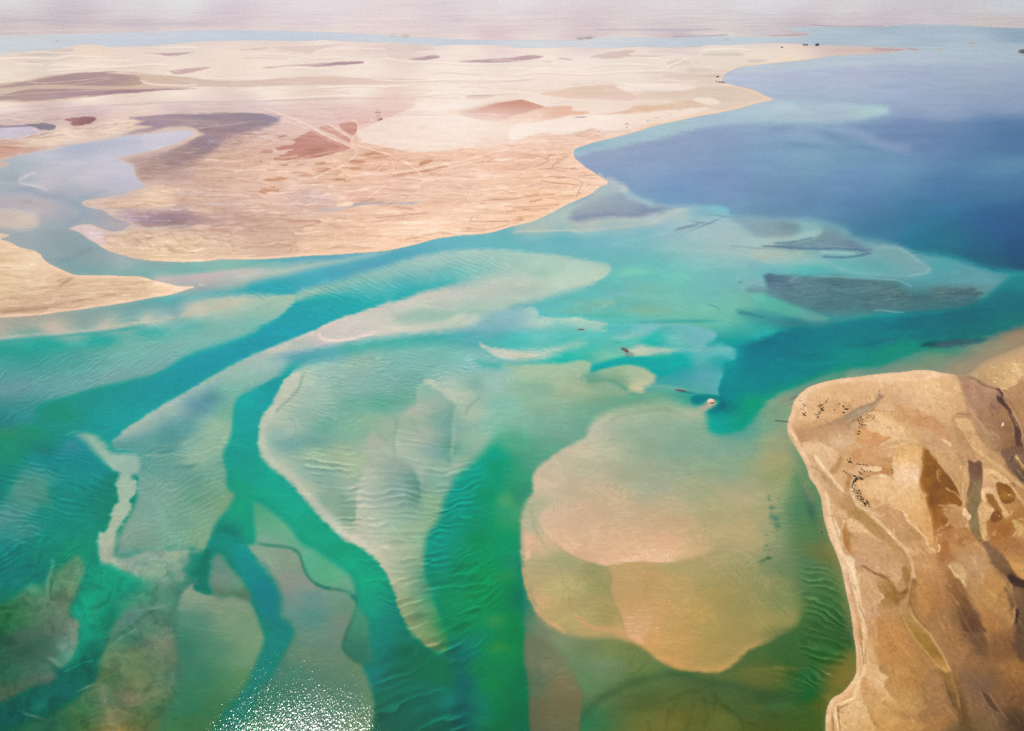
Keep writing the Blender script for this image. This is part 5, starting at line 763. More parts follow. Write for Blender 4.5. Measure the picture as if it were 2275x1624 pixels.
for s, wd, al in (("568,237 610,248 643,260 668,270 693,282 715,296 743,310 768,321 788,327", 1.3, 0.9), ("560,244 620,262 680,285 720,306 765,326", 0.8, 0.5), ("788,327 793,337 788,348 776,357 764,366 753,372 735,378 700,394 660,400", 1.2, 0.9),
    ("728,274 745,284 763,295 772,302 781,310 782,318 788,327", 1.4, 0.85), ("720,281 745,290 770,303", 0.7, 0.7), ("778,264 790,270 796,281 792,296 784,306 781,316", 1.2, 0.85), ("828,262 824,272 801,281 794,284", 0.9, 0.8), ("862,236 830,250 826,268", 0.6, 0.5),
    ("793,322 830,333 868,345 893,358 918,372 930,382 940,394", 1.1, 0.85), ("640,358 700,344 768,331", 0.6, 0.7), ("753,372 765,382 781,393", 1.0, 0.85), ("833,383 845,372 863,360", 1.0, 0.8), ("874,381 874,370 872,358", 1.0, 0.8), ("770,392 830,386 868,384 931,375 1018,360 1060,348 1137,328", 1.2, 0.85),
    ("792,304 800,313 810,320 860,334 930,347", 0.7, 0.6), ("985,358 1000,372 1008,384", 0.9, 0.8), ("1137,340 1080,352 1010,372 960,392 930,408", 0.9, 0.6), ("745,436 770,440 790,440 870,434 950,424 1010,416", 0.8, 0.7), ("690,434 700,443 706,454", 0.9, 0.7), ("815,440 840,423 860,410", 1.1, 0.7), ("925,432 932,415 940,400", 0.8, 0.7), ("955,440 957,420 960,404", 0.8, 0.6), ("1040,446 1046,425 1062,405", 1.0, 0.8), ("1046,425 1052,455", 0.7, 0.7), ("1090,406 1120,418 1137,424", 1.0, 0.7), ("1005,404 1030,416 1036,432 1020,444 1008,452", 0.8, 0.6), ("640,505 655,515 680,530", 0.8, 0.5), ("790,515 830,500 880,490", 0.8, 0.5), ("670,540 760,538 850,530 940,524", 0.8, 0.6), ("1150,440 1160,420 1180,408 1230,402", 0.8, 0.5), ("750,490 770,505 800,520", 0.7, 0.5)):
    L(GI, s, track, wd, 1.4, 0.7, al)
L(GI, "700,470 725,466 750,463 775,459 798,453 820,452 843,451 880,452 918,451 935,446", "178,182,188", 2.2, 3, 1.5, 0.75)
L(GI, "782,454 795,453 803,450", "146,160,172", 1, 1.5, 0.5, 0.8)
P(GI, "255,493 262,470 300,466 330,470 420,474 500,480 560,486 500,496 420,498 360,502 300,503 275,502", "300,475:170,146,154 340,488:140,118,132 400,488:150,124,126 270,480:196,176,184 500,485:190,156,140", "300,480:8 500,485:14", 4, 0.75)
L(GI, "250,480 275,482 320,484", "120,100,120", 2, 3, 2, 0.5)
L(GI, "280,508 330,508 380,503 420,500", "204,198,190", 1.6, 2.5, 1, 0.7)
L(GI, "195,466 240,464 300,463 370,467", "176,178,190", 1.2, 2, 1, 0.6)
L(GI, "435,460 480,452 540,450", "184,178,184", 1.2, 2, 1, 0.6)
for k in range(60):
    rr = random.Random(1200 + k)
    x = rr.uniform(215, 520); y = rr.uniform(512, 562)
    if y > 545 + (x - 240) * 0.12 or y > 566: continue
    B(GI, "%g,%g,%g,%g,%g:%s" % (x, y, rr.uniform(4, 14), rr.uniform(1.5, 4), rr.uniform(0, 40), rr.choice(["164,132,104", "240,214,186", "180,150,126", "186,152,124"])), 0.4)
for k in range(110):
    rr = random.Random(1400 + k)
    x = rr.uniform(190, 620); y = rr.uniform(420, 560)
    if y > 545 + (x - 240) * 0.1: continue
    ln = rr.uniform(15, 60)
    L(GI, "%g,%g %g,%g %g,%g" % (x, y, x + ln / 2, y + rr.uniform(-2, 2), x + ln, y + rr.uniform(-3, 4)), rr.choice(["244,218,182", "172,140,124", "236,208,172", "158,128,118", "206,176,152"]), 0.7, 1.8, 3, rr.uniform(0.35, 0.7))
dark = "178,128,92"
for s in ("1155,343 1190,346 1212,352 1222,345 1235,344", "1212,352 1220,356", "1185,373 1210,362 1222,355", "1225,375 1228,368 1238,360 1240,350", "1238,366 1250,352 1262,348", "1190,375 1220,374 1240,372 1262,374 1285,376", "1270,378 1275,370 1280,376", "1215,392 1250,393 1280,398 1295,408", "1295,408 1288,420 1280,438", "1284,428 1292,430", "1200,401 1225,406 1255,408 1290,412", "1040,492 1080,492 1137,491", "1020,513 1060,513 1092,509 1137,497", "1035,508 1060,509 1080,508", "1045,491 1050,480", "1137,462 1180,459 1246,454", "1085,443 1137,442 1200,432", "1064,452 1080,452", "1137,490 1160,485 1150,481", "1137,498 1155,490 1165,488", "1160,467 1180,463", "1190,434 1235,432", "660,507 690,500 710,494", "900,531 940,524 972,517", "470,512 500,515", "1302,416 1310,408", "655,556 680,558", "640,560 650,553", "900,530 930,528", "570,508 600,505"):
    L(GI, s, dark, 0.8, 1.2, 0.8, 0.75)
P(GI, "846,510 870,500 905,488 960,482 1000,486 990,500 970,515 930,525 880,530 855,522", "930,500:252,218,184 880,515:248,212,178 970,490:250,216,184", 6, 3, 0.8)
P(GI, "748,456 765,449 785,449 780,457 755,459", "250,218,184", 2, 1)
P(GI, "160,507 172,502 190,499 205,501 222,508 232,516 228,528 232,545 222,545 210,538 200,532 187,523", "222,198,192", 3, 1.5, 0.8)
# south-west spit
for k in range(90):
    rr = random.Random(1600 + k)
    x = rr.uniform(-20, 400); y = rr.uniform(560, 695)
    if y > 700 - x * 0.14 or (x > 320 and y < 626): continue
    ln = rr.uniform(20, 90)
    L(GI, "%g,%g %g,%g %g,%g" % (x, y, x + ln / 2, y - ln * 0.03 + rr.uniform(-3, 3), x + ln, y - ln * 0.07 + rr.uniform(-3, 2)), rr.choice(["186,148,116", "240,214,178", "176,138,108", "196,160,126"]), 0.8, 1.8, 3.5, rr.uniform(0.35, 0.7))
L(GI, "-60,695 20,688 100,680 175,668 270,652", "176,134,104", 2.5, 4, 3, 0.55)
L(GI, "0,696 40,690 80,687 110,684", "150,118,84", 2, 3, 2.5, 0.5)
B(GI, "95,595,30,8,0:240,214,178 60,590,20,5,0:238,214,178 135,622,10,2,-20:160,138,106 150,625,20,5,-30:176,144,114", 0.7)
# eastern cape
P(GI, "1768,890 1785,872 1831,853 1868,846 1906,842 1956,836 2006,832 2051,828 2093,834 2128,840 2060,848 2000,850 1980,854 1950,849 1905,848 1868,852 1835,858 1800,872 1790,895 1778,910", "1850,850:236,194,152 2000,840:240,202,160 1780,890:242,206,170 2100,838:236,196,150", 3, 2, 0.85)
P(GI, "1776,956 1800,955 1818,952 1840,941 1856,932 1880,919 1901,907 1923,898 1946,890 1952,878 1955,866 1957,875 1968,881 1958,888 1953,896 1945,905 1938,912 1928,918 1915,925 1905,936 1881,948 1862,955 1846,963 1820,970 1801,973 1779,979 1773,970", "1800,962:184,142,104 1860,945:170,132,98 1900,922:160,132,104 1930,905:158,130,104 1950,885:164,132,102 1940,912:180,134,94", "1800,960:8 1900,915:3 1950,885:2 1860,960:7", 2)
P(GI, "1885,928 1900,915 1923,902 1935,903 1925,913 1910,920 1895,930", "164,146,118", 2, 1)
L(GI, "1840,957 1870,943 1900,928 1925,916 1942,902 1955,890", "208,172,132", 1.2, 2, 1, 0.6)
L(GI, "1900,940 1912,922 1935,912 1965,913 2000,917 2035,914", "168,122,82", 0.9, 1.6, 1, 0.6)
P(GI, "1915,923 1940,916 1965,919 1990,932 2012,962 2010,972 1990,970 1965,952 1945,946 1930,935 1918,930", "234,192,138", 3, 2, 0.85)
P(GI, "1915,950 1930,946 1960,955 1985,968 1975,985 1955,985 1925,980 1905,975", "1940,965:206,152,100 1930,980:206,158,108", 5, 3, 0.75)
P(GI, "1965,925 2000,918 2060,930 2090,945 2105,965 2085,970 2040,950 2000,940", "2040,935:204,150,98 2090,960:200,156,116", 6, 3, 0.7)
L(GI, "1952,991 1975,982 1995,972 2010,972 2040,982", "238,202,154", 1.5, 2.5, 1.5, 0.7)
L(GI, "1980,920 1990,945 2010,970", "236,196,148", 1.2, 2, 1.5, 0.7)
P(GI, "1918,997 1925,992 1990,990 1985,1010 1960,1022 1930,1028 1910,1035 1895,1030 1900,1010", "1920,1010:200,150,102 1960,1010:208,160,114", 4, 3, 0.7)
P(GI, "1978,1005 1984,1000 1982,1008 1975,1015 1980,1045 1978,1055 1940,1040 1955,1025", "1970,1020:206,156,108 1975,1045:186,130,78", 3, 1.5, 0.7)
P(GI, "1930,1050 1960,1040 1985,1045 1985,1056 1960,1060 1925,1062 1910,1070 1908,1062", "1970,1050:186,132,82 1925,1060:184,136,88", 3, 2, 0.7)
P(GI, "1926,1038 1945,1036 1960,1042 1948,1047 1928,1046", "234,190,140", 1.6, 1, 0.9)
B(GI, "2028,1058,22,8,8:246,214,176 2030,1000,16,14,0:222,172,104 1960,1057,10,2.5,0:244,212,172 2060,870,30,20,0:236,196,144 2085,860,20,12,0:232,190,138", 0.7)
L(GI, "1811,1012 1818,1026 1826,1037 1842,1056 1856,1074 1870,1088 1883,1098", "246,214,174", 3.2, 2.5, 1, 0.95)
L(GI, "1868,1008 1862,1020 1855,1035 1848,1048", "160,118,66", 3.5, 6, 2, 0.7)
L(GI, "1889,1050 1884,1065 1880,1082 1876,1096", "168,122,72", 4, 4, 2, 0.75)
P(GI, "1794,1037 1804,1039 1815,1048 1830,1062 1840,1078 1852,1090 1846,1094 1832,1084 1818,1062 1808,1050 1798,1046", "176,140,104", 2.5, 2, 0.6)
L(GI, "1775,958 1782,990 1792,1015 1803,1035", "184,138,102", 4, 6, 2, 0.6)
L(GI, "1885,1068 1893,1055 1897,1072 1893,1085 1896,1102 1903,1120 1918,1130 1935,1138", "242,208,164", 1.6, 2, 1, 0.75)
L(GI, "1903,1062 1940,1060 1980,1062 2010,1064 2030,1062", "240,204,156", 1.2, 2, 1, 0.7)
for s in ("1900,1125 1925,1140 1965,1144", "1905,1132 1930,1146 1972,1150", "1910,1142 1940,1153 1975,1154"):
    L(GI, s, "240,206,156", 1.1, 1.6, 1.5, 0.7)
P(GI, "1932,1118 1945,1112 1965,1110 1985,1122 2000,1132 1985,1130 1960,1130 1940,1128", "200,154,112", 3, 2, 0.7)
P(GI, "1940,1135 1985,1128 2010,1150 2030,1180 2056,1218 2070,1250 2050,1260 2020,1230 1990,1190 1965,1165", "2000,1160:198,150,104 2030,1200:196,148,100", "2000,1135:4 2050,1210:2 1980,1180:14", 2, 0.7)
L(GI, "1998,1128 2010,1140 2016,1152 2035,1175 2052,1195 2064,1215 2070,1228", "242,208,158", 1.8, 2, 1, 0.8)
P(GI, "2051,997 2064,1002 2076,1009 2092,1030 2106,1049 2118,1068 2128,1087 2134,1105 2137,1120 2120,1120 2108,1118 2110,1140 2104,1155 2095,1165 2086,1180 2078,1190 2070,1200 2068,1162 2064,1140 2060,1118 2052,1098 2043,1082 2046,1050 2048,1024", "2060,1010:146,92,40 2065,1050:116,66,22 2080,1080:112,62,20 2110,1075:124,76,34 2120,1105:110,62,22 2080,1110:134,84,36 2075,1140:150,92,40 2100,1150:150,92,50 2075,1170:166,108,54", "2045,1040:7 2100,1040:2 2130,1090:2 2060,1120:10 2100,1160:8 2070,1180:12", 2)
L(GI, "2083,1035 2085,1055 2092,1072 2105,1085 2118,1098 2128,1105", "176,128,74", 2.4, 4, 1.5, 0.7)
L(GI, "2085,1122 2100,1124 2118,1123 2130,1125", "226,184,134", 1, 1.6, 1, 0.8)
for k in range(26):
    rr = random.Random(1800 + k)
    x = 2100 + rr.uniform(-10, 18); y = 1128 + rr.random() * 70; x -= (y - 1130) * 0.35
    L(GI, "%g,%g %g,%g %g,%g" % (x, y, x + rr.uniform(2, 6), y + rr.uniform(-4, 4), x + rr.uniform(3, 10), y + rr.uniform(-5, 5)), "232,190,144", 0.7, 1.2, 1, 0.7)
P(GI, "2131,834 2150,845 2168,850 2190,858 2218,862 2225,885 2240,912 2246,940 2252,965 2268,1002 2300,1010 2330,1080 2285,1080 2262,1050 2243,1012 2225,985 2206,962 2190,935 2168,912 2152,890 2143,874 2134,850", "2140,845:176,140,112 2180,880:158,126,104 2210,920:160,122,96 2235,960:142,108,84 2250,1010:120,88,64 2270,1060:130,96,64 2190,910:170,132,102", 6, 3, 0.85)
L(GI, "2128,826 2160,838 2190,852 2212,862 2226,875 2238,895", "96,70,58", 1.5, 3, 1, 0.7)
L(GI, "2213,866 2217,880 2226,892 2236,902 2243,915 2248,930 2254,948 2258,965 2258,985 2262,1000 2272,1010", "72,46,38", "2.2,6", 2.5, 1, 0.95)
L(GI, "2238,890 2252,920 2262,950 2268,985", "196,152,106", 1, 2, 1, 0.6)
L(GI, "2240,1008 2236,1025 2245,1040 2262,1058 2290,1075", "88,64,52", "3,5", 4, 2, 0.7)
P(GI, "2256,1012 2262,1008 2275,1022 2300,1040 2290,1052 2270,1035", "2262,1015:226,186,132 2280,1035:150,96,40", 2, 1, 0.9)
B(GI, "2202,865,16,10,10:222,186,136 2228,943,3,4,0:232,212,186 2250,835,18,10,-20:226,190,140 2260,820,14,8,-20:238,206,160 2225,840,20,10,0:208,172,122", 0.8)
L(GI, "2125,968 2140,990 2150,1015 2155,1040", "176,140,100", 3, 6, 2, 0.5)
P(GI, "2150,1026 2160,1030 2170,1024 2179,1024 2182,1040 2184,1062 2181,1082 2178,1099 2170,1112 2168,1124 2172,1150 2176,1174 2182,1200 2176,1204 2164,1194 2155,1170 2150,1149 2146,1124 2146,1099 2153,1080 2156,1062 2152,1045", "2165,1040:110,80,60 2170,1070:120,88,62 2158,1110:134,104,72 2160,1150:136,110,78 2172,1190:140,104,66", 2.5, 1.5, 0.95)
L(GI, "2140,1030 2150,1070 2143,1110 2138,1125 2148,1142 2156,1155 2150,1150", "232,196,148", 1.4, 2, 1, 0.75)
L(GI, "2188,1025 2196,1045 2210,1060 2240,1085 2275,1115 2330,1150", "206,162,110", 4, 5, 2, 0.7)
L(GI, "2120,990 2160,1010 2190,1020 2230,1048 2290,1100", "200,158,112", 1.4, 3, 1.5, 0.6)
L(GI, "2060,990 2080,1010 2110,1045 2135,1090 2140,1120", "212,168,118", 2, 3, 1.5, 0.6)
P(GI, "2190,1050 2200,1042 2215,1050 2235,1060 2248,1075 2230,1072 2215,1070 2205,1090 2190,1095 2184,1110 2180,1090 2186,1070", "230,192,142", 2.5, 1.5, 0.85)
P(GI, "2213,1074 2222,1071 2236,1074 2246,1080 2254,1092 2257,1102 2252,1114 2243,1120 2232,1118 2222,1108 2216,1092", "2225,1080:118,74,30 2235,1105:148,96,42 2250,1100:128,82,34", 1.8, 1)
B(GI, "2241,1101,4,4,0:222,170,96", 0.8)
P(GI, "2190,1096 2200,1092 2212,1100 2222,1120 2235,1140 2245,1150 2236,1152 2222,1142 2208,1132 2198,1112", "2200,1105:172,120,64 2225,1135:222,182,130", 2.5, 1.5, 0.8)
L(GI, "2205,1096 2220,1120 2232,1140 2240,1152 2248,1140", "236,200,148", 1.6, 2, 1, 0.8)
P(GI, "2190,1140 2210,1138 2230,1155 2250,1170 2245,1190 2225,1200 2205,1205 2195,1190 2185,1165", "2215,1150:150,96,44 2220,1180:164,104,48", 5, 4, 0.8)
L(GI, "2175,1120 2185,1140 2190,1160 2185,1185 2190,1205", "228,190,140", 2.4, 3, 2, 0.7)
L(GI, "2245,1185 2262,1175 2270,1160", "226,184,130", 2, 4, 2, 0.6)
P(GI, "2163,1196 2180,1206 2205,1215 2235,1222 2262,1236 2290,1250 2290,1225 2240,1205 2210,1206", "124,86,60", 6, 4, 0.6)
# creek running down to the south
L(GI, "1872,1092 1890,1108 1915,1134 1945,1165 1975,1192 2005,1218 2030,1250", "160,122,74", "6,9", 8, 2, 0.7)
L(GI, "1910,1120 1950,1160 1985,1190 2006,1216 2020,1240 2029,1265 2022,1290 2014,1310", "226,182,132", "1.5,3.5", 2.5, 1, 0.85)
P(GI, "1873,1185 1878,1165 1882,1185 1895,1190 1930,1198 1955,1210 1930,1216 1905,1232 1880,1235 1872,1210", "1878,1180:160,114,68 1900,1210:198,152,112 1930,1215:200,154,114", "1880,1175:2 1900,1190:2 1920,1225:12", 1.5, 0.8)
P(GI, "1880,1160 1890,1155 1925,1168 1960,1195 1950,1205 1925,1196 1895,1188 1884,1180", "1900,1170:208,162,112 1940,1195:204,160,112", 3, 2, 0.6)
veg = "138,100,54"
P(GI, "1948,1300 1960,1290 1972,1296 1990,1312 1996,1330 2003,1316 2010,1300 2002,1278 2006,1260 2018,1262 2020,1285 2014,1310 2008,1330 2000,1345 1985,1350 1965,1352 1955,1345 1962,1335 1960,1318", "1965,1310:150,112,62 1995,1335:128,94,46 2012,1275:150,108,62 1965,1345:164,122,76", 3.5, 4, 0.8)
L(GI, "1920,1260 1940,1274 1960,1283 1978,1298 1992,1320", "128,84,44", 1.8, 2.5, 2, 0.8)
P(GI, "2022,1290 2030,1282 2036,1300 2034,1320 2026,1330 2022,1315", veg, 2.5, 3, 0.7)
L(GI, "2022,1335 2030,1360 2042,1380 2055,1395 2065,1408", "118,84,46", 2, 2.5, 1.5, 0.8)
L(GI, "1990,1345 2002,1372 2015,1395 2030,1415 2045,1435 2062,1460", "148,106,56", 2.5, 4, 2, 0.6)
P(GI, "1996,1338 2008,1332 2018,1345 2026,1365 2040,1380 2058,1402 2072,1425 2088,1450 2104,1478 2117,1500 2108,1502 2090,1490 2070,1470 2050,1445 2030,1418 2012,1388 2000,1362", "2010,1350:190,144,90 2025,1385:160,122,58 2060,1420:152,114,46 2080,1450:146,106,40 2105,1492:204,154,84 2040,1375:190,148,90", 2.5, 1.5, 0.85)
L(GI, "2018,1345 2035,1378 2055,1398 2075,1425 2098,1462 2118,1508", "208,166,116", 2, 2.5, 1, 0.8)
L(GI, "1995,1345 2010,1382 2030,1416 2055,1446 2080,1475 2095,1490", "206,160,106", 1.8, 2.5, 1, 0.7)
P(GI, "2085,1488 2100,1496 2120,1500 2140,1540 2155,1590 2165,1640 2140,1640 2130,1600 2120,1570 2105,1540 2095,1515", "2110,1510:126,92,40 2135,1560:96,70,34 2145,1610:84,62,32", 5, 4, 0.7)
for s in ("2092,1520 2096,1535", "2105,1530 2112,1550 2120,1572", "2120,1525 2135,1560 2145,1610", "2100,1515 2105,1528"):
    L(GI, s, "74,52,30", 1.6, 2.5, 1.5, 0.7)
L(GI, "2112,1505 2125,1540 2132,1575", "190,140,84", 2, 4, 2, 0.6)
P(GI, "2105,1230 2115,1218 2120,1235 2135,1270 2150,1300 2160,1340 2175,1370 2190,1420 2195,1450 2175,1460 2150,1430 2130,1390 2110,1360 2105,1330 2115,1310 2105,1270", "2110,1240:164,104,60 2130,1300:124,82,54 2160,1370:86,60,46 2140,1360:104,76,52 2180,1430:92,66,46 2120,1340:150,104,66", "2110,1250:7 2150,1320:10 2180,1400:8 2130,1400:22", 4, 0.85)
P(GI, "2110,1250 2125,1248 2140,1262 2150,1290 2148,1305 2135,1290 2122,1272", "214,176,124", 6, 3, 0.7)
L(GI, "2110,1255 2122,1275 2132,1285 2146,1300", "232,200,148", 1.6, 3, 1, 0.7)
P(GI, "2190,1215 2220,1225 2240,1260 2245,1290 2232,1290 2210,1265 2195,1235", "118,86,58", 8, 4, 0.7)
P(GI, "2238,1276 2250,1280 2262,1290 2290,1300 2290,1330 2262,1316 2248,1300 2240,1290", "52,36,28", 3.5, 3, 0.9)
L(GI, "2236,1290 2245,1310 2250,1340 2252,1350", "96,66,44", 3, 5, 2, 0.7)
P(GI, "2260,1310 2300,1320 2330,1480 2290,1480 2258,1460 2248,1430 2255,1400 2262,1360", "2275,1330:104,74,54 2268,1400:80,56,44 2270,1450:76,54,44", 8, 4, 0.8)
L(GI, "2262,1350 2260,1368 2259,1384", "44,30,26", 3, 3, 1, 0.85)
L(GI, "2256,1346 2252,1365 2247,1385", "206,154,92", 1.2, 2, 1, 0.7)
P(GI, "2180,1535 2190,1538 2200,1550 2212,1568 2222,1580 2212,1582 2198,1568 2186,1550", "60,42,32", 2, 1.2)
L(GI, "2178,1533 2188,1556 2204,1576 2220,1586", "186,142,96", 1, 1.6, 0.6, 0.7)
L(GI, "2182,1534 2198,1545 2214,1564 2226,1584 2240,1600", "180,134,88", 1, 1.6, 0.6, 0.7)
L(GI, "2130,1500 2160,1520 2190,1560 2230,1620", "110,82,64", 14, 24, 5, 0.5)
L(GI, "2200,1480 2230,1520 2290,1590", "118,78,46", 10, 20, 5, 0.5)
P(GI, "1930,1350 1945,1352 1955,1362 1962,1352 1950,1368 1945,1385 1950,1400 1948,1420 1955,1440 1945,1460 1935,1470 1930,1455 1926,1400", "1945,1372:212,168,120 1935,1430:206,166,112 1940,1400:200,152,112", 3, 3, 0.6)
P(GI, "1912,1255 1925,1258 1945,1272 1955,1290 1950,1310 1958,1335 1945,1352 1955,1362 1940,1375 1925,1372 1918,1330 1912,1290", "206,162,126", 5, 3, 0.6)
L(GI, "1880,1240 1893,1266 1903,1300 1908,1330 1916,1370 1922,1420 1926,1460 1922,1488", "242,206,166", 5.5, 5, 1.5, 0.85)
L(GI, "1916,1490 1940,1497 1965,1508 1950,1515 1925,1508", "240,202,154", 5, 8, 2, 0.8)
L(GI, "1912,1510 1930,1530 1960,1552 2000,1572 2040,1576", "224,180,120", 5, 10, 3, 0.6)
L(GI, "1917,1500 1912,1530 1905,1560 1890,1580 1870,1600", "238,198,152", 7, 10, 2, 0.7)
L(GI, "1915,1562 1930,1580 1945,1605 1960,1640", "150,108,56", 2, 5, 2, 0.6)
L(GI, "1913,1560 1922,1570 1935,1590", "236,194,142", 1.2, 2, 1, 0.7)
L(GI, "1924,1500 1915,1520 1912,1550", "196,144,94", 3, 5, 1, 0.5)
L(GI, "1862,1566 1880,1558 1898,1551", "244,210,160", 2.5, 2, 0.6, 0.9)
L(GI, "1860,1568 1856,1590 1860,1610 1866,1640", "240,204,150", 5, 4, 1, 0.8)
for s in ("1898,1295 1905,1320 1910,1345 1918,1365 1921,1377", "1911,1395 1915,1420 1918,1445 1920,1470", "1918,1440 1922,1460 1922,1480", "1892,1268 1900,1300", "1861,1572 1865,1585 1863,1600", "1862,1575 1880,1566 1894,1562", "1850,1590 1852,1624"):
    L(GI, s, "110,78,48", 0.9, 1.2, 0.5, 0.8)
# isles, rock, spit tip
for s in ISL:
    P(GI, s, "120,116,130", 8, 0)
P(GI, LAND[4], "236,208,184", 6, 0)
L(GI, "1940,109 1980,110 2010,110", "176,140,146", 1.2, 1.6, 0.8, 0.7)
L(GI, "1800,100.5 1815,99.5 1832,101", "140,134,160", 0.8, 1, 0.5, 0.8)
# ------------------------------------------------------------------ the eastern cape, sheet by sheet
def sheet(x0, y0, k=0.21927):
    """survey sheets: (x0, y0) is the sheet's corner, k its scale; returns painters that take sheet coordinates"""
    def cv(s):
        out = []
        for e in s.split():
            h, t = (e.split(':') + [''])[:2]
            h = h.split(',')
            out.append('%g,%g' % (x0 + k * float(h[0]), y0 + k * float(h[1])) + (':' + t if t else ''))
        return ' '.join(out)
    def cb(s):
        out = []
        for e in s.split():
            h, t = e.split(':'); h = [float(c) for c in h.split(',')]
            out.append('%g,%g,%g,%g,%g:%s' % (x0 + k * h[0], y0 + k * h[1], k * h[2], k * h[3], h[4], t))
        return ' '.join(out)
    def p(s, c, soft=2.0, warp=1.2, a=0.9): P(GI, cv(s), cv(c) if ':' in c else c, soft, warp, a)
    def l(s, c, w_=1.2, soft=1.8, a=0.8, warp=0.8): L(GI, cv(s), c, w_, soft, warp, a)
    def b(s, a=0.7): B(GI, cb(s), a)
    return p, l, b
# sheet A: shrub ground and inner creek
p, l, b = sheet(1742.7, 944.3)
p("150,150 130,90 200,60 330,40 480,10 620,-20 720,-20 700,60 640,110 560,100 480,130 400,150 330,140 250,170 180,190", "180,120:186,140,98 300,90:194,150,110 450,60:196,156,116 600,20:188,146,106 480,120:204,166,128", 3, 2, 0.8)
p("700,-20 740,20 720,140 700,190 640,230 600,300 540,290 500,240 430,180 480,140 560,110 640,110", "650,120:206,168,132 560,200:214,178,144 600,280:200,154,108", 4, 2, 0.8)
p("200,180 330,180 430,200 500,240 560,300 540,380 480,420 420,400 360,340 320,300 260,290 200,260", "300,230:232,194,152 450,300:228,186,142 400,240:236,200,162", 5, 2, 0.85)
p("880,-30 1000,-20 1100,10 1110,90 1140,140 1100,130 1000,110 940,80 860,70 820,20 800,-20", "236,196,148", 2.5, 1.5, 0.9)
p("760,30 820,10 860,70 940,80 1000,110 1100,130 1050,170 960,210 940,230 820,200 760,200 720,180 700,140 720,60", "800,120:214,160,108 950,130:206,146,94 850,180:210,152,100", 3, 1.5, 0.9)
l("700,150 740,200 800,240", "238,200,154", 1.6, 2); l("690,60 700,130 700,180", "230,190,146", 1.4, 2, 0.6)
l("955,212 1010,180 1070,150 1110,125 1140,110", "242,206,160", 1.8, 2); l("1100,130 1160,140 1220,140", "240,202,156", 2.2, 3)
l("980,250 1060,225 1140,215 1220,190 1290,170", "240,202,154", 1.6, 2.4)
p("700,250 820,230 960,220 1060,240 1090,270 1100,300 1040,330 960,350 880,400 800,400 760,370 690,370 670,340", "740,300:206,148,98 860,290:208,154,106 1000,280:216,168,120 900,370:212,160,110", 4, 1.5, 0.85)
l("830,240 800,290 780,350", "226,180,130", 1.5, 3, 0.5)
p("940,340 1000,320 1060,330 1100,300 1090,260 1110,270 1120,300 1090,330 1095,400 1060,400 1000,390 900,410 840,400 900,370", "980,380:206,154,104 1070,350:194,140,92 1100,280:190,140,96", 2.5, 1.2, 0.8)
p("690,440 740,400 800,410 780,440 780,470 740,500 690,500 640,480 650,450", "214,170,130", 2.5, 1.5, 0.85)
p("790,430 850,415 930,415 990,430 990,450 940,470 860,465 800,460", "240,202,156", 2, 1.2, 0.9)
p("800,480 880,475 980,480 990,440 1030,440 1080,450 1080,490 1070,510 980,500 880,510 800,520 760,520", "840,500:190,140,92 1030,470:184,128,76 900,490:200,150,102", 2, 1, 0.9)
l("950,510 990,508 1025,522 1020,535 960,520", "248,216,178", 2.2, 1.8, 0.9); l("820,545 880,520 960,510 1010,535 1080,545 1180,540 1290,530", "244,208,160", 1.6, 2, 0.7)
p("640,490 680,500 690,560 660,620 640,670 600,640 620,560", "186,134,86", 2.5, 1.2, 0.9)
p("570,310 600,340 570,400 530,470 480,490 460,470 510,440 530,380 550,340", "176,130,74", 4, 1.5, 0.8)
p("300,300 340,320 370,380 430,450 500,550 570,620 620,680 640,705 600,680 540,630 470,570 420,500 360,430 320,380", "340,350:250,220,180 450,500:244,208,166 600,670:236,196,150", 1.8, 0.8, 0.95)
l("275,290 310,370 380,450 440,520 500,590 540,640", "196,150,106", 2.4, 3, 0.6)
p("205,405 260,410 330,430 380,470 440,530 490,580 540,680 500,670 420,600 370,520 320,460 260,450 230,460", "270,430:168,136,98 400,530:172,134,96 500,640:186,146,108", 2.5, 1, 0.75)
p("250,460 320,460 370,520 420,600 430,640 410,690 370,700 330,640 280,600 255,540", "300,500:214,172,130 380,620:208,166,124", 3, 2, 0.8)
b("300,505,20,14,0:184,142,104 345,560,22,14,20:194,152,114 375,715,14,20,0:188,148,112", 0.6)
l("60,0 80,60 110,120 150,200 200,290 240,360 270,400", "240,202,162", 3, 3, 0.8); l("75,80 95,110 130,160", "250,220,184", 1.6, 1.6, 0.9)
l("240,300 260,340 262,380", "190,144,104", 1.2, 2, 0.6)
l("400,690 430,720 440,800 450,860 470,920", "244,210,170", 5, 3.5, 0.9); l("470,740 500,780 480,830", "240,204,162", 1.6, 2, 0.6)
p("430,690 540,680 620,700 700,790 760,860 800,924 660,924 560,830 500,760", "520,740:196,150,104 650,800:186,140,90 740,900:172,132,76", 5, 2, 0.8)
p("500,800 560,830 640,924 500,924 470,860", "226,184,136", 5, 2, 0.7)
l("690,520 678,580 668,650 690,720 720,790 780,840 850,870 930,900 1010,910", "246,214,172", 1.8, 2.2, 0.8)
l("690,700 720,760 780,800 850,840 870,850", "240,204,160", 2.6, 3, 0.75); l("800,850 900,880 1000,890 1050,880", "238,200,152", 1.6, 2.4, 0.7)
p("720,600 740,560 800,545 900,540 1080,550 1290,545 1290,640 1290,900 1200,870 1080,800 1040,770 980,750 860,740 800,700 760,650", "800,600:232,184,130 950,620:238,192,140 1150,620:238,194,142 1100,720:234,190,136 1200,820:228,184,132", 3, 1.5, 0.85)
p("820,770 880,750 980,755 1060,790 1150,850 1230,890 1200,924 1000,924 900,880 850,820", "900,790:212,164,114 1050,860:200,150,104", 3, 1.5, 0.85)
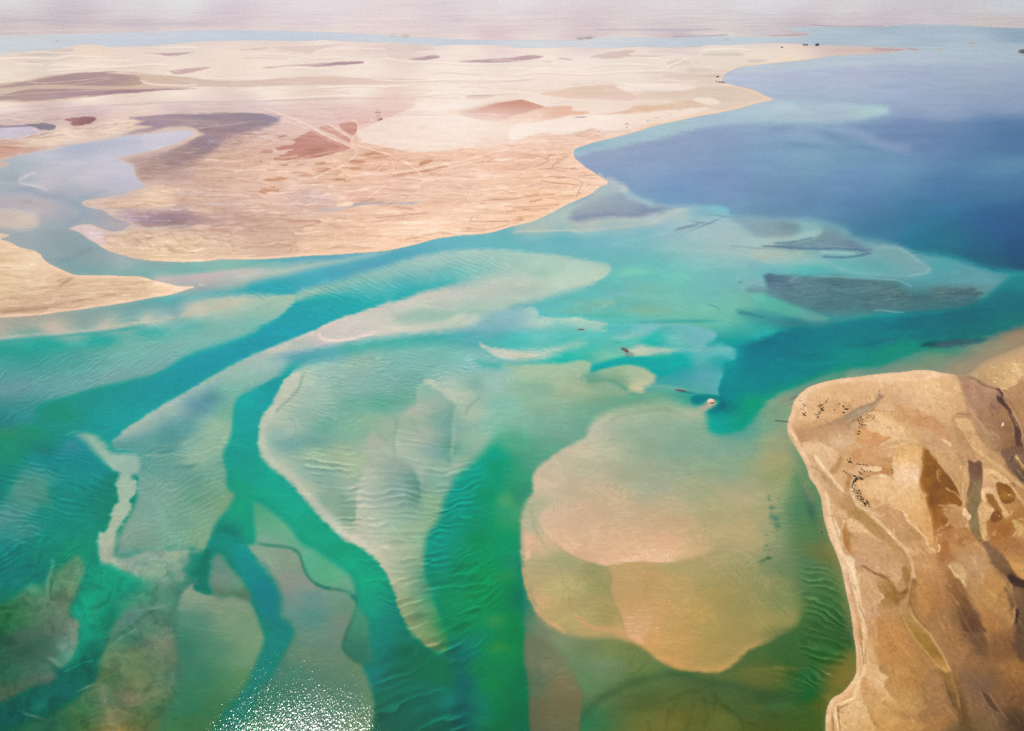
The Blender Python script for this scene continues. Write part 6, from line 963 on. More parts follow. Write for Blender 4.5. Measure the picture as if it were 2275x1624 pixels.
l("890,815 930,830 990,790 1030,790", "234,194,146", 1.6, 2, 0.7); b("1085,822,14,6,-10:248,216,176 1240,900,16,8,0:246,212,170 1000,772,18,5,10:246,212,172 1040,790,10,5,10:246,212,172", 0.9)
b("1180,480,90,24,6:246,208,164 1250,515,60,14,0:250,216,178 1260,300,40,60,0:222,168,104", 0.6)
# sheet B: pale flat, mauve marsh and its dark creek
p, l, b = sheet(1991.7, 807.0)
p("0,130 200,110 480,130 620,140 680,330 690,500 600,510 500,600 440,560 240,480 0,420", "100,200:230,188,142 300,250:234,194,144 500,250:228,182,132 650,400:218,170,120 100,380:218,176,134 350,360:234,194,146 500,450:222,178,128", 5, 2, 0.75)
l("0,100 120,90 260,78 400,95 480,120 600,125", "240,192,150", 1.4, 1.6, 0.8); l("0,150 100,170 200,165 380,130 440,140", "248,212,174", 2.4, 2.4, 0.7); l("0,120 160,112 300,110", "206,160,120", 0.8, 1.4, 0.5)
p("0,430 150,450 300,510 420,580 480,650 530,750 460,770 380,700 300,670 180,620 60,560 0,520", "60,470:208,156,106 250,560:204,150,102 420,680:200,146,102", 4, 1.5, 0.8)
l("0,495 90,515 150,522 190,515", "232,190,146", 1, 1.4, 0.7)
p("230,640 330,680 400,720 460,770 540,830 600,924 420,924 330,820 260,720", "330,720:208,164,124 480,860:202,158,118", 4, 1.5, 0.7)
p("462,768 500,780 540,800 560,830 540,840 500,810", "240,204,160", 1.6, 1, 0.9)
p("560,540 610,520 640,560 620,640 680,700 720,760 700,800 650,830 620,800 640,760 580,700 550,620", "184,140,94", 4, 1.5, 0.65)
p("600,560 700,560 760,600 800,700 860,800 940,900 860,924 780,860 730,770 690,700 620,640", "680,610:226,182,130 800,800:218,172,120", 3, 1.5, 0.8)
l("605,515 640,508 700,518 760,515", "136,102,66", 1.3, 1.8, 0.85); l("740,450 800,540 860,620 920,700 950,750", "222,180,132", 1.8, 3, 0.6)
l("620,640 680,690 720,770 780,860 860,910", "238,202,152", 1.4, 2, 0.7)
p("630,90 720,130 800,180 900,230 980,250 1030,290 1040,330 1090,400 1140,470 1180,600 1200,800 1230,924 1080,924 1000,780 920,680 850,600 780,500 740,420 690,330 650,230 620,150", "680,170:176,130,104 780,250:178,134,110 900,330:172,128,104 1000,450:150,106,84 850,450:166,126,98 950,600:158,116,84 1100,650:136,98,66 1000,750:164,124,90 1150,850:130,92,62 1100,520:156,112,72", 4, 3, 0.85)
b("700,160,50,30,20:160,112,90 720,240,26,30,0:158,110,90 990,455,34,26,20:132,86,76 860,500,60,30,30:150,112,84 1060,600,34,30,0:142,102,76", 0.6)
l("690,120 800,170 880,215 960,245 1010,262 1050,290 1072,320", "110,78,62", 1.6, 3, 0.8)
for k in range(34):
    rr = random.Random(3000 + k); x = rr.uniform(680, 1120); y = rr.uniform(220, 800)
    if x < 640 + (y - 150) * 0.42 or y < (x - 700) * 0.6: continue
    l("%g,%g %g,%g %g,%g" % (x, y, x + rr.uniform(10, 40), y + rr.uniform(20, 50), x + rr.uniform(20, 80), y + rr.uniform(50, 110)), rr.choice(["200,162,128", "134,98,72", "206,168,130"]), rr.uniform(0.5, 1.2), 2, rr.uniform(0.25, 0.55), 2)
p("860,60 960,20 1100,-20 1260,-20 1290,60 1270,150 1180,220 1120,262 1000,240 900,200 840,150 830,100", "950,100:200,160,110 1150,80:214,174,120 1200,180:220,180,124 900,170:190,150,104", 4, 2, 0.85)
for s in ("1180,0 1230,15 1260,10", "1200,40 1230,60 1220,90 1250,120 1255,150", "1150,60 1190,80 1210,70", "980,160 1010,150 1040,165", "970,190 1020,185", "1180,170 1215,200 1200,225", "1120,260 1180,225 1260,180", "1060,250 1110,262", "1080,95 1110,100", "960,40 1010,40"):
    l(s, "244,212,162", 1.1, 1.5, 0.85)
p("1120,265 1200,220 1292,170 1292,560 1260,560 1240,480 1200,420 1140,330", "1200,300:178,134,96 1260,400:164,122,80 1270,500:176,132,86", 3, 1.5, 0.85)
l("1075,265 1110,290 1140,325", "140,104,68", 1.6, 2.6, 0.8); l("1110,350 1160,410 1200,480 1240,540 1260,600", "150,110,68", 4, 5, 0.6)
l("1000,255 1040,275 1062,300 1068,325 1060,350 1080,390 1110,430 1140,455 1155,480 1150,510", "66,44,44", 2.6, 1.6, 0.95); l("1020,325 1032,360 1060,395 1100,430 1135,470", "58,38,42", 3.2, 2, 0.9)
l("1140,485 1140,520 1160,560 1185,600 1200,650 1205,700", "84,58,54", 1.6, 1.6, 0.9); l("1160,480 1175,530 1205,580 1230,640 1250,700 1258,760", "70,46,42", 1.8, 1.6, 0.9)
l("1160,510 1190,570 1215,630", "128,92,70", 2, 2, 0.8)
p("1195,640 1235,640 1258,720 1265,800 1285,860 1292,924 1240,890 1210,830 1195,760 1190,690", "74,48,46", 2, 1, 0.95)
l("1170,480 1210,540 1245,610 1265,680 1280,760", "206,162,112", 1.1, 1.6, 0.8); l("1125,490 1150,560 1180,620 1188,680 1180,740", "198,154,106", 1, 1.6, 0.6)
l("1070,618 1078,638", "244,228,208", 1.8, 1.4, 0.95)
# sheet C: rust pond, grey creek, ringed pool
p, l, b = sheet(1991.7, 1004.4)
p("-20,-20 260,-20 270,100 250,240 230,300 260,400 310,440 320,540 370,640 380,760 370,924 320,924 240,800 130,700 100,640 60,590 -20,580", "100,50:228,180,120 100,200:246,208,166 60,400:234,190,136 200,450:232,186,130 250,600:226,174,114 330,800:218,164,104 120,250:248,214,178", 4, 1.5, 0.85)
p("262,0 300,-30 340,0 380,50 420,110 480,190 540,250 590,330 630,420 660,500 660,550 600,545 520,520 480,540 470,600 520,650 520,720 450,750 400,800 360,740 350,640 320,560 300,470 310,420 270,390 240,320 246,260 268,180 264,80", "300,100:136,84,32 330,200:126,76,24 290,320:144,90,36 400,350:118,68,18 520,300:120,72,26 560,380:112,64,18 480,430:146,90,34 600,490:136,80,30 350,490:112,62,16 420,520:130,78,26 380,620:138,84,30 460,690:134,80,32 400,740:160,100,44 500,600:166,110,58", 1.8, 1.2, 0.97)
p("250,-20 290,-20 275,60 285,150 262,240 255,300 290,400 330,440 325,520 365,600 370,700 350,740 300,700 270,500 240,400 225,300", "200,140,80", 5, 1, 0.45)
l("425,170 415,220 420,270 445,300", "190,140,84", 2, 3, 0.8); l("430,180 455,200 440,240", "176,124,66", 1.6, 3, 0.6); l("495,360 540,390 590,410 640,460 665,490", "206,156,98", 1.8, 2, 0.9)
l("330,490 420,470 500,440 620,420", "104,58,18", 1.4, 4, 0.5); l("300,80 360,90 400,110", "104,60,20", 1, 3, 0.5)
p("340,0 400,-20 560,-20 620,60 640,130 665,190 680,250 670,330 660,400 650,440 600,330 540,250 470,180 420,100", "450,60:204,160,110 600,200:198,152,104 640,320:192,146,98", 3, 1.2, 0.85)
l("350,5 400,60 450,130 520,220 580,300 630,380 660,460", "216,174,122", 1.4, 2, 0.8); l("370,30 420,90", "150,104,62", 1, 2, 0.6)
l("560,60 600,110 640,150 660,190", "226,182,132", 1, 1.6, 0.7); b("650,150,9,14,20:244,208,160", 0.8)
l("660,10 700,60 722,120 735,190 730,260 705,330 700,430 715,520", "196,150,110", 3.4, 3, 0.8); l("690,200 680,280 672,360 668,470", "232,192,142", 1.2, 1.6, 0.8); l("610,0 650,60 690,140", "172,130,92", 2.4, 3, 0.6)
p("725,90 770,100 820,110 840,90 855,100 862,170 870,260 866,340 850,420 855,500 830,540 820,600 830,700 850,800 855,860 800,840 760,780 745,680 730,600 745,540 725,480 715,420 735,340 740,250 730,160", "770,130:108,74,58 830,170:98,66,56 800,230:112,82,66 790,330:122,98,68 820,400:132,106,70 780,500:124,104,68 770,620:124,108,72 800,720:130,114,76 830,820:124,98,62", 1.6, 1, 0.97)
for s in ("790,320 775,380 760,430", "800,300 805,370", "830,290 838,350 825,400", "850,270 852,330"):
    l(s, "170,138,98", 0.7, 1.2, 0.7)
l("865,110 880,200 884,300 880,400 862,460", "206,164,112", 1.6, 1.8, 0.85); l("855,90 875,105", "222,184,130", 1.4, 1.6, 0.9)
p("680,570 700,570 720,610 750,640 750,670 725,690 700,660 670,630", "248,210,164", 1.6, 1, 0.9); l("690,600 720,650 740,680", "196,150,106", 0.8, 1.2, 0.7)
p("480,580 560,570 650,600 670,640 720,690 740,760 700,760 600,750 540,700", "600,650:188,140,88 680,720:192,144,100", 4, 1.5, 0.8)
for s in ("415,543 450,542 478,548", "550,538 580,536 615,545", "470,560 476,590", "490,575 500,600", "480,615 510,612", "500,655 520,650", "560,590 565,605", "525,700 525,730 500,745", "470,770 455,755", "440,790 425,775", "430,800 415,790", "410,850 408,924", "480,640 500,630 520,640"):
    l(s, "236,190,140", 0.9, 1.2, 0.9)
l("560,740 620,760 680,750 730,730", "214,170,118", 1.6, 2.4, 0.8); p("430,924 470,850 520,790 600,760 740,800 700,850 560,924", "500,850:166,108,60 620,850:184,134,84", 4, 2, 0.8)
l("800,-10 900,50 960,100 1040,160 1120,220 1200,290 1292,360", "216,174,118", 3.6, 3, 0.85); l("840,0 960,80 1060,150 1160,230 1260,300", "238,198,142", 1, 1.4, 0.8); l("900,-20 1020,40 1100,130", "198,154,104", 5, 5, 0.6)
p("890,180 960,180 1020,195 1070,240 1130,300 1100,330 1040,300 980,285 1000,330 1010,380 1000,400 930,360 880,360 870,330 885,250", "950,200:232,190,130 1060,260:236,196,134 930,300:214,162,118 990,340:204,152,108", 2, 1.2, 0.95)
l("945,240 970,235 1000,260 1030,275", "176,122,74", 1.6, 2, 0.8); b("1025,230,8,10,0:196,146,92 990,250,14,8,20:184,130,84", 0.7)
p("862,440 880,370 940,360 1000,385 1030,430 1060,510 1110,590 1150,640 1165,610 1162,640 1140,670 1110,685 1080,640 1040,570 990,500 950,440 900,420 910,480 900,520 870,490", "920,390:240,196,150 1000,430:222,176,124 1080,600:220,174,118", 1.8, 1, 0.9)
l("1160,600 1164,625 1150,655 1125,680", "244,206,152", 1.1, 1.4, 0.9)
p("905,430 960,425 1000,470 1050,560 1070,610 1030,610 1000,600 960,550 920,490", "940,450:146,92,42 1010,560:140,86,40", 2, 1, 0.9)
p("1020,300 1060,312 1110,325 1150,345 1180,390 1205,430 1190,480 1150,510 1110,530 1070,515 1045,470 1025,410 1018,360", "1060,340:140,88,34 1110,340:110,66,24 1080,440:144,92,34 1160,400:128,80,32 1130,500:118,72,28 1140,440:170,118,54", 1.2, 0.6, 0.97)
l("1100,345 1130,390 1150,430", "104,62,26", 1.2, 2, 0.5); b("1142,435,14,8,0:240,186,104", 0.9)
l("1110,320 1160,345 1200,400 1240,460 1280,520 1292,560", "232,192,134", 1.5, 1.8, 0.85)
p("870,500 900,520 940,560 975,570 960,620 940,680 920,690 900,640 910,740 925,820 905,850 880,810 860,700 850,640 820,610 830,560", "880,600:216,172,118 870,700:212,166,114 940,600:222,180,126 900,800:216,172,118", 2.4, 1.2, 0.85)
l("965,565 980,590 960,620 940,660", "244,208,152", 1.2, 1.6, 0.8); l("855,800 880,860 895,910", "222,182,128", 1.4, 2, 0.7)
p("980,610 1040,600 1070,640 1060,700 1010,730 960,710 950,660", "1000,660:120,72,34 1040,690:108,62,28", 3, 2, 0.9); b("1040,650,10,8,40:222,160,104 1062,695,5,8,0:246,206,150", 0.9)
p("930,760 1000,720 1080,690 1160,640 1230,560 1292,600 1292,700 1220,800 1160,924 980,924 940,850", "1000,800:158,100,48 1100,780:150,92,42 1200,680:166,110,54 1080,880:158,100,48", 5, 3, 0.85)
b("985,830,22,24,30:204,152,98 1000,800,10,8,0:216,164,110 1262,680,26,14,0:206,158,96", 0.8)
p("1170,700 1220,690 1250,720 1292,760 1270,830 1240,840 1225,800 1190,750", "208,168,104", 2, 2, 0.9); l("1170,870 1200,830 1225,800", "224,184,124", 1.2, 1.6, 0.8)
l("1165,330 1190,320 1200,350", "136,96,66", 2, 2.4, 0.8); l("1170,530 1230,490 1250,540 1292,580", "150,112,70", 2, 4, 0.5)
p("1060,0 1120,-30 1292,-30 1292,320 1220,240 1160,170 1130,110 1080,60", "1100,20:108,80,66 1180,80:118,90,70 1250,230:76,66,54 1180,150:96,72,60", 3, 2, 0.9)
l("1200,30 1230,70 1270,130 1292,160", "226,190,134", 3, 2, 0.95); l("1230,80 1260,130 1292,180", "150,94,44", 2, 2, 0.8); l("1150,110 1170,60 1200,30", "70,48,50", 1.6, 2.4, 0.8); l("1220,170 1260,220 1292,270", "160,130,92", 1.6, 2.4, 0.7)
l("-20,570 60,590 90,640 130,700 200,770 260,840 300,890 320,940", "246,206,156", 1.8, 1.6, 0.9); b("95,630,12,10,0:252,220,180 115,650,10,10,0:250,214,172", 0.9)
p("-20,590 50,600 90,660 130,720 220,800 270,860 300,930 -20,930", "50,700:196,148,98 150,850:190,142,92 20,880:206,160,110", 2, 1, 0.85)
# sheet D: the mid cape, beach and shrubby delta of the creek
p, l, b = sheet(1785.7, 1141.8)
l("240,-20 260,60 290,150 330,260 370,370 420,470 470,560 500,640 520,720 545,820 570,924", "246,212,172", 6, 2.6, 0.9)
l("300,30 330,110 360,180 355,240", "252,224,188", 2, 1.6, 0.9); p("420,420 480,430 515,480 520,560 570,640 575,720 560,760 520,720 490,640 450,560 430,480", "248,216,176", 2, 1, 0.9)
l("350,240 390,300 410,350 440,390", "214,166,118", 1.4, 1.8, 0.7); l("430,460 420,500 450,540 480,600 500,680 520,740", "196,144,94", 0.9, 1.3, 0.7); l("500,710 520,740 530,765", "110,74,42", 0.9, 1.2, 0.8)
l("205,0 225,120 270,260 330,400 380,540 410,680 430,800 455,924", "222,176,124", 3, 4, 0.7)
p("415,60 425,75 430,110 445,160 480,190 520,200 490,230 470,280 490,330 480,370 500,415 460,390 425,340 405,280 398,200 400,120", "415,100:192,140,84 420,200:172,118,62 440,280:166,110,54 470,370:176,120,64 480,230:182,134,82", 1.6, 0.8, 0.95)
l("412,55 402,100 396,140", "246,210,164", 1.2, 1.4, 0.9)
p("440,60 520,50 580,90 640,150 700,210 770,270 700,240 620,200 540,200 470,180 450,150", "232,190,140", 2, 1, 0.85); l("470,180 530,196 620,196 660,215 700,240", "182,130,80", 1, 1.6, 0.6)
p("500,200 620,205 720,250 820,330 900,420 980,500 1000,560 980,640 940,720 880,680 800,600 720,590 640,550 560,500 500,420 480,330 490,250", "560,300:206,160,112 700,330:202,156,112 650,480:204,158,116 800,450:196,150,106 850,580:206,162,118 560,440:200,152,108", 4, 2, 0.8)
p("480,-30 620,-20 720,60 800,150 860,230 940,320 1000,400 1020,480 960,440 880,340 780,260 680,190 600,110 540,60", "560,20:170,128,70 700,130:172,130,76 850,260:178,134,82 960,380:186,140,88", 4, 1.5, 0.8)
l("620,-20 700,30 780,100 850,170 900,230 980,300 1040,370 1090,460 1110,560 1120,640 1105,690", "232,190,142", 3, 2.6, 0.85); l("680,10 780,80 860,180 930,260", "244,206,160", 1.2, 1.6, 0.8)
p("960,300 1020,330 1100,360 1165,410 1120,425 1060,410 1020,380", "226,184,134", 2, 1, 0.85)
p("820,90 900,60 1020,20 1060,80 1120,140 1190,200 1240,260 1260,340 1290,400 1180,400 1100,350 1000,300 920,220 870,150", "950,120:196,148,102 1100,250:190,142,94 1220,350:204,156,104", 3, 1.5, 0.8)
l("1040,20 1060,80 1130,140 1190,200 1240,260 1260,320 1300,380", "240,196,142", 1.6, 1.6, 0.9); l("1240,345 1270,390 1300,400", "226,182,132", 2, 2, 0.8); l("720,10 780,20 820,10", "246,212,168", 1, 1.4, 0.9)
l("560,510 620,540 680,585 740,610 800,620 850,660 890,710 920,760 950,800", "146,98,46", 2.2, 2, 0.85, 1.5); l("700,600 780,615 840,660", "128,82,38", 1.2, 1.8, 0.8, 1.2)
p("730,690 780,670 840,690 880,720 930,770 960,800 1000,780 1040,740 1000,640 1000,560 1040,540 1070,620 1060,690 1050,770 1020,820 970,870 940,924 860,890 800,830 750,760", "780,720:176,130,76 850,800:164,116,58 920,850:146,100,44 1020,620:160,112,58 1010,790:120,84,38 950,780:154,106,50", 3, 3, 0.85)
p("1110,650 1140,690 1135,760 1130,840 1090,870 1085,924 1060,924 1060,840 1090,740 1100,690", "140,98,52", 2, 2.2, 0.85)
p("760,880 820,850 900,880 930,924 760,924", "166,120,66", 3, 3, 0.8)
l("720,770 750,790 790,820 800,840 760,870 770,890 750,920", "236,196,152", 1.5, 2, 0.85, 2); b("1058,710,12,10,0:212,164,104 1058,710,5,4,0:160,112,60", 0.9)
for k in range(60):
    rr = random.Random(3200 + k); x = rr.uniform(740, 1040); y = rr.uniform(680, 920)
    b("%g,%g,%g,%g,%g:%s" % (x, y, rr.uniform(5, 14), rr.uniform(3, 8), rr.uniform(0, 90), rr.choice(["110,74,34", "192,146,90", "130,90,42"])), 0.5)
p("560,560 640,600 720,640 730,700 760,780 740,900 720,924 600,924 580,800 560,700 530,620", "640,700:214,168,118 680,850:206,160,114", 4, 1.5, 0.7)
p("1130,440 1290,420 1290,924 1150,924 1150,700 1130,600", "1200,500:196,146,94 1250,700:184,128,72 1200,880:188,134,78", 6, 2, 0.7)
# sheet E: southern flats with the long dark fan
p, l, b = sheet(1991.7, 1201.9)
p("420,100 520,-20 540,120 500,200 520,290 600,370 660,410 700,520 740,620 800,740 880,880 900,924 700,924 640,780 600,660 540,560 500,480 520,400 440,320 410,200", "460,60:160,98,50 450,200:154,102,58 520,330:164,112,62 600,450:138,92,52 660,600:110,72,44 720,740:98,64,44 800,860:84,54,38 600,600:130,88,52", 3.5, 2.5, 0.85)
l("430,30 440,80 420,110", "250,208,156", 1.6, 1.6, 0.9); l("300,-10 340,60 400,110", "228,184,132", 2.4, 2.4, 0.85); l("300,60 350,110 400,130", "214,170,120", 2, 3, 0.6)
p("520,240 600,220 680,260 720,340 700,400 660,390 600,360 560,300", "600,260:200,158,108 680,320:208,168,116", 4, 2, 0.8)
l("530,240 560,290 590,345", "244,208,154", 1.4, 1.8, 0.9); l("590,350 640,370 660,390", "232,198,140", 3, 3, 0.8); l("665,390 690,430 705,450", "252,220,166", 1.6, 1.6, 0.95)
p("700,0 780,60 820,180 860,340 880,480 820,600 780,640 740,560 700,420 740,300 720,150", "760,100:196,148,98 800,250:194,150,104 830,380:190,144,96 780,550:176,132,84", 6, 3, 0.6)
l("790,130 800,200 790,260", "210,168,118", 3, 4, 0.6); l("850,310 870,350 860,400", "210,168,118", 2.4, 3, 0.7); l("770,590 785,640 800,680", "134,98,64", 1, 2, 0.6)
l("760,10 830,50 900,100 950,180 980,220", "206,160,108", 3, 3, 0.75)
p("860,10 920,0 1000,60 1060,110 1120,180 1180,280 1240,360 1292,400 1292,480 1200,440 1120,360 1080,330 1020,280 960,220 920,120", "930,60:120,88,66 1040,150:116,86,62 1120,240:110,80,52 1180,380:70,48,38 1260,430:46,32,30", 3.5, 2.5, 0.9)
p("1130,345 1180,340 1240,390 1292,420 1292,500 1240,470 1190,460 1150,400", "44,30,28", 2, 1.5, 0.95); l("1125,395 1180,430", "40,28,26", 1.2, 1.6, 0.8)
p("1140,180 1200,200 1292,240 1292,390 1230,350 1180,280", "206,150,84", 3, 2, 0.8); p("960,20 1292,-20 1292,230 1180,200 1120,170 1040,100", "1100,60:174,116,66 1200,150:178,124,70 1250,40:160,104,56", 4, 2, 0.7)
l("1060,340 1120,400 1150,460 1180,520 1200,580", "158,120,84", 2.4, 3, 0.8); l("1090,460 1130,540 1160,620 1180,680", "94,66,48", 3.2, 3, 0.75); p("1180,480 1292,500 1292,700 1230,680 1200,600", "104,78,54", 3, 2, 0.85)
l("1245,690 1230,740 1222,790 1225,840", "38,28,22", 3, 2, 0.95); l("1190,700 1200,740 1190,800 1165,840", "216,158,92", 1.2, 1.8, 0.85); l("1120,780 1150,830 1160,855", "206,150,86", 1, 1.6, 0.7)
p("1250,680 1292,690 1292,924 1220,924 1235,840 1245,760", "1270,750:92,70,48 1260,880:76,56,38", 2.5, 1.5, 0.9)
p("880,480 1000,440 1080,480 1120,600 1180,760 1160,860 1100,800 1000,740 940,660 900,580", "1000,560:184,132,76 1080,660:186,130,68 1000,700:188,140,84", 8, 3, 0.6)
l("520,520 570,560 600,610 640,650", "186,140,92", 1.6, 2.6, 0.7); l("490,570 540,600 570,610", "180,132,84", 1.2, 2.4, 0.6); l("410,700 430,780 450,840 500,900", "186,136,90", 2.4, 4, 0.6); l("530,440 560,465", "198,146,94", 1.4, 2, 0.7)
p("100,140 180,120 300,160 420,200 500,300 480,400 440,500 380,600 420,700 300,800 220,780 150,640 130,560 200,420 190,300", "250,220:196,146,94 350,350:188,136,84 250,500:180,126,72 350,700:172,116,62 200,700:178,124,68 420,460:174,120,66", 8, 3, 0.5)
l("150,-10 200,80 220,130", "230,186,134", 1.6, 2, 0.6)
# sheet F: sandy fan at the foot of the spit
p, l, b = sheet(1811.4, 1421.7)
p("500,0 560,20 600,100 640,200 640,300 700,360 740,380 700,420 700,480 760,560 820,640 760,620 680,560 620,520 560,460 500,360 490,200", "530,100:214,172,118 580,260:216,170,118 650,400:236,192,142 600,460:232,186,134 740,590:216,168,110", 3, 1.5, 0.85)
l("415,0 425,120 415,240 430,330 400,430 340,500 270,580 210,610", "222,178,126", 3, 4, 0.8); l("460,0 480,150 490,280 480,350 440,430 400,540 390,600", "240,204,158", 3.6, 3, 0.85)
l("462,10 472,80 480,140 486,200 488,260", "112,80,50", 1, 1.2, 0.85, 0.4); l("495,60 503,130 508,200 505,240", "130,94,58", 0.8, 1.1, 0.8, 0.4); l("475,0 490,60 494,140", "250,218,174", 1.2, 1.4, 0.8, 0.4)
p("465,400 500,380 530,450 560,500 620,560 700,620 720,700 640,660 560,700 520,650 480,600 465,520", "500,500:204,150,92 600,600:206,158,102", 3, 1.5, 0.8)
p("250,700 330,640 400,610 470,630 520,700 560,780 600,850 640,900 600,924 300,924 260,800", "350,700:228,186,134 450,760:232,190,136 400,860:218,174,118 540,850:214,168,108", 4, 2, 0.85)
l("215,650 260,640 320,615 385,598", "244,210,160", 2, 1.6, 0.95, 0.4); l("240,690 290,672 320,655 330,640", "150,112,70", 1.2, 1.4, 0.8, 0.4); l("232,665 222,700 232,730", "80,58,40", 1, 1.1, 0.85, 0.3)
l("215,660 200,720 210,800 230,870 240,924", "240,204,154", 2.2, 1.8, 0.9, 0.4); l("235,700 228,760 240,840 252,924", "126,94,60", 1, 1.3, 0.8, 0.4); l("250,740 262,830 275,924", "236,198,148", 1.8, 1.8, 0.8, 0.4)
l("175,560 160,640 150,760 150,924", "206,164,104", 1.4, 2, 0.7, 0.5); l("165,700 168,800 175,924", "160,124,74", 1.2, 2, 0.6, 0.5); l("130,700 120,800 115,924", "190,150,88", 1.6, 2.4, 0.6, 0.5)
l("468,640 500,680 530,740 560,790", "244,206,152", 1.6, 1.6, 0.85); l("530,720 560,780 600,850 660,910", "166,120,64", 2, 2.6, 0.75); l("510,840 580,870 630,890", "230,186,126", 1.4, 2, 0.7)
p("820,640 960,620 1080,660 1100,700 1000,780 900,760 840,720 740,700 700,640", "900,680:192,146,86 1000,720:186,140,80", 5, 2.5, 0.7); p("560,700 700,720 900,800 1060,820 1080,924 680,924 640,860", "750,800:206,158,92 950,860:194,144,78", 6, 3, 0.7)
p("700,260 900,280 1100,420 1000,560 860,600 760,560 700,460 740,400", "800,350:190,142,84 950,480:180,128,68 850,540:188,140,80", 7, 3, 0.6)
p("600,60 760,0 900,60 1000,200 900,280 700,260 620,200", "700,120:188,134,74 850,150:184,130,72", 7, 3, 0.6); p("1100,430 1292,400 1292,924 1120,924 1080,700 1120,560", "1180,500:170,122,76 1220,750:150,108,72 1150,850:160,114,64", 7, 3, 0.6)
for k in range(80):
    rr = random.Random(3400 + k); x = rr.uniform(2000, 2290); y = rr.uniform(1230, 1610)
    a_ = math.radians(rr.uniform(48, 66)); ln = rr.uniform(15, 60)
    L(GI, "%g,%g %g,%g %g,%g" % (x, y, x + ln / 2 * math.cos(a_) + rr.uniform(-3, 3), y + ln / 2 * math.sin(a_), x + ln * math.cos(a_), y + ln * math.sin(a_)), rr.choice(["206,160,108", "116,82,54", "190,142,92", "140,98,60"]), rr.uniform(0.6, 2), rr.uniform(2, 5), 4, rr.uniform(0.15, 0.35))
# ------------------------------------------------------------------ put shore, texture and ripples together
dx_, dy_ = N1, N2
T1 = fbm(U, V * 2.2, 40, 5, 91); T2 = fbm(U, V * 2.6, 9, 4, 133); T3 = fbm(U + 30 * N2, V * 1.6 + 30 * N1, 26, 5, 171)
ridge = 1 - np.abs(T3) * 2.2
near = sstep((Y - 250) / 500)
def soften(a, n):
    for _ in range(n):
        a = (a + np.roll(a, 1, 0) + np.roll(a, -1, 0)) / 3; a = (a + np.roll(a, 1, 1) + np.roll(a, -1, 1)) / 3
    return a
DUNEM = soften(sstep((GI[..., 0] + GI[..., 2] * 0.7 - 372) / 34), 8)
# beach rim: pale dry sand just inside the waterline
rimw = np.where(Y < 200, 2.0, np.where(Y > 800, 7.0, 4.0)).astype(np.float32)
k = (np.exp(-((LD - rimw * 0.6) / rimw) ** 2) * sstep(LD / 1.5 + 0.5) * np.where(X > 1720, 0.5 * (1 + 0.5 * T1) * sstep((2110 - X) / 40), np.clip((X - 330) / 160, 0.12, 0.62) + 0.5 * sstep((Y - 560) / 20) * (X < 460)) * sstep((Y - 95) / 60))[..., None]
rimc = np.array([248, 212, 178], np.float32) * np.where(X > 1700, 0.985, 1.0)[..., None]
GI = GI * (1 - k) + rimc * k
# wind and tide streaks on the land: long thin flow lines, pale against rosy or ochre ground
def streaks(u, v, ln, th, seed, warp=1.0):
    a = fbm(u / ln + warp * 0.9 * N1, v / th + warp * 1.6 * N2, 1.0, 3, seed, 0.55)
    b_ = fbm(u / ln * 2.3 + warp * 0.8 * N2, v / th * 2.1 - warp * 1.2 * N1, 1.0, 2, seed + 20, 0.5)
    return np.clip(a * 1.1 + b_ * 0.55, -1.4, 1.4)
s1 = streaks(X, Y, 75.0, 5.0, 601); s2 = streaks(X, Y, 38.0, 2.6, 631, 1.4)
ca, sa = math.cos(math.radians(57)), math.sin(math.radians(57))
q1 = streaks(X * ca + Y * sa, -X * sa + Y * ca, 70.0, 13.0, 661, 2.0); q2 = streaks(X * ca + Y * sa, -X * sa + Y * ca, 26.0, 6.0, 691, 2.0)
south = sstep((Y - 740) / 60) * (X > 1500)
calm = sstep((GI[..., 0] + GI[..., 2] * 0.7 - 368) / 16) * (Y < 345)       # smooth wind-blown dune sand
far = sstep((Y - 100) / 140)
patchy = 0.45 + 0.75 * sstep(0.5 + 0.9 * T1)
a1 = (0.018 + 0.027 * sstep((Y - 240) / 90)) * (1 - 0.6 * calm) * (0.6 + 0.4 * far)
tex = np.where(south > 0.5, (0.026 * q1 + 0.030 * q2) * patchy, a1 * (s1 + 0.75 * s2) * patchy) + 0.010 * T2 * far
tex *= sstep(LD / 6 + 0.4)
GI = GI * (1 + tex[..., None] * np.array([0.75, 1.05, 1.35], np.float32))
capem = (0.12 * south)[..., None]
GI = GI * (1 - capem) + np.array([222, 180, 134], np.float32) * capem
# thin drainage lines and wheel tracks: the zero lines of slow noise
def veins(u, v, sc, seed, wid, octs=3):
    n_ = fbm(u, v, sc, octs, seed, 0.5)
    g_ = np.hypot(np.gradient(n_, axis=0), np.gradient(n_, axis=1)) + 1e-4
    return np.exp(-(n_ / (g_ * wid)) ** 2)
cq, sq = X * ca + Y * sa, -X * sa + Y * ca
ve1 = veins(cq * 0.5, sq * 1.3, 60.0, 921, 0.9); ve2 = veins(cq * 0.6, sq * 1.3, 34.0, 931, 0.8, 4)
gate = sstep(0.3 + 1.2 * T3) ; gate2 = sstep(0.2 - 1.2 * T3)
gr = fbm(cq, sq * 1.6, 7.0, 3, 951, 0.6)
k1 = (south * sstep((LD - 14) / 10))
GI = GI * (1 + (k1 * (0.10 * ve1 * gate - 0.13 * ve2 * gate2 + 0.035 * gr))[..., None] * np.array([0.85, 1.0, 1.2]))
ve3 = veins(X * 0.42, Y * 1.5, 52.0, 961, 0.8, 3); ve4 = veins(X * 0.35, Y * 1.7, 36.0, 971, 0.8, 4)
k2 = sstep((Y - 235) / 40) * (Y < 720) * (X < 1400) * sstep((LD - 6) / 8) * (1 - calm)
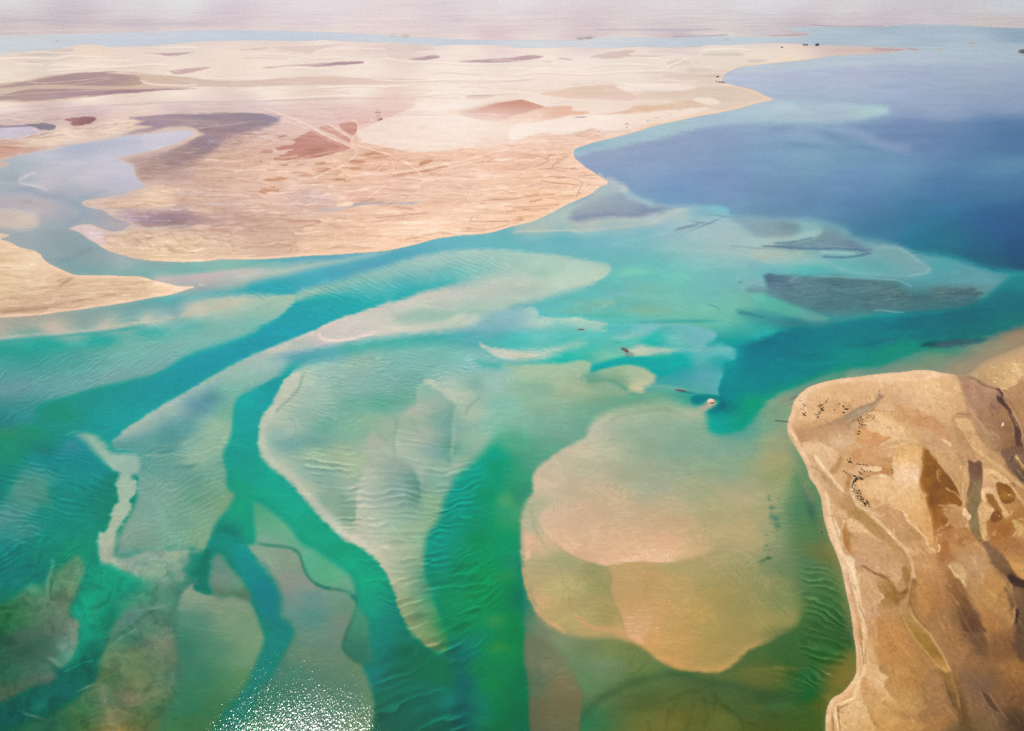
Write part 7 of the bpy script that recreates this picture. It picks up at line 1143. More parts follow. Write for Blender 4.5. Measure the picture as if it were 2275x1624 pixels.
GI = GI * (1 + (k2 * (0.085 * ve3 * gate - 0.10 * ve4 * gate2))[..., None] * np.array([0.8, 1.0, 1.2]))
GI = np.where((Y < 84)[..., None], GI * np.array([1.0, 1.005, 0.985]), GI)
s3 = streaks(X, Y, 90.0, 1.5, 721, 0.4)
ft = (sstep((Y - 6) / 30) * sstep((86 - Y) / 6) * 0.022 * s3)[..., None]
GI = GI * (1 + ft * np.array([0.9, 1.1, 1.0]))
warm = (sstep((Y - 190) / 60) * (X < 1420) * (1 - 0.8 * calm))[..., None]
GI = GI * (1 + warm * np.array([0.022, 0.014, 0.055]))
mud = (np.exp(-np.clip(LD, 0, 99) / 7.0) * sstep((470 - X) / 60) * sstep((Y - 275) / 10) * sstep((535 - Y) / 14) * 0.75)[..., None]
GI = GI * (1 - mud) + np.array([200, 186, 184], np.float32) * mud
mud = (np.exp(-np.clip(LD, 0, 99) / 13.0) * sstep((X - 2105) / 30) * sstep((870 - Y) / 30) * sstep((Y - 640) / 40) * 0.85)[..., None]
GI = GI * (1 - mud) + np.array([166, 143, 113], np.float32) * mud
# water: shoal ripples, faint mottling, soft sandy fringe along the shores
w1_ = fbm(U * 0.42 + 6 * N1, V * 1.35 + 10 * N2, 7.0, 4, 811, 0.6)
w2_ = fbm(U + 30 * N2, V * 1.5 + 30 * N1, 60.0, 4, 841, 0.55)
g = 1 + 0.022 * w2_ + 0.026 * w1_ * sstep((Y - 420) / 300) * (0.5 + 0.8 * sstep(0.5 + w2_))
WI = WI * g[..., None]
bars = (sstep((WI[..., 0] / WI[..., 1] - 0.5) / 0.3) * sstep((Y - 700) / 120) * sstep((1170 - X) / 60))[..., None]
WI = WI * (1 + bars * np.array([-0.03, 0.0, 0.045]))
lag = (sstep((430 - X) / 80) * sstep((620 - Y) / 60) * sstep((Y - 270) / 40))[..., None]
WI = WI * (1 - 0.4 * lag) + (0.4 * lag) * (WI.mean(2, keepdims=True) * np.array([1.0, 1.0, 1.03]))
bay = (sstep((X - 1300) / 60) * sstep((Y - 150) / 60) * sstep((600 - Y) / 60) * sstep((WI[..., 2] - WI[..., 1] - 14) / 16))[..., None]
WI = WI * (1 - bay) + WI * np.array([1.0, 1.02, 0.98]) * bay
dpt = (sstep((0.75 - WI[..., 0] / WI[..., 1]) / 0.5) * sstep((Y - 540) / 40))[..., None]
lowf = sstep((Y - 950) / 150)[..., None]
WI = WI * (1 - dpt) + WI * (np.array([0.8, 1.0, 0.955]) * (1 - lowf) + (np.array([0.8, 1.02, 0.93]) + np.array([0, -0.02, 0.10]) * sstep((WI[..., 1] - WI[..., 2]) / 30)[..., None]) * lowf) * dpt
# small current ripples wherever the bottom is shallow, turning with the flow
th = 0.9 * fbm(U, V, 260.0, 2, 981) + 0.15
pu = X * np.cos(th) * 0.0 + (Y * 1.0 + X * 0.28 * np.sin(th) + 26 * fbm(U, V, 120.0, 3, 985)) / (3.2 + 3.6 * sstep((Y - 500) / 900))
rp = np.abs(np.sin(pu * 1.6 + 1.4 * fbm(X, Y * 2, 30.0, 3, 991)))
shal = sstep((WI[..., 0] / WI[..., 1] - 0.35) / 0.4) * sstep((Y - 560) / 120)
WI = WI * (1 + (0.045 * (rp - 0.6) * shal * sstep(0.45 + 0.9 * w2_))[..., None])
lw = (sstep((1150 - X) / 80) * sstep((Y - 1100) / 100))[..., None]
WI = WI * (1 + 0.035 * lw)
r = RIP[..., None]
WI = WI + r * np.array([1.05, 0.9, 0.75], np.float32) * (0.45 + WI / 260.0)
fr = (np.exp(LD / np.where(Y > 600, 4.5, 2.2)) * 0.45 * (LD < 0))[..., None]
sandc = np.array([206, 182, 150], np.float32)
wet2 = (np.exp(LD / 16.0) * (LD < 0) * (LD > -39) * sstep((X - 2090) / 40) * sstep((Y - 640) / 40) * 0.9)[..., None]
WI = WI * (1 - wet2) + np.array([158, 141, 114], np.float32) * wet2
fr = fr * (1 - 0.9 * sstep((X - 2090) / 30) * (Y < 860) * (Y > 640))[..., None]
WI = WI * (1 - fr) + (sandc * 0.5 + WI * 0.5) * fr
sh = (sstep((X - 1150) / 20) * sstep((1800 - X) / 60) * sstep((Y - 890) / 60) * sstep((1500 - Y) / 30))[..., None]
WI = WI * (1 + sh * np.array([0.0, 0.012, 0.05]))
sw = (sstep((950 - X) / 100) * sstep((Y - 1050) / 200))[..., None]
WI = WI * (1 + sw * np.array([0.02, 0.01, 0.025]))
w3_ = fbm(X + 46 * N1, Y + 46 * N2, 40.0, 5, 871, 0.55); w3_ = (0.5 - np.abs(w3_)) * 1.6
swl = sstep((440 - X) / 80) * sstep((Y - 1190) / 60) + 0.45 * sstep((300 - X) / 100) * sstep((Y - 1000) / 60) * sstep((1250 - Y) / 60)
WI = WI * (1 + (0.11 * swl * w3_)[..., None] * np.array([1.3, 1.0, 0.9]))
grs = (sstep((X - 1240) / 40) * sstep((Y - 430) / 20) * sstep((745 - Y) / 20) * sstep((165 - WI[..., 1]) / 40) * sstep((WI[..., 0] - 64) / 14) * sstep((62 - WI[..., 2] + WI[..., 0]) / 20))
WI = WI * (1 + (grs * (0.05 * w2_ + 0.06 * w1_ + 0.05 * s1))[..., None])
WI = np.clip(WI, 0, 252); GI = np.clip(GI, 8, 252)
# ------------------------------------------------------------------ heights
def lin(c):
    c = np.clip(c, 0, 255) / 255.0
    return np.where(c <= 0.04045, c / 12.92, ((c + 0.055) / 1.055) ** 2.4).astype(np.float32)
rx_ = (X - CX) / FPX; ru = -(Y - CY) / FPX
RX, RY, RZ = rx_, cp + ru * sp, -sp + ru * cp          # direction from the survey point to each sample
def ground(z):
    t = (z - CAM_H) / RZ
    return RX * t, RY * t, z + 0 * t
t0_ = CAM_H / -RZ
MPP = t0_ / FPX                                            # metres per frame unit
G0x, G0y, _z = ground(np.zeros_like(X))
sat = np.clip(1 - WI[..., 0] / np.maximum(WI[..., 1], WI[..., 2]), 0, 1)       # deeper water is bluer or greener
depth = 0.25 + 7.0 * sat ** 1.6 - 0.02 * RIP
shore = sstep(-LD / 14.0)
depth = np.where(LD < 0, 0.06 + (depth - 0.06) * shore, 0)
dn = soften(fbm(U + 40 * N1, V * 1.1 + 25 * N2, 130.0, 2, 301, 0.4), 3); dn2 = fbm(U, V, 30.0, 3, 333)
dune = DUNEM * sstep(LD / 18.0) * sstep((345 - Y) / 30) * sstep((Y - 92) / 25)
zl = 0.12 + np.clip(LD, 0, 30) * np.clip(MPP, 0.3, 2.0) * 0.04 + 0.5 * sstep(LD / 20) * (dn2 * 0.5 + 0.5) + dune * MPP * 1.7 * (1.1 + dn)
zl = np.maximum(zl, 0.10 + 0.02 * np.clip(LD, 0, 10))
Z = np.where(LD >= 0, zl, -depth).astype(np.float32)
Z = np.where((LD < 0) & (LD > -1.2), np.maximum(Z, LD * 0.1), Z)

# ------------------------------------------------------------------ colour of sand, seabed and water body
def rows(*c):
    return np.stack([np.interp(YS, SKY_ROW, v) for v in c], 1)[:, None, :].astype(np.float32)
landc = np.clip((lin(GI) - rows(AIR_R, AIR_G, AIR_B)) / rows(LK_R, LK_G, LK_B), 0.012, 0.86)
tw = np.clip((lin(WI) - rows(SKY_R, SKY_G, SKY_B)) / rows(SUB_R, SUB_G, SUB_B), 0.001, 0.8)
op = np.clip(0.66 + 0.38 * sat + 0.35 * (Y < 300) * sstep((300 - Y) / 60), 0, 0.995)[..., None].astype(np.float32)         # cloudiness of the column
op = np.where((LD > -2.5) & (Y > 300), 0.8, 1.0)[..., None] * op
sand = np.array([0.50, 0.40, 0.29], np.float32)
bed = np.clip(0.45 * sand + 0.55 * tw * np.array([1.35, 0.95, 0.8], np.float32), 0.02, 0.7)
body = np.clip((tw - (1 - op) ** 2 * bed) / op, 0.001, 0.9)
groundc = np.where(LD[..., None] >= 0, landc, bed)

# ------------------------------------------------------------------ meshes
def link(o, **kw):
    SC.collection.objects.link(o)
    for k_, v_ in kw.items(): o[k_] = v_
    return o
def gridmesh(name, keep, z, attrs, mat):
    """one sheet over the samples where keep is true"""
    gx_, gy_, gz_ = ground(z)
    q = keep[:-1, :-1] | keep[1:, :-1] | keep[:-1, 1:] | keep[1:, 1:]
    used = np.zeros_like(keep)
    used[:-1, :-1] |= q; used[1:, :-1] |= q; used[:-1, 1:] |= q; used[1:, 1:] |= q
    idx = np.full(keep.shape, -1, np.int64); idx[used] = np.arange(used.sum())
    co = np.stack([gx_[used], gy_[used], (gz_ + 0 * gx_)[used]], 1).astype(np.float32)
    jj, ii = np.nonzero(q)
    f = np.stack([idx[jj + 1, ii], idx[jj + 1, ii + 1], idx[jj, ii + 1], idx[jj, ii]], 1).astype(np.int32)
    me = bpy.data.meshes.new(name)
    me.vertices.add(len(co)); me.vertices.foreach_set("co", co.ravel())
    me.loops.add(f.size); me.loops.foreach_set("vertex_index", f.ravel())
    me.polygons.add(len(f)); me.polygons.foreach_set("loop_start", np.arange(0, f.size, 4, dtype=np.int32))
    me.polygons.foreach_set("loop_total", np.full(len(f), 4, np.int32))
    me.polygons.foreach_set("use_smooth", np.ones(len(f), bool))
    me.update(calc_edges=True)
    for an, av in attrs.items():
        if av.ndim == 3:
            a_ = me.attributes.new(an, 'FLOAT_COLOR', 'POINT')
            v_ = np.ones((len(co), 4), np.float32); v_[:, :3] = av[used]
            a_.data.foreach_set("color", v_.ravel())
        else:
            a_ = me.attributes.new(an, 'FLOAT', 'POINT'); a_.data.foreach_set("value", av[used].astype(np.float32))
    me.materials.append(mat)
    return bpy.data.objects.new(name, me)
def newmat(name):
    m = bpy.data.materials.new(name); m.use_nodes = True
    return m, m.node_tree.nodes, m.node_tree.links
# sand: traced tone, plus grain and small relief from noise in metres
m_sand, n, l = newmat("sand")
b = n["Principled BSDF"]; b.inputs['Roughness'].default_value = 0.95; b.inputs['Specular IOR Level'].default_value = 0.15
at = n.new("ShaderNodeAttribute"); at.attribute_name = "tone"
ge = n.new("ShaderNodeNewGeometry")
nz = n.new("ShaderNodeTexNoise"); nz.inputs['Scale'].default_value = 0.35; nz.inputs['Detail'].default_value = 6; nz.inputs['Roughness'].default_value = 0.62
l.new(ge.outputs['Position'], nz.inputs['Vector'])
mr = n.new("ShaderNodeMapRange"); mr.inputs[1].default_value = 0.25; mr.inputs[2].default_value = 0.75; mr.inputs[3].default_value = 0.86; mr.inputs[4].default_value = 1.14
l.new(nz.outputs['Fac'], mr.inputs[0])
vm = n.new("ShaderNodeVectorMath"); vm.operation = 'SCALE'
l.new(at.outputs['Color'], vm.inputs[0]); l.new(mr.outputs[0], vm.inputs['Scale']); l.new(vm.outputs[0], b.inputs['Base Color'])
bp = n.new("ShaderNodeBump"); bp.inputs['Strength'].default_value = 0.35; bp.inputs['Distance'].default_value = 1.0
l.new(nz.outputs['Fac'], bp.inputs['Height']); l.new(bp.outputs[0], b.inputs['Normal'])
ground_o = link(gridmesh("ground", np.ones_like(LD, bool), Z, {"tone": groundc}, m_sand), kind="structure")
# water: cloudy body over the bed (opacity grows with depth) under a rippled, mirror-like skin
m_wat, n, l = newmat("tidal_water")
n.remove(n["Principled BSDF"]); out = n["Material Output"]
at = n.new("ShaderNodeAttribute"); at.attribute_name = "body"
ao = n.new("ShaderNodeAttribute"); ao.attribute_name = "cloud"
dfs = n.new("ShaderNodeBsdfDiffuse"); l.new(at.outputs['Color'], dfs.inputs['Color'])
trn = n.new("ShaderNodeBsdfTransparent")
mx = n.new("ShaderNodeMixShader"); l.new(ao.outputs['Fac'], mx.inputs[0]); l.new(trn.outputs[0], mx.inputs[1]); l.new(dfs.outputs[0], mx.inputs[2])
gl_ = n.new("ShaderNodeBsdfGlossy"); gl_.distribution = 'BECKMANN'; gl_.inputs['Roughness'].default_value = 0.12
ge = n.new("ShaderNodeNewGeometry")
w1 = n.new("ShaderNodeTexNoise"); w1.inputs['Scale'].default_value = 0.75; w1.inputs['Detail'].default_value = 2; w1.inputs['Roughness'].default_value = 0.6
w2 = n.new("ShaderNodeTexNoise"); w2.inputs['Scale'].default_value = 0.02; w2.inputs['Detail'].default_value = 3
mp = n.new("ShaderNodeMapping"); mp.inputs['Scale'].default_value = (1.0, 0.5, 1.0); mp.inputs['Rotation'].default_value = (0, 0, 0.5)
l.new(ge.outputs['Position'], mp.inputs['Vector']); l.new(mp.outputs[0], w1.inputs['Vector']); l.new(ge.outputs['Position'], w2.inputs['Vector'])
ad = n.new("ShaderNodeMath"); ad.operation = 'MULTIPLY_ADD'; ad.inputs[1].default_value = 2.0
l.new(w2.outputs['Fac'], ad.inputs[0]); l.new(w1.outputs['Fac'], ad.inputs[2])
bp = n.new("ShaderNodeBump"); bp.inputs['Strength'].default_value = 1.0; bp.inputs['Distance'].default_value = WAVE
ac = n.new("ShaderNodeAttribute"); ac.attribute_name = "chop"; l.new(ac.outputs['Fac'], bp.inputs['Strength'])
l.new(ad.outputs[0], bp.inputs['Height']); l.new(bp.outputs[0], gl_.inputs['Normal'])
fr_ = n.new("ShaderNodeFresnel"); fr_.inputs['IOR'].default_value = 1.2
mc = n.new("ShaderNodeMath"); mc.operation = 'MINIMUM'; mc.inputs[1].default_value = 0.5; l.new(fr_.outputs[0], mc.inputs[0])
m2 = n.new("ShaderNodeMixShader"); l.new(mc.outputs[0], m2.inputs[0]); l.new(mx.outputs[0], m2.inputs[1]); l.new(gl_.outputs[0], m2.inputs[2])
l.new(m2.outputs[0], out.inputs['Surface'])
chop = np.full_like(LD, 0.42)                              # wind-ruffled water over the near bar, calmer in the channels
M, D, bx = region("560,1440 700,1400 800,1490 821,1505 828,1538 832,1580 826,1624 815,1700 810,1900 400,1900 460,1624", "800,1500:14 830,1580:12 500,1600:60 650,1420:60", 1.5)
chop[bx[2]:bx[3], bx[0]:bx[1]] += 0.45 * M
M, D, bx = region("1120,1560 1180,1540 1230,1560 1300,1640 1300,1900 1080,1900 1090,1600", 40, 3)
chop[bx[2]:bx[3], bx[0]:bx[1]] += 0.5 * M
wet = LD < 5
water_o = link(gridmesh("water", wet, np.zeros_like(Z), {"body": body, "cloud": op[..., 0], "chop": chop}, m_wat), kind="structure")
# ------------------------------------------------------------------ single things on land and water
def spot(px, py, lift=0.0):
    """where a surveyed point lies on the modelled ground"""
    i = int(np.clip(np.searchsorted(XS, px), 0, NX - 1)); j = int(np.clip(np.searchsorted(YS, py), 0, NY - 1))
    z = max(float(Z[j, i]), 0.0) + lift
    r, f, u = ray(px, py); t = (z - CAM_H) / u
    return (r * t, f * t, z)
def flat(name, rgb, rough=0.9, vary=0.25, scale=1.5):
    m, n, l = newmat(name); b = n["Principled BSDF"]; b.inputs['Roughness'].default_value = rough
    nz = n.new("ShaderNodeTexNoise"); nz.inputs['Scale'].default_value = scale; nz.inputs['Detail'].default_value = 4
    g_ = n.new("ShaderNodeNewGeometry"); l.new(g_.outputs['Position'], nz.inputs['Vector'])
    cr = n.new("ShaderNodeValToRGB"); cr.color_ramp.elements[0].position = 0.3; cr.color_ramp.elements[1].position = 0.7
    cr.color_ramp.elements[0].color = [c * (1 - vary) for c in rgb] + [1]; cr.color_ramp.elements[1].color = [min(1, c * (1 + vary)) for c in rgb] + [1]
    l.new(nz.outputs['Fac'], cr.inputs[0]); l.new(cr.outputs[0], b.inputs['Base Color'])
    return m
M_LEAF = flat("shrub_leaf", (0.055, 0.050, 0.022), 0.8, 0.45, 2.5)
M_WOOD = flat("grey_wood", (0.12, 0.09, 0.065)); M_DARKW = flat("tarred_wood", (0.06, 0.045, 0.04))
M_WALL = flat("limewash", (0.62, 0.56, 0.48), 0.9, 0.1); M_ROOF = flat("palm_thatch", (0.13, 0.09, 0.075), 0.95, 0.3)
M_PALE = flat("pale_stone", (0.66, 0.50, 0.40), 0.9, 0.15, 0.6); M_RED = flat("rust_stone", (0.17, 0.055, 0.045), 0.9, 0.3, 0.6)
M_WHITE = flat("white_stone", (0.72, 0.68, 0.60), 0.9, 0.08); M_DKST = flat("wet_stone", (0.045, 0.05, 0.045), 0.6, 0.3)
def mesh_obj(name, v, f, mat, parent=None, smooth_=False):
    me = bpy.data.meshes.new(name); me.from_pydata(v, [], f); me.update()
    if smooth_: me.polygons.foreach_set("use_smooth", [True] * len(f))
    me.materials.append(mat)
    o = bpy.data.objects.new(name, me); SC.collection.objects.link(o)
    if parent: o.parent = parent
    return o
def empty(name, loc, rz, label, cat, group=None):
    o = bpy.data.objects.new(name, None); SC.collection.objects.link(o); o.location = loc; o.rotation_euler = (0, 0, rz)
    o['label'] = label; o['category'] = cat
    if group: o['group'] = group
    return o
def boxv(x0, x1, y0, y1, z0, z1):
    v = [(x, y, z) for z in (z0, z1) for y in (y0, y1) for x in (x0, x1)]
    return v, [(0, 2, 3, 1), (4, 5, 7, 6), (0, 1, 5, 4), (2, 6, 7, 3), (0, 4, 6, 2), (1, 3, 7, 5)]
def join(parts):
    V_, F_ = [], []
    for v, f in parts:
        o = len(V_); V_ += list(v); F_ += [tuple(i + o for i in q) for q in f]
    return V_, F_
def pole(x, y, z0, z1, r0, r1, n_=8, tx=0.0, ty=0.0):
    v = []
    for z, r, ox, oy in ((z0, r0, 0, 0), (z1, r1, tx, ty)):
        v += [(x + ox + r * math.cos(2 * math.pi * k / n_), y + oy + r * math.sin(2 * math.pi * k / n_), z) for k in range(n_)]
    f = [(k, (k + 1) % n_, n_ + (k + 1) % n_, n_ + k) for k in range(n_)] + [tuple(range(n_, 2 * n_)), tuple(range(n_ - 1, -1, -1))]
    return v, f

# shrubs: a knot of stems under a ragged dome of leaf tufts, one metre in radius before scaling
def shrub_mesh(seed):
    rr = random.Random(seed); V_, F_ = [], []
    lobes = [(rr.uniform(-.55, .55), rr.uniform(-.5, .5), rr.uniform(.35, .8), rr.uniform(.35, .62)) for _ in range(7)] + [(0, 0, .7, .6)]
    for lx, ly, lz, lr in lobes:
        for _ in range(46):
            a, b_ = rr.uniform(0, 6.283), math.acos(rr.uniform(-0.6, 1)); q = lr * rr.uniform(.6, 1.05)
            c = (lx + q * math.sin(b_) * math.cos(a), ly + q * math.sin(b_) * math.sin(a), max(0.03, lz + q * 0.75 * math.cos(b_)))
            s = rr.uniform(.07, .16); o = len(V_)
            d1 = [rr.uniform(-1, 1) for _ in range(3)]; d2 = [rr.uniform(-1, 1) for _ in range(3)]
            V_ += [tuple(c[i] + s * d1[i] for i in range(3)), tuple(c[i] + s * d2[i] for i in range(3)), tuple(c[i] - s * d1[i] for i in range(3)), tuple(c[i] - s * d2[i] for i in range(3))]
            F_.append((o, o + 1, o + 2, o + 3))
    for _ in range(6):
        v, f = pole(rr.uniform(-.12, .12), rr.uniform(-.12, .12), -.15, rr.uniform(.5, .9), .05, .02, 5, rr.uniform(-.5, .5), rr.uniform(-.5, .5))
        o = len(V_); V_ += v; F_ += [tuple(i + o for i in q) for q in f]
    me = bpy.data.meshes.new("shrub"); me.from_pydata(V_, [], F_); me.materials.append(M_LEAF)
    return me
SH = [shrub_mesh(40 + k) for k in range(5)]
n_shrub = 0
def shrubs(s, label, r0, x0, y0, k_, jit=0.2, seed=1):
    global n_shrub
    rr = random.Random(seed)
    for e in s.split():
        c = [float(t) for t in e.split(',')]
        px, py = x0 + k_ * c[0], y0 + k_ * c[1]
        r = (c[2] if len(c) > 2 else 1.0) * r0 * rr.uniform(0.8, 1.25)
        o = bpy.data.objects.new("shrub", SH[rr.randrange(5)]); SC.collection.objects.link(o)
        o.location = spot(px, py, -0.05); o.scale = (r * rr.uniform(.85, 1.3), r * rr.uniform(.85, 1.15), r * rr.uniform(.8, 1.0)); o.rotation_euler = (0, 0, rr.uniform(0, 6.28))
        o['label'] = label; o['category'] = "shrub"; o['group'] = "desert shrubs: " + label; n_shrub += 1
A_ = (1708.4, 807.0, 0.2220)
shrubs("305,370 322,380,.7 340,412 355,422,1.2 365,430 345,432,.8 313,458,.7 325,460,.8 340,465,.6 365,495 338,505 350,515,1.8 360,525,1.2 340,525,.9 310,350,.5", "dark shrub in the westernmost clump, nearest the cape's beach tip", 0.95, *A_, seed=1)
shrubs("590,358 572,378 568,395 578,390,.7 520,410,1.1 530,418 540,415,.8 510,420 485,428 498,430 525,432 510,442,1.1 540,440 515,452 528,455 545,452,.8 520,468,1.2 535,472,1.6 548,475,1.3 500,480 518,485 505,492 495,500 510,500 525,500,.8 462,515 475,512,.8 480,520 500,515 485,535,1.1 478,548 490,545,1.1 500,548,.7", "dark shrub in the long slanting clump on the cape's northern flat", 0.9, *A_, seed=2)
shrubs("700,400 708,410 695,415,.8 740,430 758,425,.6 745,440 770,440,.6 790,432,.7 655,468 765,462,1.3 780,462,1.4 795,462,1.1 805,450,.7 825,450,.8 740,495,1.3 752,495,1.1 610,480,.7 820,445,.6 445,460,.6", "small shrub scattered on pale ground north of the grey creek", 0.9, *A_, seed=3)
shrubs("965,520 985,515 950,525,.8 1000,525 1020,520 1045,520,.8 1050,530 970,540 985,545 1000,548 1015,535 1030,540 1045,545 1030,560,.8 1044,556 920,535 925,550 935,560 915,570 930,575 895,578 900,590 925,590 940,595 905,605 920,610 935,615 950,620 965,615 975,628 910,620 900,635 930,630 905,645 915,648,.8", "shrub in the dense clump just below the grey creek mouth", 0.85, *A_, seed=4)
shrubs("900,680,1.1 890,685 910,690 890,705 885,712 900,710 1185,645,.8 1200,640 1215,650,.8 1220,655,.6", "lone green shrub on the bare sand south of the creek-mouth clump", 0.9, *A_, seed=5)
shrubs("812,950 808,965 785,970 800,985 815,990,1.5 825,998,1.3 795,990", "dark shrub in the little cluster west of the shrub row", 0.85, *A_, seed=6)
shrubs("880,1010,1.1 895,1012 915,1015 940,1015 950,1012 970,1018,1.1 980,1025 925,1060 935,1065,.8 950,1080 985,1080,.8 1015,1080 1030,1090,.7 905,1090 920,1100,1.1 910,1110 930,1110", "shrub in the rows running east on the cape's middle flat", 0.9, *A_, seed=7)
shrubs("1140,1060 1230,1070 1245,1080,.8 1235,1095 1250,1100,.7 755,1085 770,1100 745,1078,.6 1143,1052,.5 1225,1062,.7", "small outlying shrub near the square brown patch", 0.8, *A_, seed=8)
shrubs("850,1132,1.7 865,1135,1.2 880,1140 900,1140 910,1150,1.1 925,1150 940,1150 915,1165 930,1160 960,1145 985,1140,.8 1000,1135,.8 945,1165,.8 880,1155,1.6 870,1165,1.7 860,1175,1.5 850,1185,1.5 845,1198,1.3 838,1208,1.2 832,1220 830,1235 835,1248,1.1 842,1250,.8 850,1220,.7 860,1225,.7", "near-black shrub in the thick hooked hedge at the creek bend", 0.95, *A_, seed=9)
rr = random.Random(77); s_ = []
for k in range(88):
    t = rr.random(); cx_ = 842 + 150 * t + rr.gauss(0, 16); cy_ = 1275 + 165 * t ** 1.1 + rr.gauss(0, 20) - 8
    s_.append("%g,%g,%g" % (cx_, cy_, rr.uniform(.55, 1.05)))
shrubs(' '.join(s_), "little shrub in the speckled band on white sand east of the creek bend", 0.8, *A_, seed=10)
shrubs("770,1170,1.3 790,1148 810,1155,.7 1020,1105,1.6 1042,1106,1.3 1000,1111 1020,1131,1.4 960,1114 905,1118,.8 895,1128,.7 1200,1076,1.4 1210,1074 1262,1055 1280,1050,1.4 1297,1050,1.1 1405,1018 1412,1012,.7 1480,982 1498,977,1.3 1512,979,.8 1552,970 1600,962,.8 1630,950,.8 1655,946,.8 1690,952,.7", "tiny dark shrub on the white dune strip behind the north beach", 1.9, 1137.5, 0.0, 0.25, seed=11)
print("shrubs", n_shrub)

# rocks and islets
def rock(name, px, py, outline, h, mat, label, cat, seed=1, lean=0.0, lift=-0.4):
    """outline in survey points round the rock, raised to h metres with a broken top"""
    rr = random.Random(seed); q = smooth(pts(outline), True, 4)
    base = spot(px, py, 0.0); v = []; m = len(q)
    rings = [(1.0, lift), (0.97, h * .45), (0.86, h * .85), (0.6, h), (0.25, h * 1.06)]
    P_ = []
    for x, y in q:
        r, f, u = ray(x, y); t = -CAM_H / u; P_.append((r * t - base[0], f * t - base[1]))
    cx_ = sum(p_[0] for p_ in P_) / m; cy_ = sum(p_[1] for p_ in P_) / m
    for s, z in rings:
        for x, y in P_:
            j_ = 1 + rr.uniform(-.05, .05)
            v.append((cx_ + (x - cx_) * s * j_ + lean * z, cy_ + (y - cy_) * s * j_, z * (1 + rr.uniform(-.12, .12))))
    v.append((cx_, cy_, h * 1.02)); f = []
    for a in range(len(rings) - 1):
        for k in range(m):
            f.append((a * m + k, a * m + (k + 1) % m, (a + 1) * m + (k + 1) % m, (a + 1) * m + k))
    a = (len(rings) - 1) * m
    f += [(a + k, a + (k + 1) % m, len(v) - 1) for k in range(m)]
    o = mesh_obj(name, v, f, mat); o.location = (base[0], base[1], 0.0)
    ar = sum(P_[k][0] * P_[(k + 1) % m][1] - P_[(k + 1) % m][0] * P_[k][1] for k in range(m))
    if ar < 0: o.data.flip_normals()
    o['label'] = label; o['category'] = cat
    return o
rock("rocky_islet", 1581, 893, "1573.5,889.5 1577,887.8 1583,889.2 1588.5,892.5 1588,894.5 1584,897 1578,896.8 1574,894.5", 2.2, M_PALE, "pale sunlit rocky islet beside the dark blue pool at the channel mouth", "islet", 5)
rock("rock_ledge", 1386, 779, "1380,775 1384,774.4 1388,775 1392,777.5 1395.5,781 1394,782.5 1390,781 1385,778.5", 0.9, M_RED, "rusty red ledge breaking the turquoise shallows in the middle lagoon", "rock", 6, lift=-0.3)
rock("rock_ledge", 1512, 867, "1500,865 1506,864.6 1514,865.6 1522,868 1525,869.8 1518,869.6 1508,867.6 1502,866.6", 0.5, M_RED, "thin brown ledge awash just left of the pale rocky islet", "rock", 7, lift=-0.3)
rock("rock_ledge", 1290, 732, "1284,731.4 1289,730.6 1296,731.2 1298,732.2 1291,733 1286,732.6", 0.5, M_RED, "small brown ledge on the pale bar left of the rusty red one", "rock", 8, lift=-0.3)
rock("boulder", 2228, 943, "2226.4,941 2228.5,940.6 2229.6,943.5 2229.8,946.5 2227.6,947 2226.4,944", 1.6, M_WHITE, "white boulder on the mauve marsh beside the dark creek", "boulder", 9, lift=-0.2)
rock("boulder", 2030, 1408, "2029.3,1407.4 2030.4,1407.2 2030.8,1408.4 2029.8,1408.8", 0.5, M_WHITE, "tiny white boulder at the edge of the olive creek", "boulder", 10, lift=-0.1)
rock("rock", 1825, 1182, "1823.4,1181.4 1825,1180.6 1826.6,1181.6 1826,1183.2 1824,1183", 0.7, M_DKST, "small dark rock in shallow water off the cape's western beach", "rock", 11, lift=-0.3)
rock("islet", 2272, 115, "2262,115 2268,112.6 2276,112.2 2288,113.6 2284,117 2272,118.2 2264,117", 14.0, M_DKST, "dark islet at the photograph's right edge beyond the far spit", "islet", 12, lift=-1)

# twin-pole mast at the foot of the white dune
p0 = spot(841.5, 266.5); rt = math.atan2(-p0[0], p0[1]) 
t = empty("power_mast", p0, rt, "tall twin-pole mast with crossbars at the foot of the white dune", "mast")
for sx in (-4.3, 4.3):
    v, f = pole(sx, 0, -0.5, 37.0 if sx > 0 else 42.0, 0.55, 0.35); mesh_obj("pole", v, f, M_DARKW, t)
v, f = boxv(-14, 13, -0.3, 0.3, 29.0, 30.2); mesh_obj("crossarm", v, f, M_DARKW, t)
v, f = boxv(-13, 8, -0.25, 0.25, 36.0, 36.7); mesh_obj("crossarm", v, f, M_DARKW, t)
v, f = join([boxv(-4.3, 4.3, -0.12, 0.12, 17.8, 18.1)]); mesh_obj("brace", v, f, M_DARKW, t)

# huts
def hut(px, py, sx, sy, h, rz, label, wall, roof, name="hut", group=None):
    p_ = spot(px, py, -0.1); t = empty(name, p_, rz, label, "hut", group)
    x, y = sx / 2, sy / 2
    v, f = boxv(-x, x, -y, y, 0, h); mesh_obj("wall", v, f, wall, t)
    e = 0.35
    v = [(-x - e, -y - e, h + .02), (x + e, -y - e, h + .02), (x + e, y + e, h + .02), (-x - e, y + e, h + .02), (-x - e, 0, h + sy * .32), (x + e, 0, h + sy * .32)]
    mesh_obj("roof", v, [(0, 1, 5, 4), (2, 3, 4, 5), (0, 4, 3), (1, 2, 5), (0, 3, 2, 1)], roof, t)
    v, f = boxv(-.5, .5, -y - .06, -y - .005, 0, min(2.0, h - .3)); mesh_obj("door", v, f, M_DARKW, t)
    for wx in (-x * .6, x * .6):
        v, f = boxv(wx - .45, wx + .45, -y - .05, -y - .005, 1.0, 1.9); mesh_obj("window", v, f, M_DARKW, t)
    return t
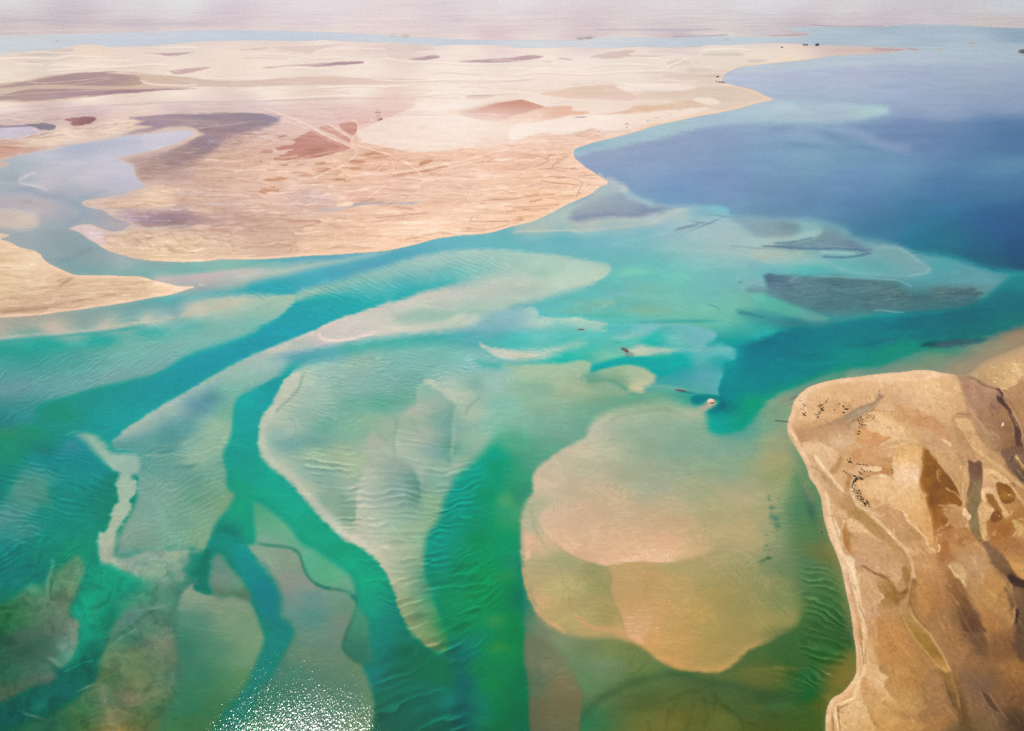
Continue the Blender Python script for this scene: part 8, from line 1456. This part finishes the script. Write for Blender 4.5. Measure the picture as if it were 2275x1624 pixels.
hut(841.8, 266.8, 8, 5, 3.0, rt + .2, "white-walled hut between the feet of the twin-pole mast", M_WALL, M_WALL)
hut(846.6, 265.2, 11, 5, 3.2, rt - .4, "brown thatched hut right of the twin-pole mast", M_WOOD, M_ROOF)
hut(1594, 171.3, 15, 7, 4, .3, "dark-roofed beach hut, northernmost on the bay's corner", M_WOOD, M_ROOF)
hut(1592, 182.2, 9, 6, 3.5, -.2, "pale camp hut, westernmost of the row at the bay's corner", M_WALL, M_ROOF)
hut(1598, 183.0, 8, 6, 3.5, .1, "dark wooden camp hut between the pale hut and the long shed", M_DARKW, M_ROOF)
hut(1604, 183.2, 16, 6, 3.5, .0, "long dark shed in the row at the bay's corner", M_WOOD, M_ROOF)
hut(1609, 184.3, 8, 5, 3.2, -.3, "small pale hut at the water end of the camp row", M_WALL, M_ROOF)
hut(1789, 101.0, 44, 16, 7, .0, "long low building on the far spit, left of its dark neighbour", M_WALL, M_ROOF)
hut(1815, 101.6, 26, 20, 13, .1, "tall dark building at the far spit's neck", M_DARKW, M_ROOF)
hut(1737, 106.3, 12, 10, 7, .2, "lone dark hut on the dunes left of the far spit", M_DARKW, M_ROOF)

# thin jetty off the cape
a = spot(1721, 934.5); b_ = spot(1752, 937.6); ln = math.hypot(b_[0] - a[0], b_[1] - a[1]); an = math.atan2(b_[1] - a[1], b_[0] - a[0])
t = empty("jetty", (a[0], a[1], 0), an, "thin dark wooden jetty reaching west from the cape's beach", "jetty")
v, f = join([boxv(0.42 * k, 0.42 * k + .36, -.45, .45, .9, .98) for k in range(int(ln / .42))] + [boxv(0, ln, -.42, -.34, .78, .895), boxv(0, ln, .34, .42, .78, .895)]); mesh_obj("deck", v, f, M_DARKW, t)
for k in range(int(ln / 2.6) + 1):
    for y in (-.4, .4):
        v, f = pole(.3 + 2.6 * k, y, -2.0, 1.3, .09, .07, 7); mesh_obj("post", v, f, M_DARKW, t)
# ------------------------------------------------------------------ desert air
def hazebox():
    x1 = float(np.abs(ground(Z)[0]).max()) + 2000; y1 = float(ground(Z)[1].max()) + 2000
    y0 = -3000.0; z0 = float(Z.min()) - 1.0; z1 = CAM_H + 60.0
    v = [(sx * x1, y, z) for z in (z0, z1) for y in (y0, y1) for sx in (-1, 1)]
    f = [(0, 2, 3, 1), (4, 5, 7, 6), (0, 1, 5, 4), (2, 6, 7, 3), (0, 4, 6, 2), (1, 3, 7, 5)]
    me = bpy.data.meshes.new("haze"); me.from_pydata(v, [], f); me.update()
    m, n, l = newmat("haze_air"); n.remove(n["Principled BSDF"])
    pv = n.new("ShaderNodeVolumePrincipled"); pv.inputs['Color'].default_value = (0.93, 0.93, 0.97, 1)
    pv.inputs['Density'].default_value = HAZE_D; pv.inputs['Anisotropy'].default_value = 0.65
    l.new(pv.outputs[0], n["Material Output"].inputs['Volume'])
    me.materials.append(m)
    return link(bpy.data.objects.new("haze", me), kind="stuff")
if HAZE_D > 0: hazebox()
SC.cycles.volume_bounces = 1
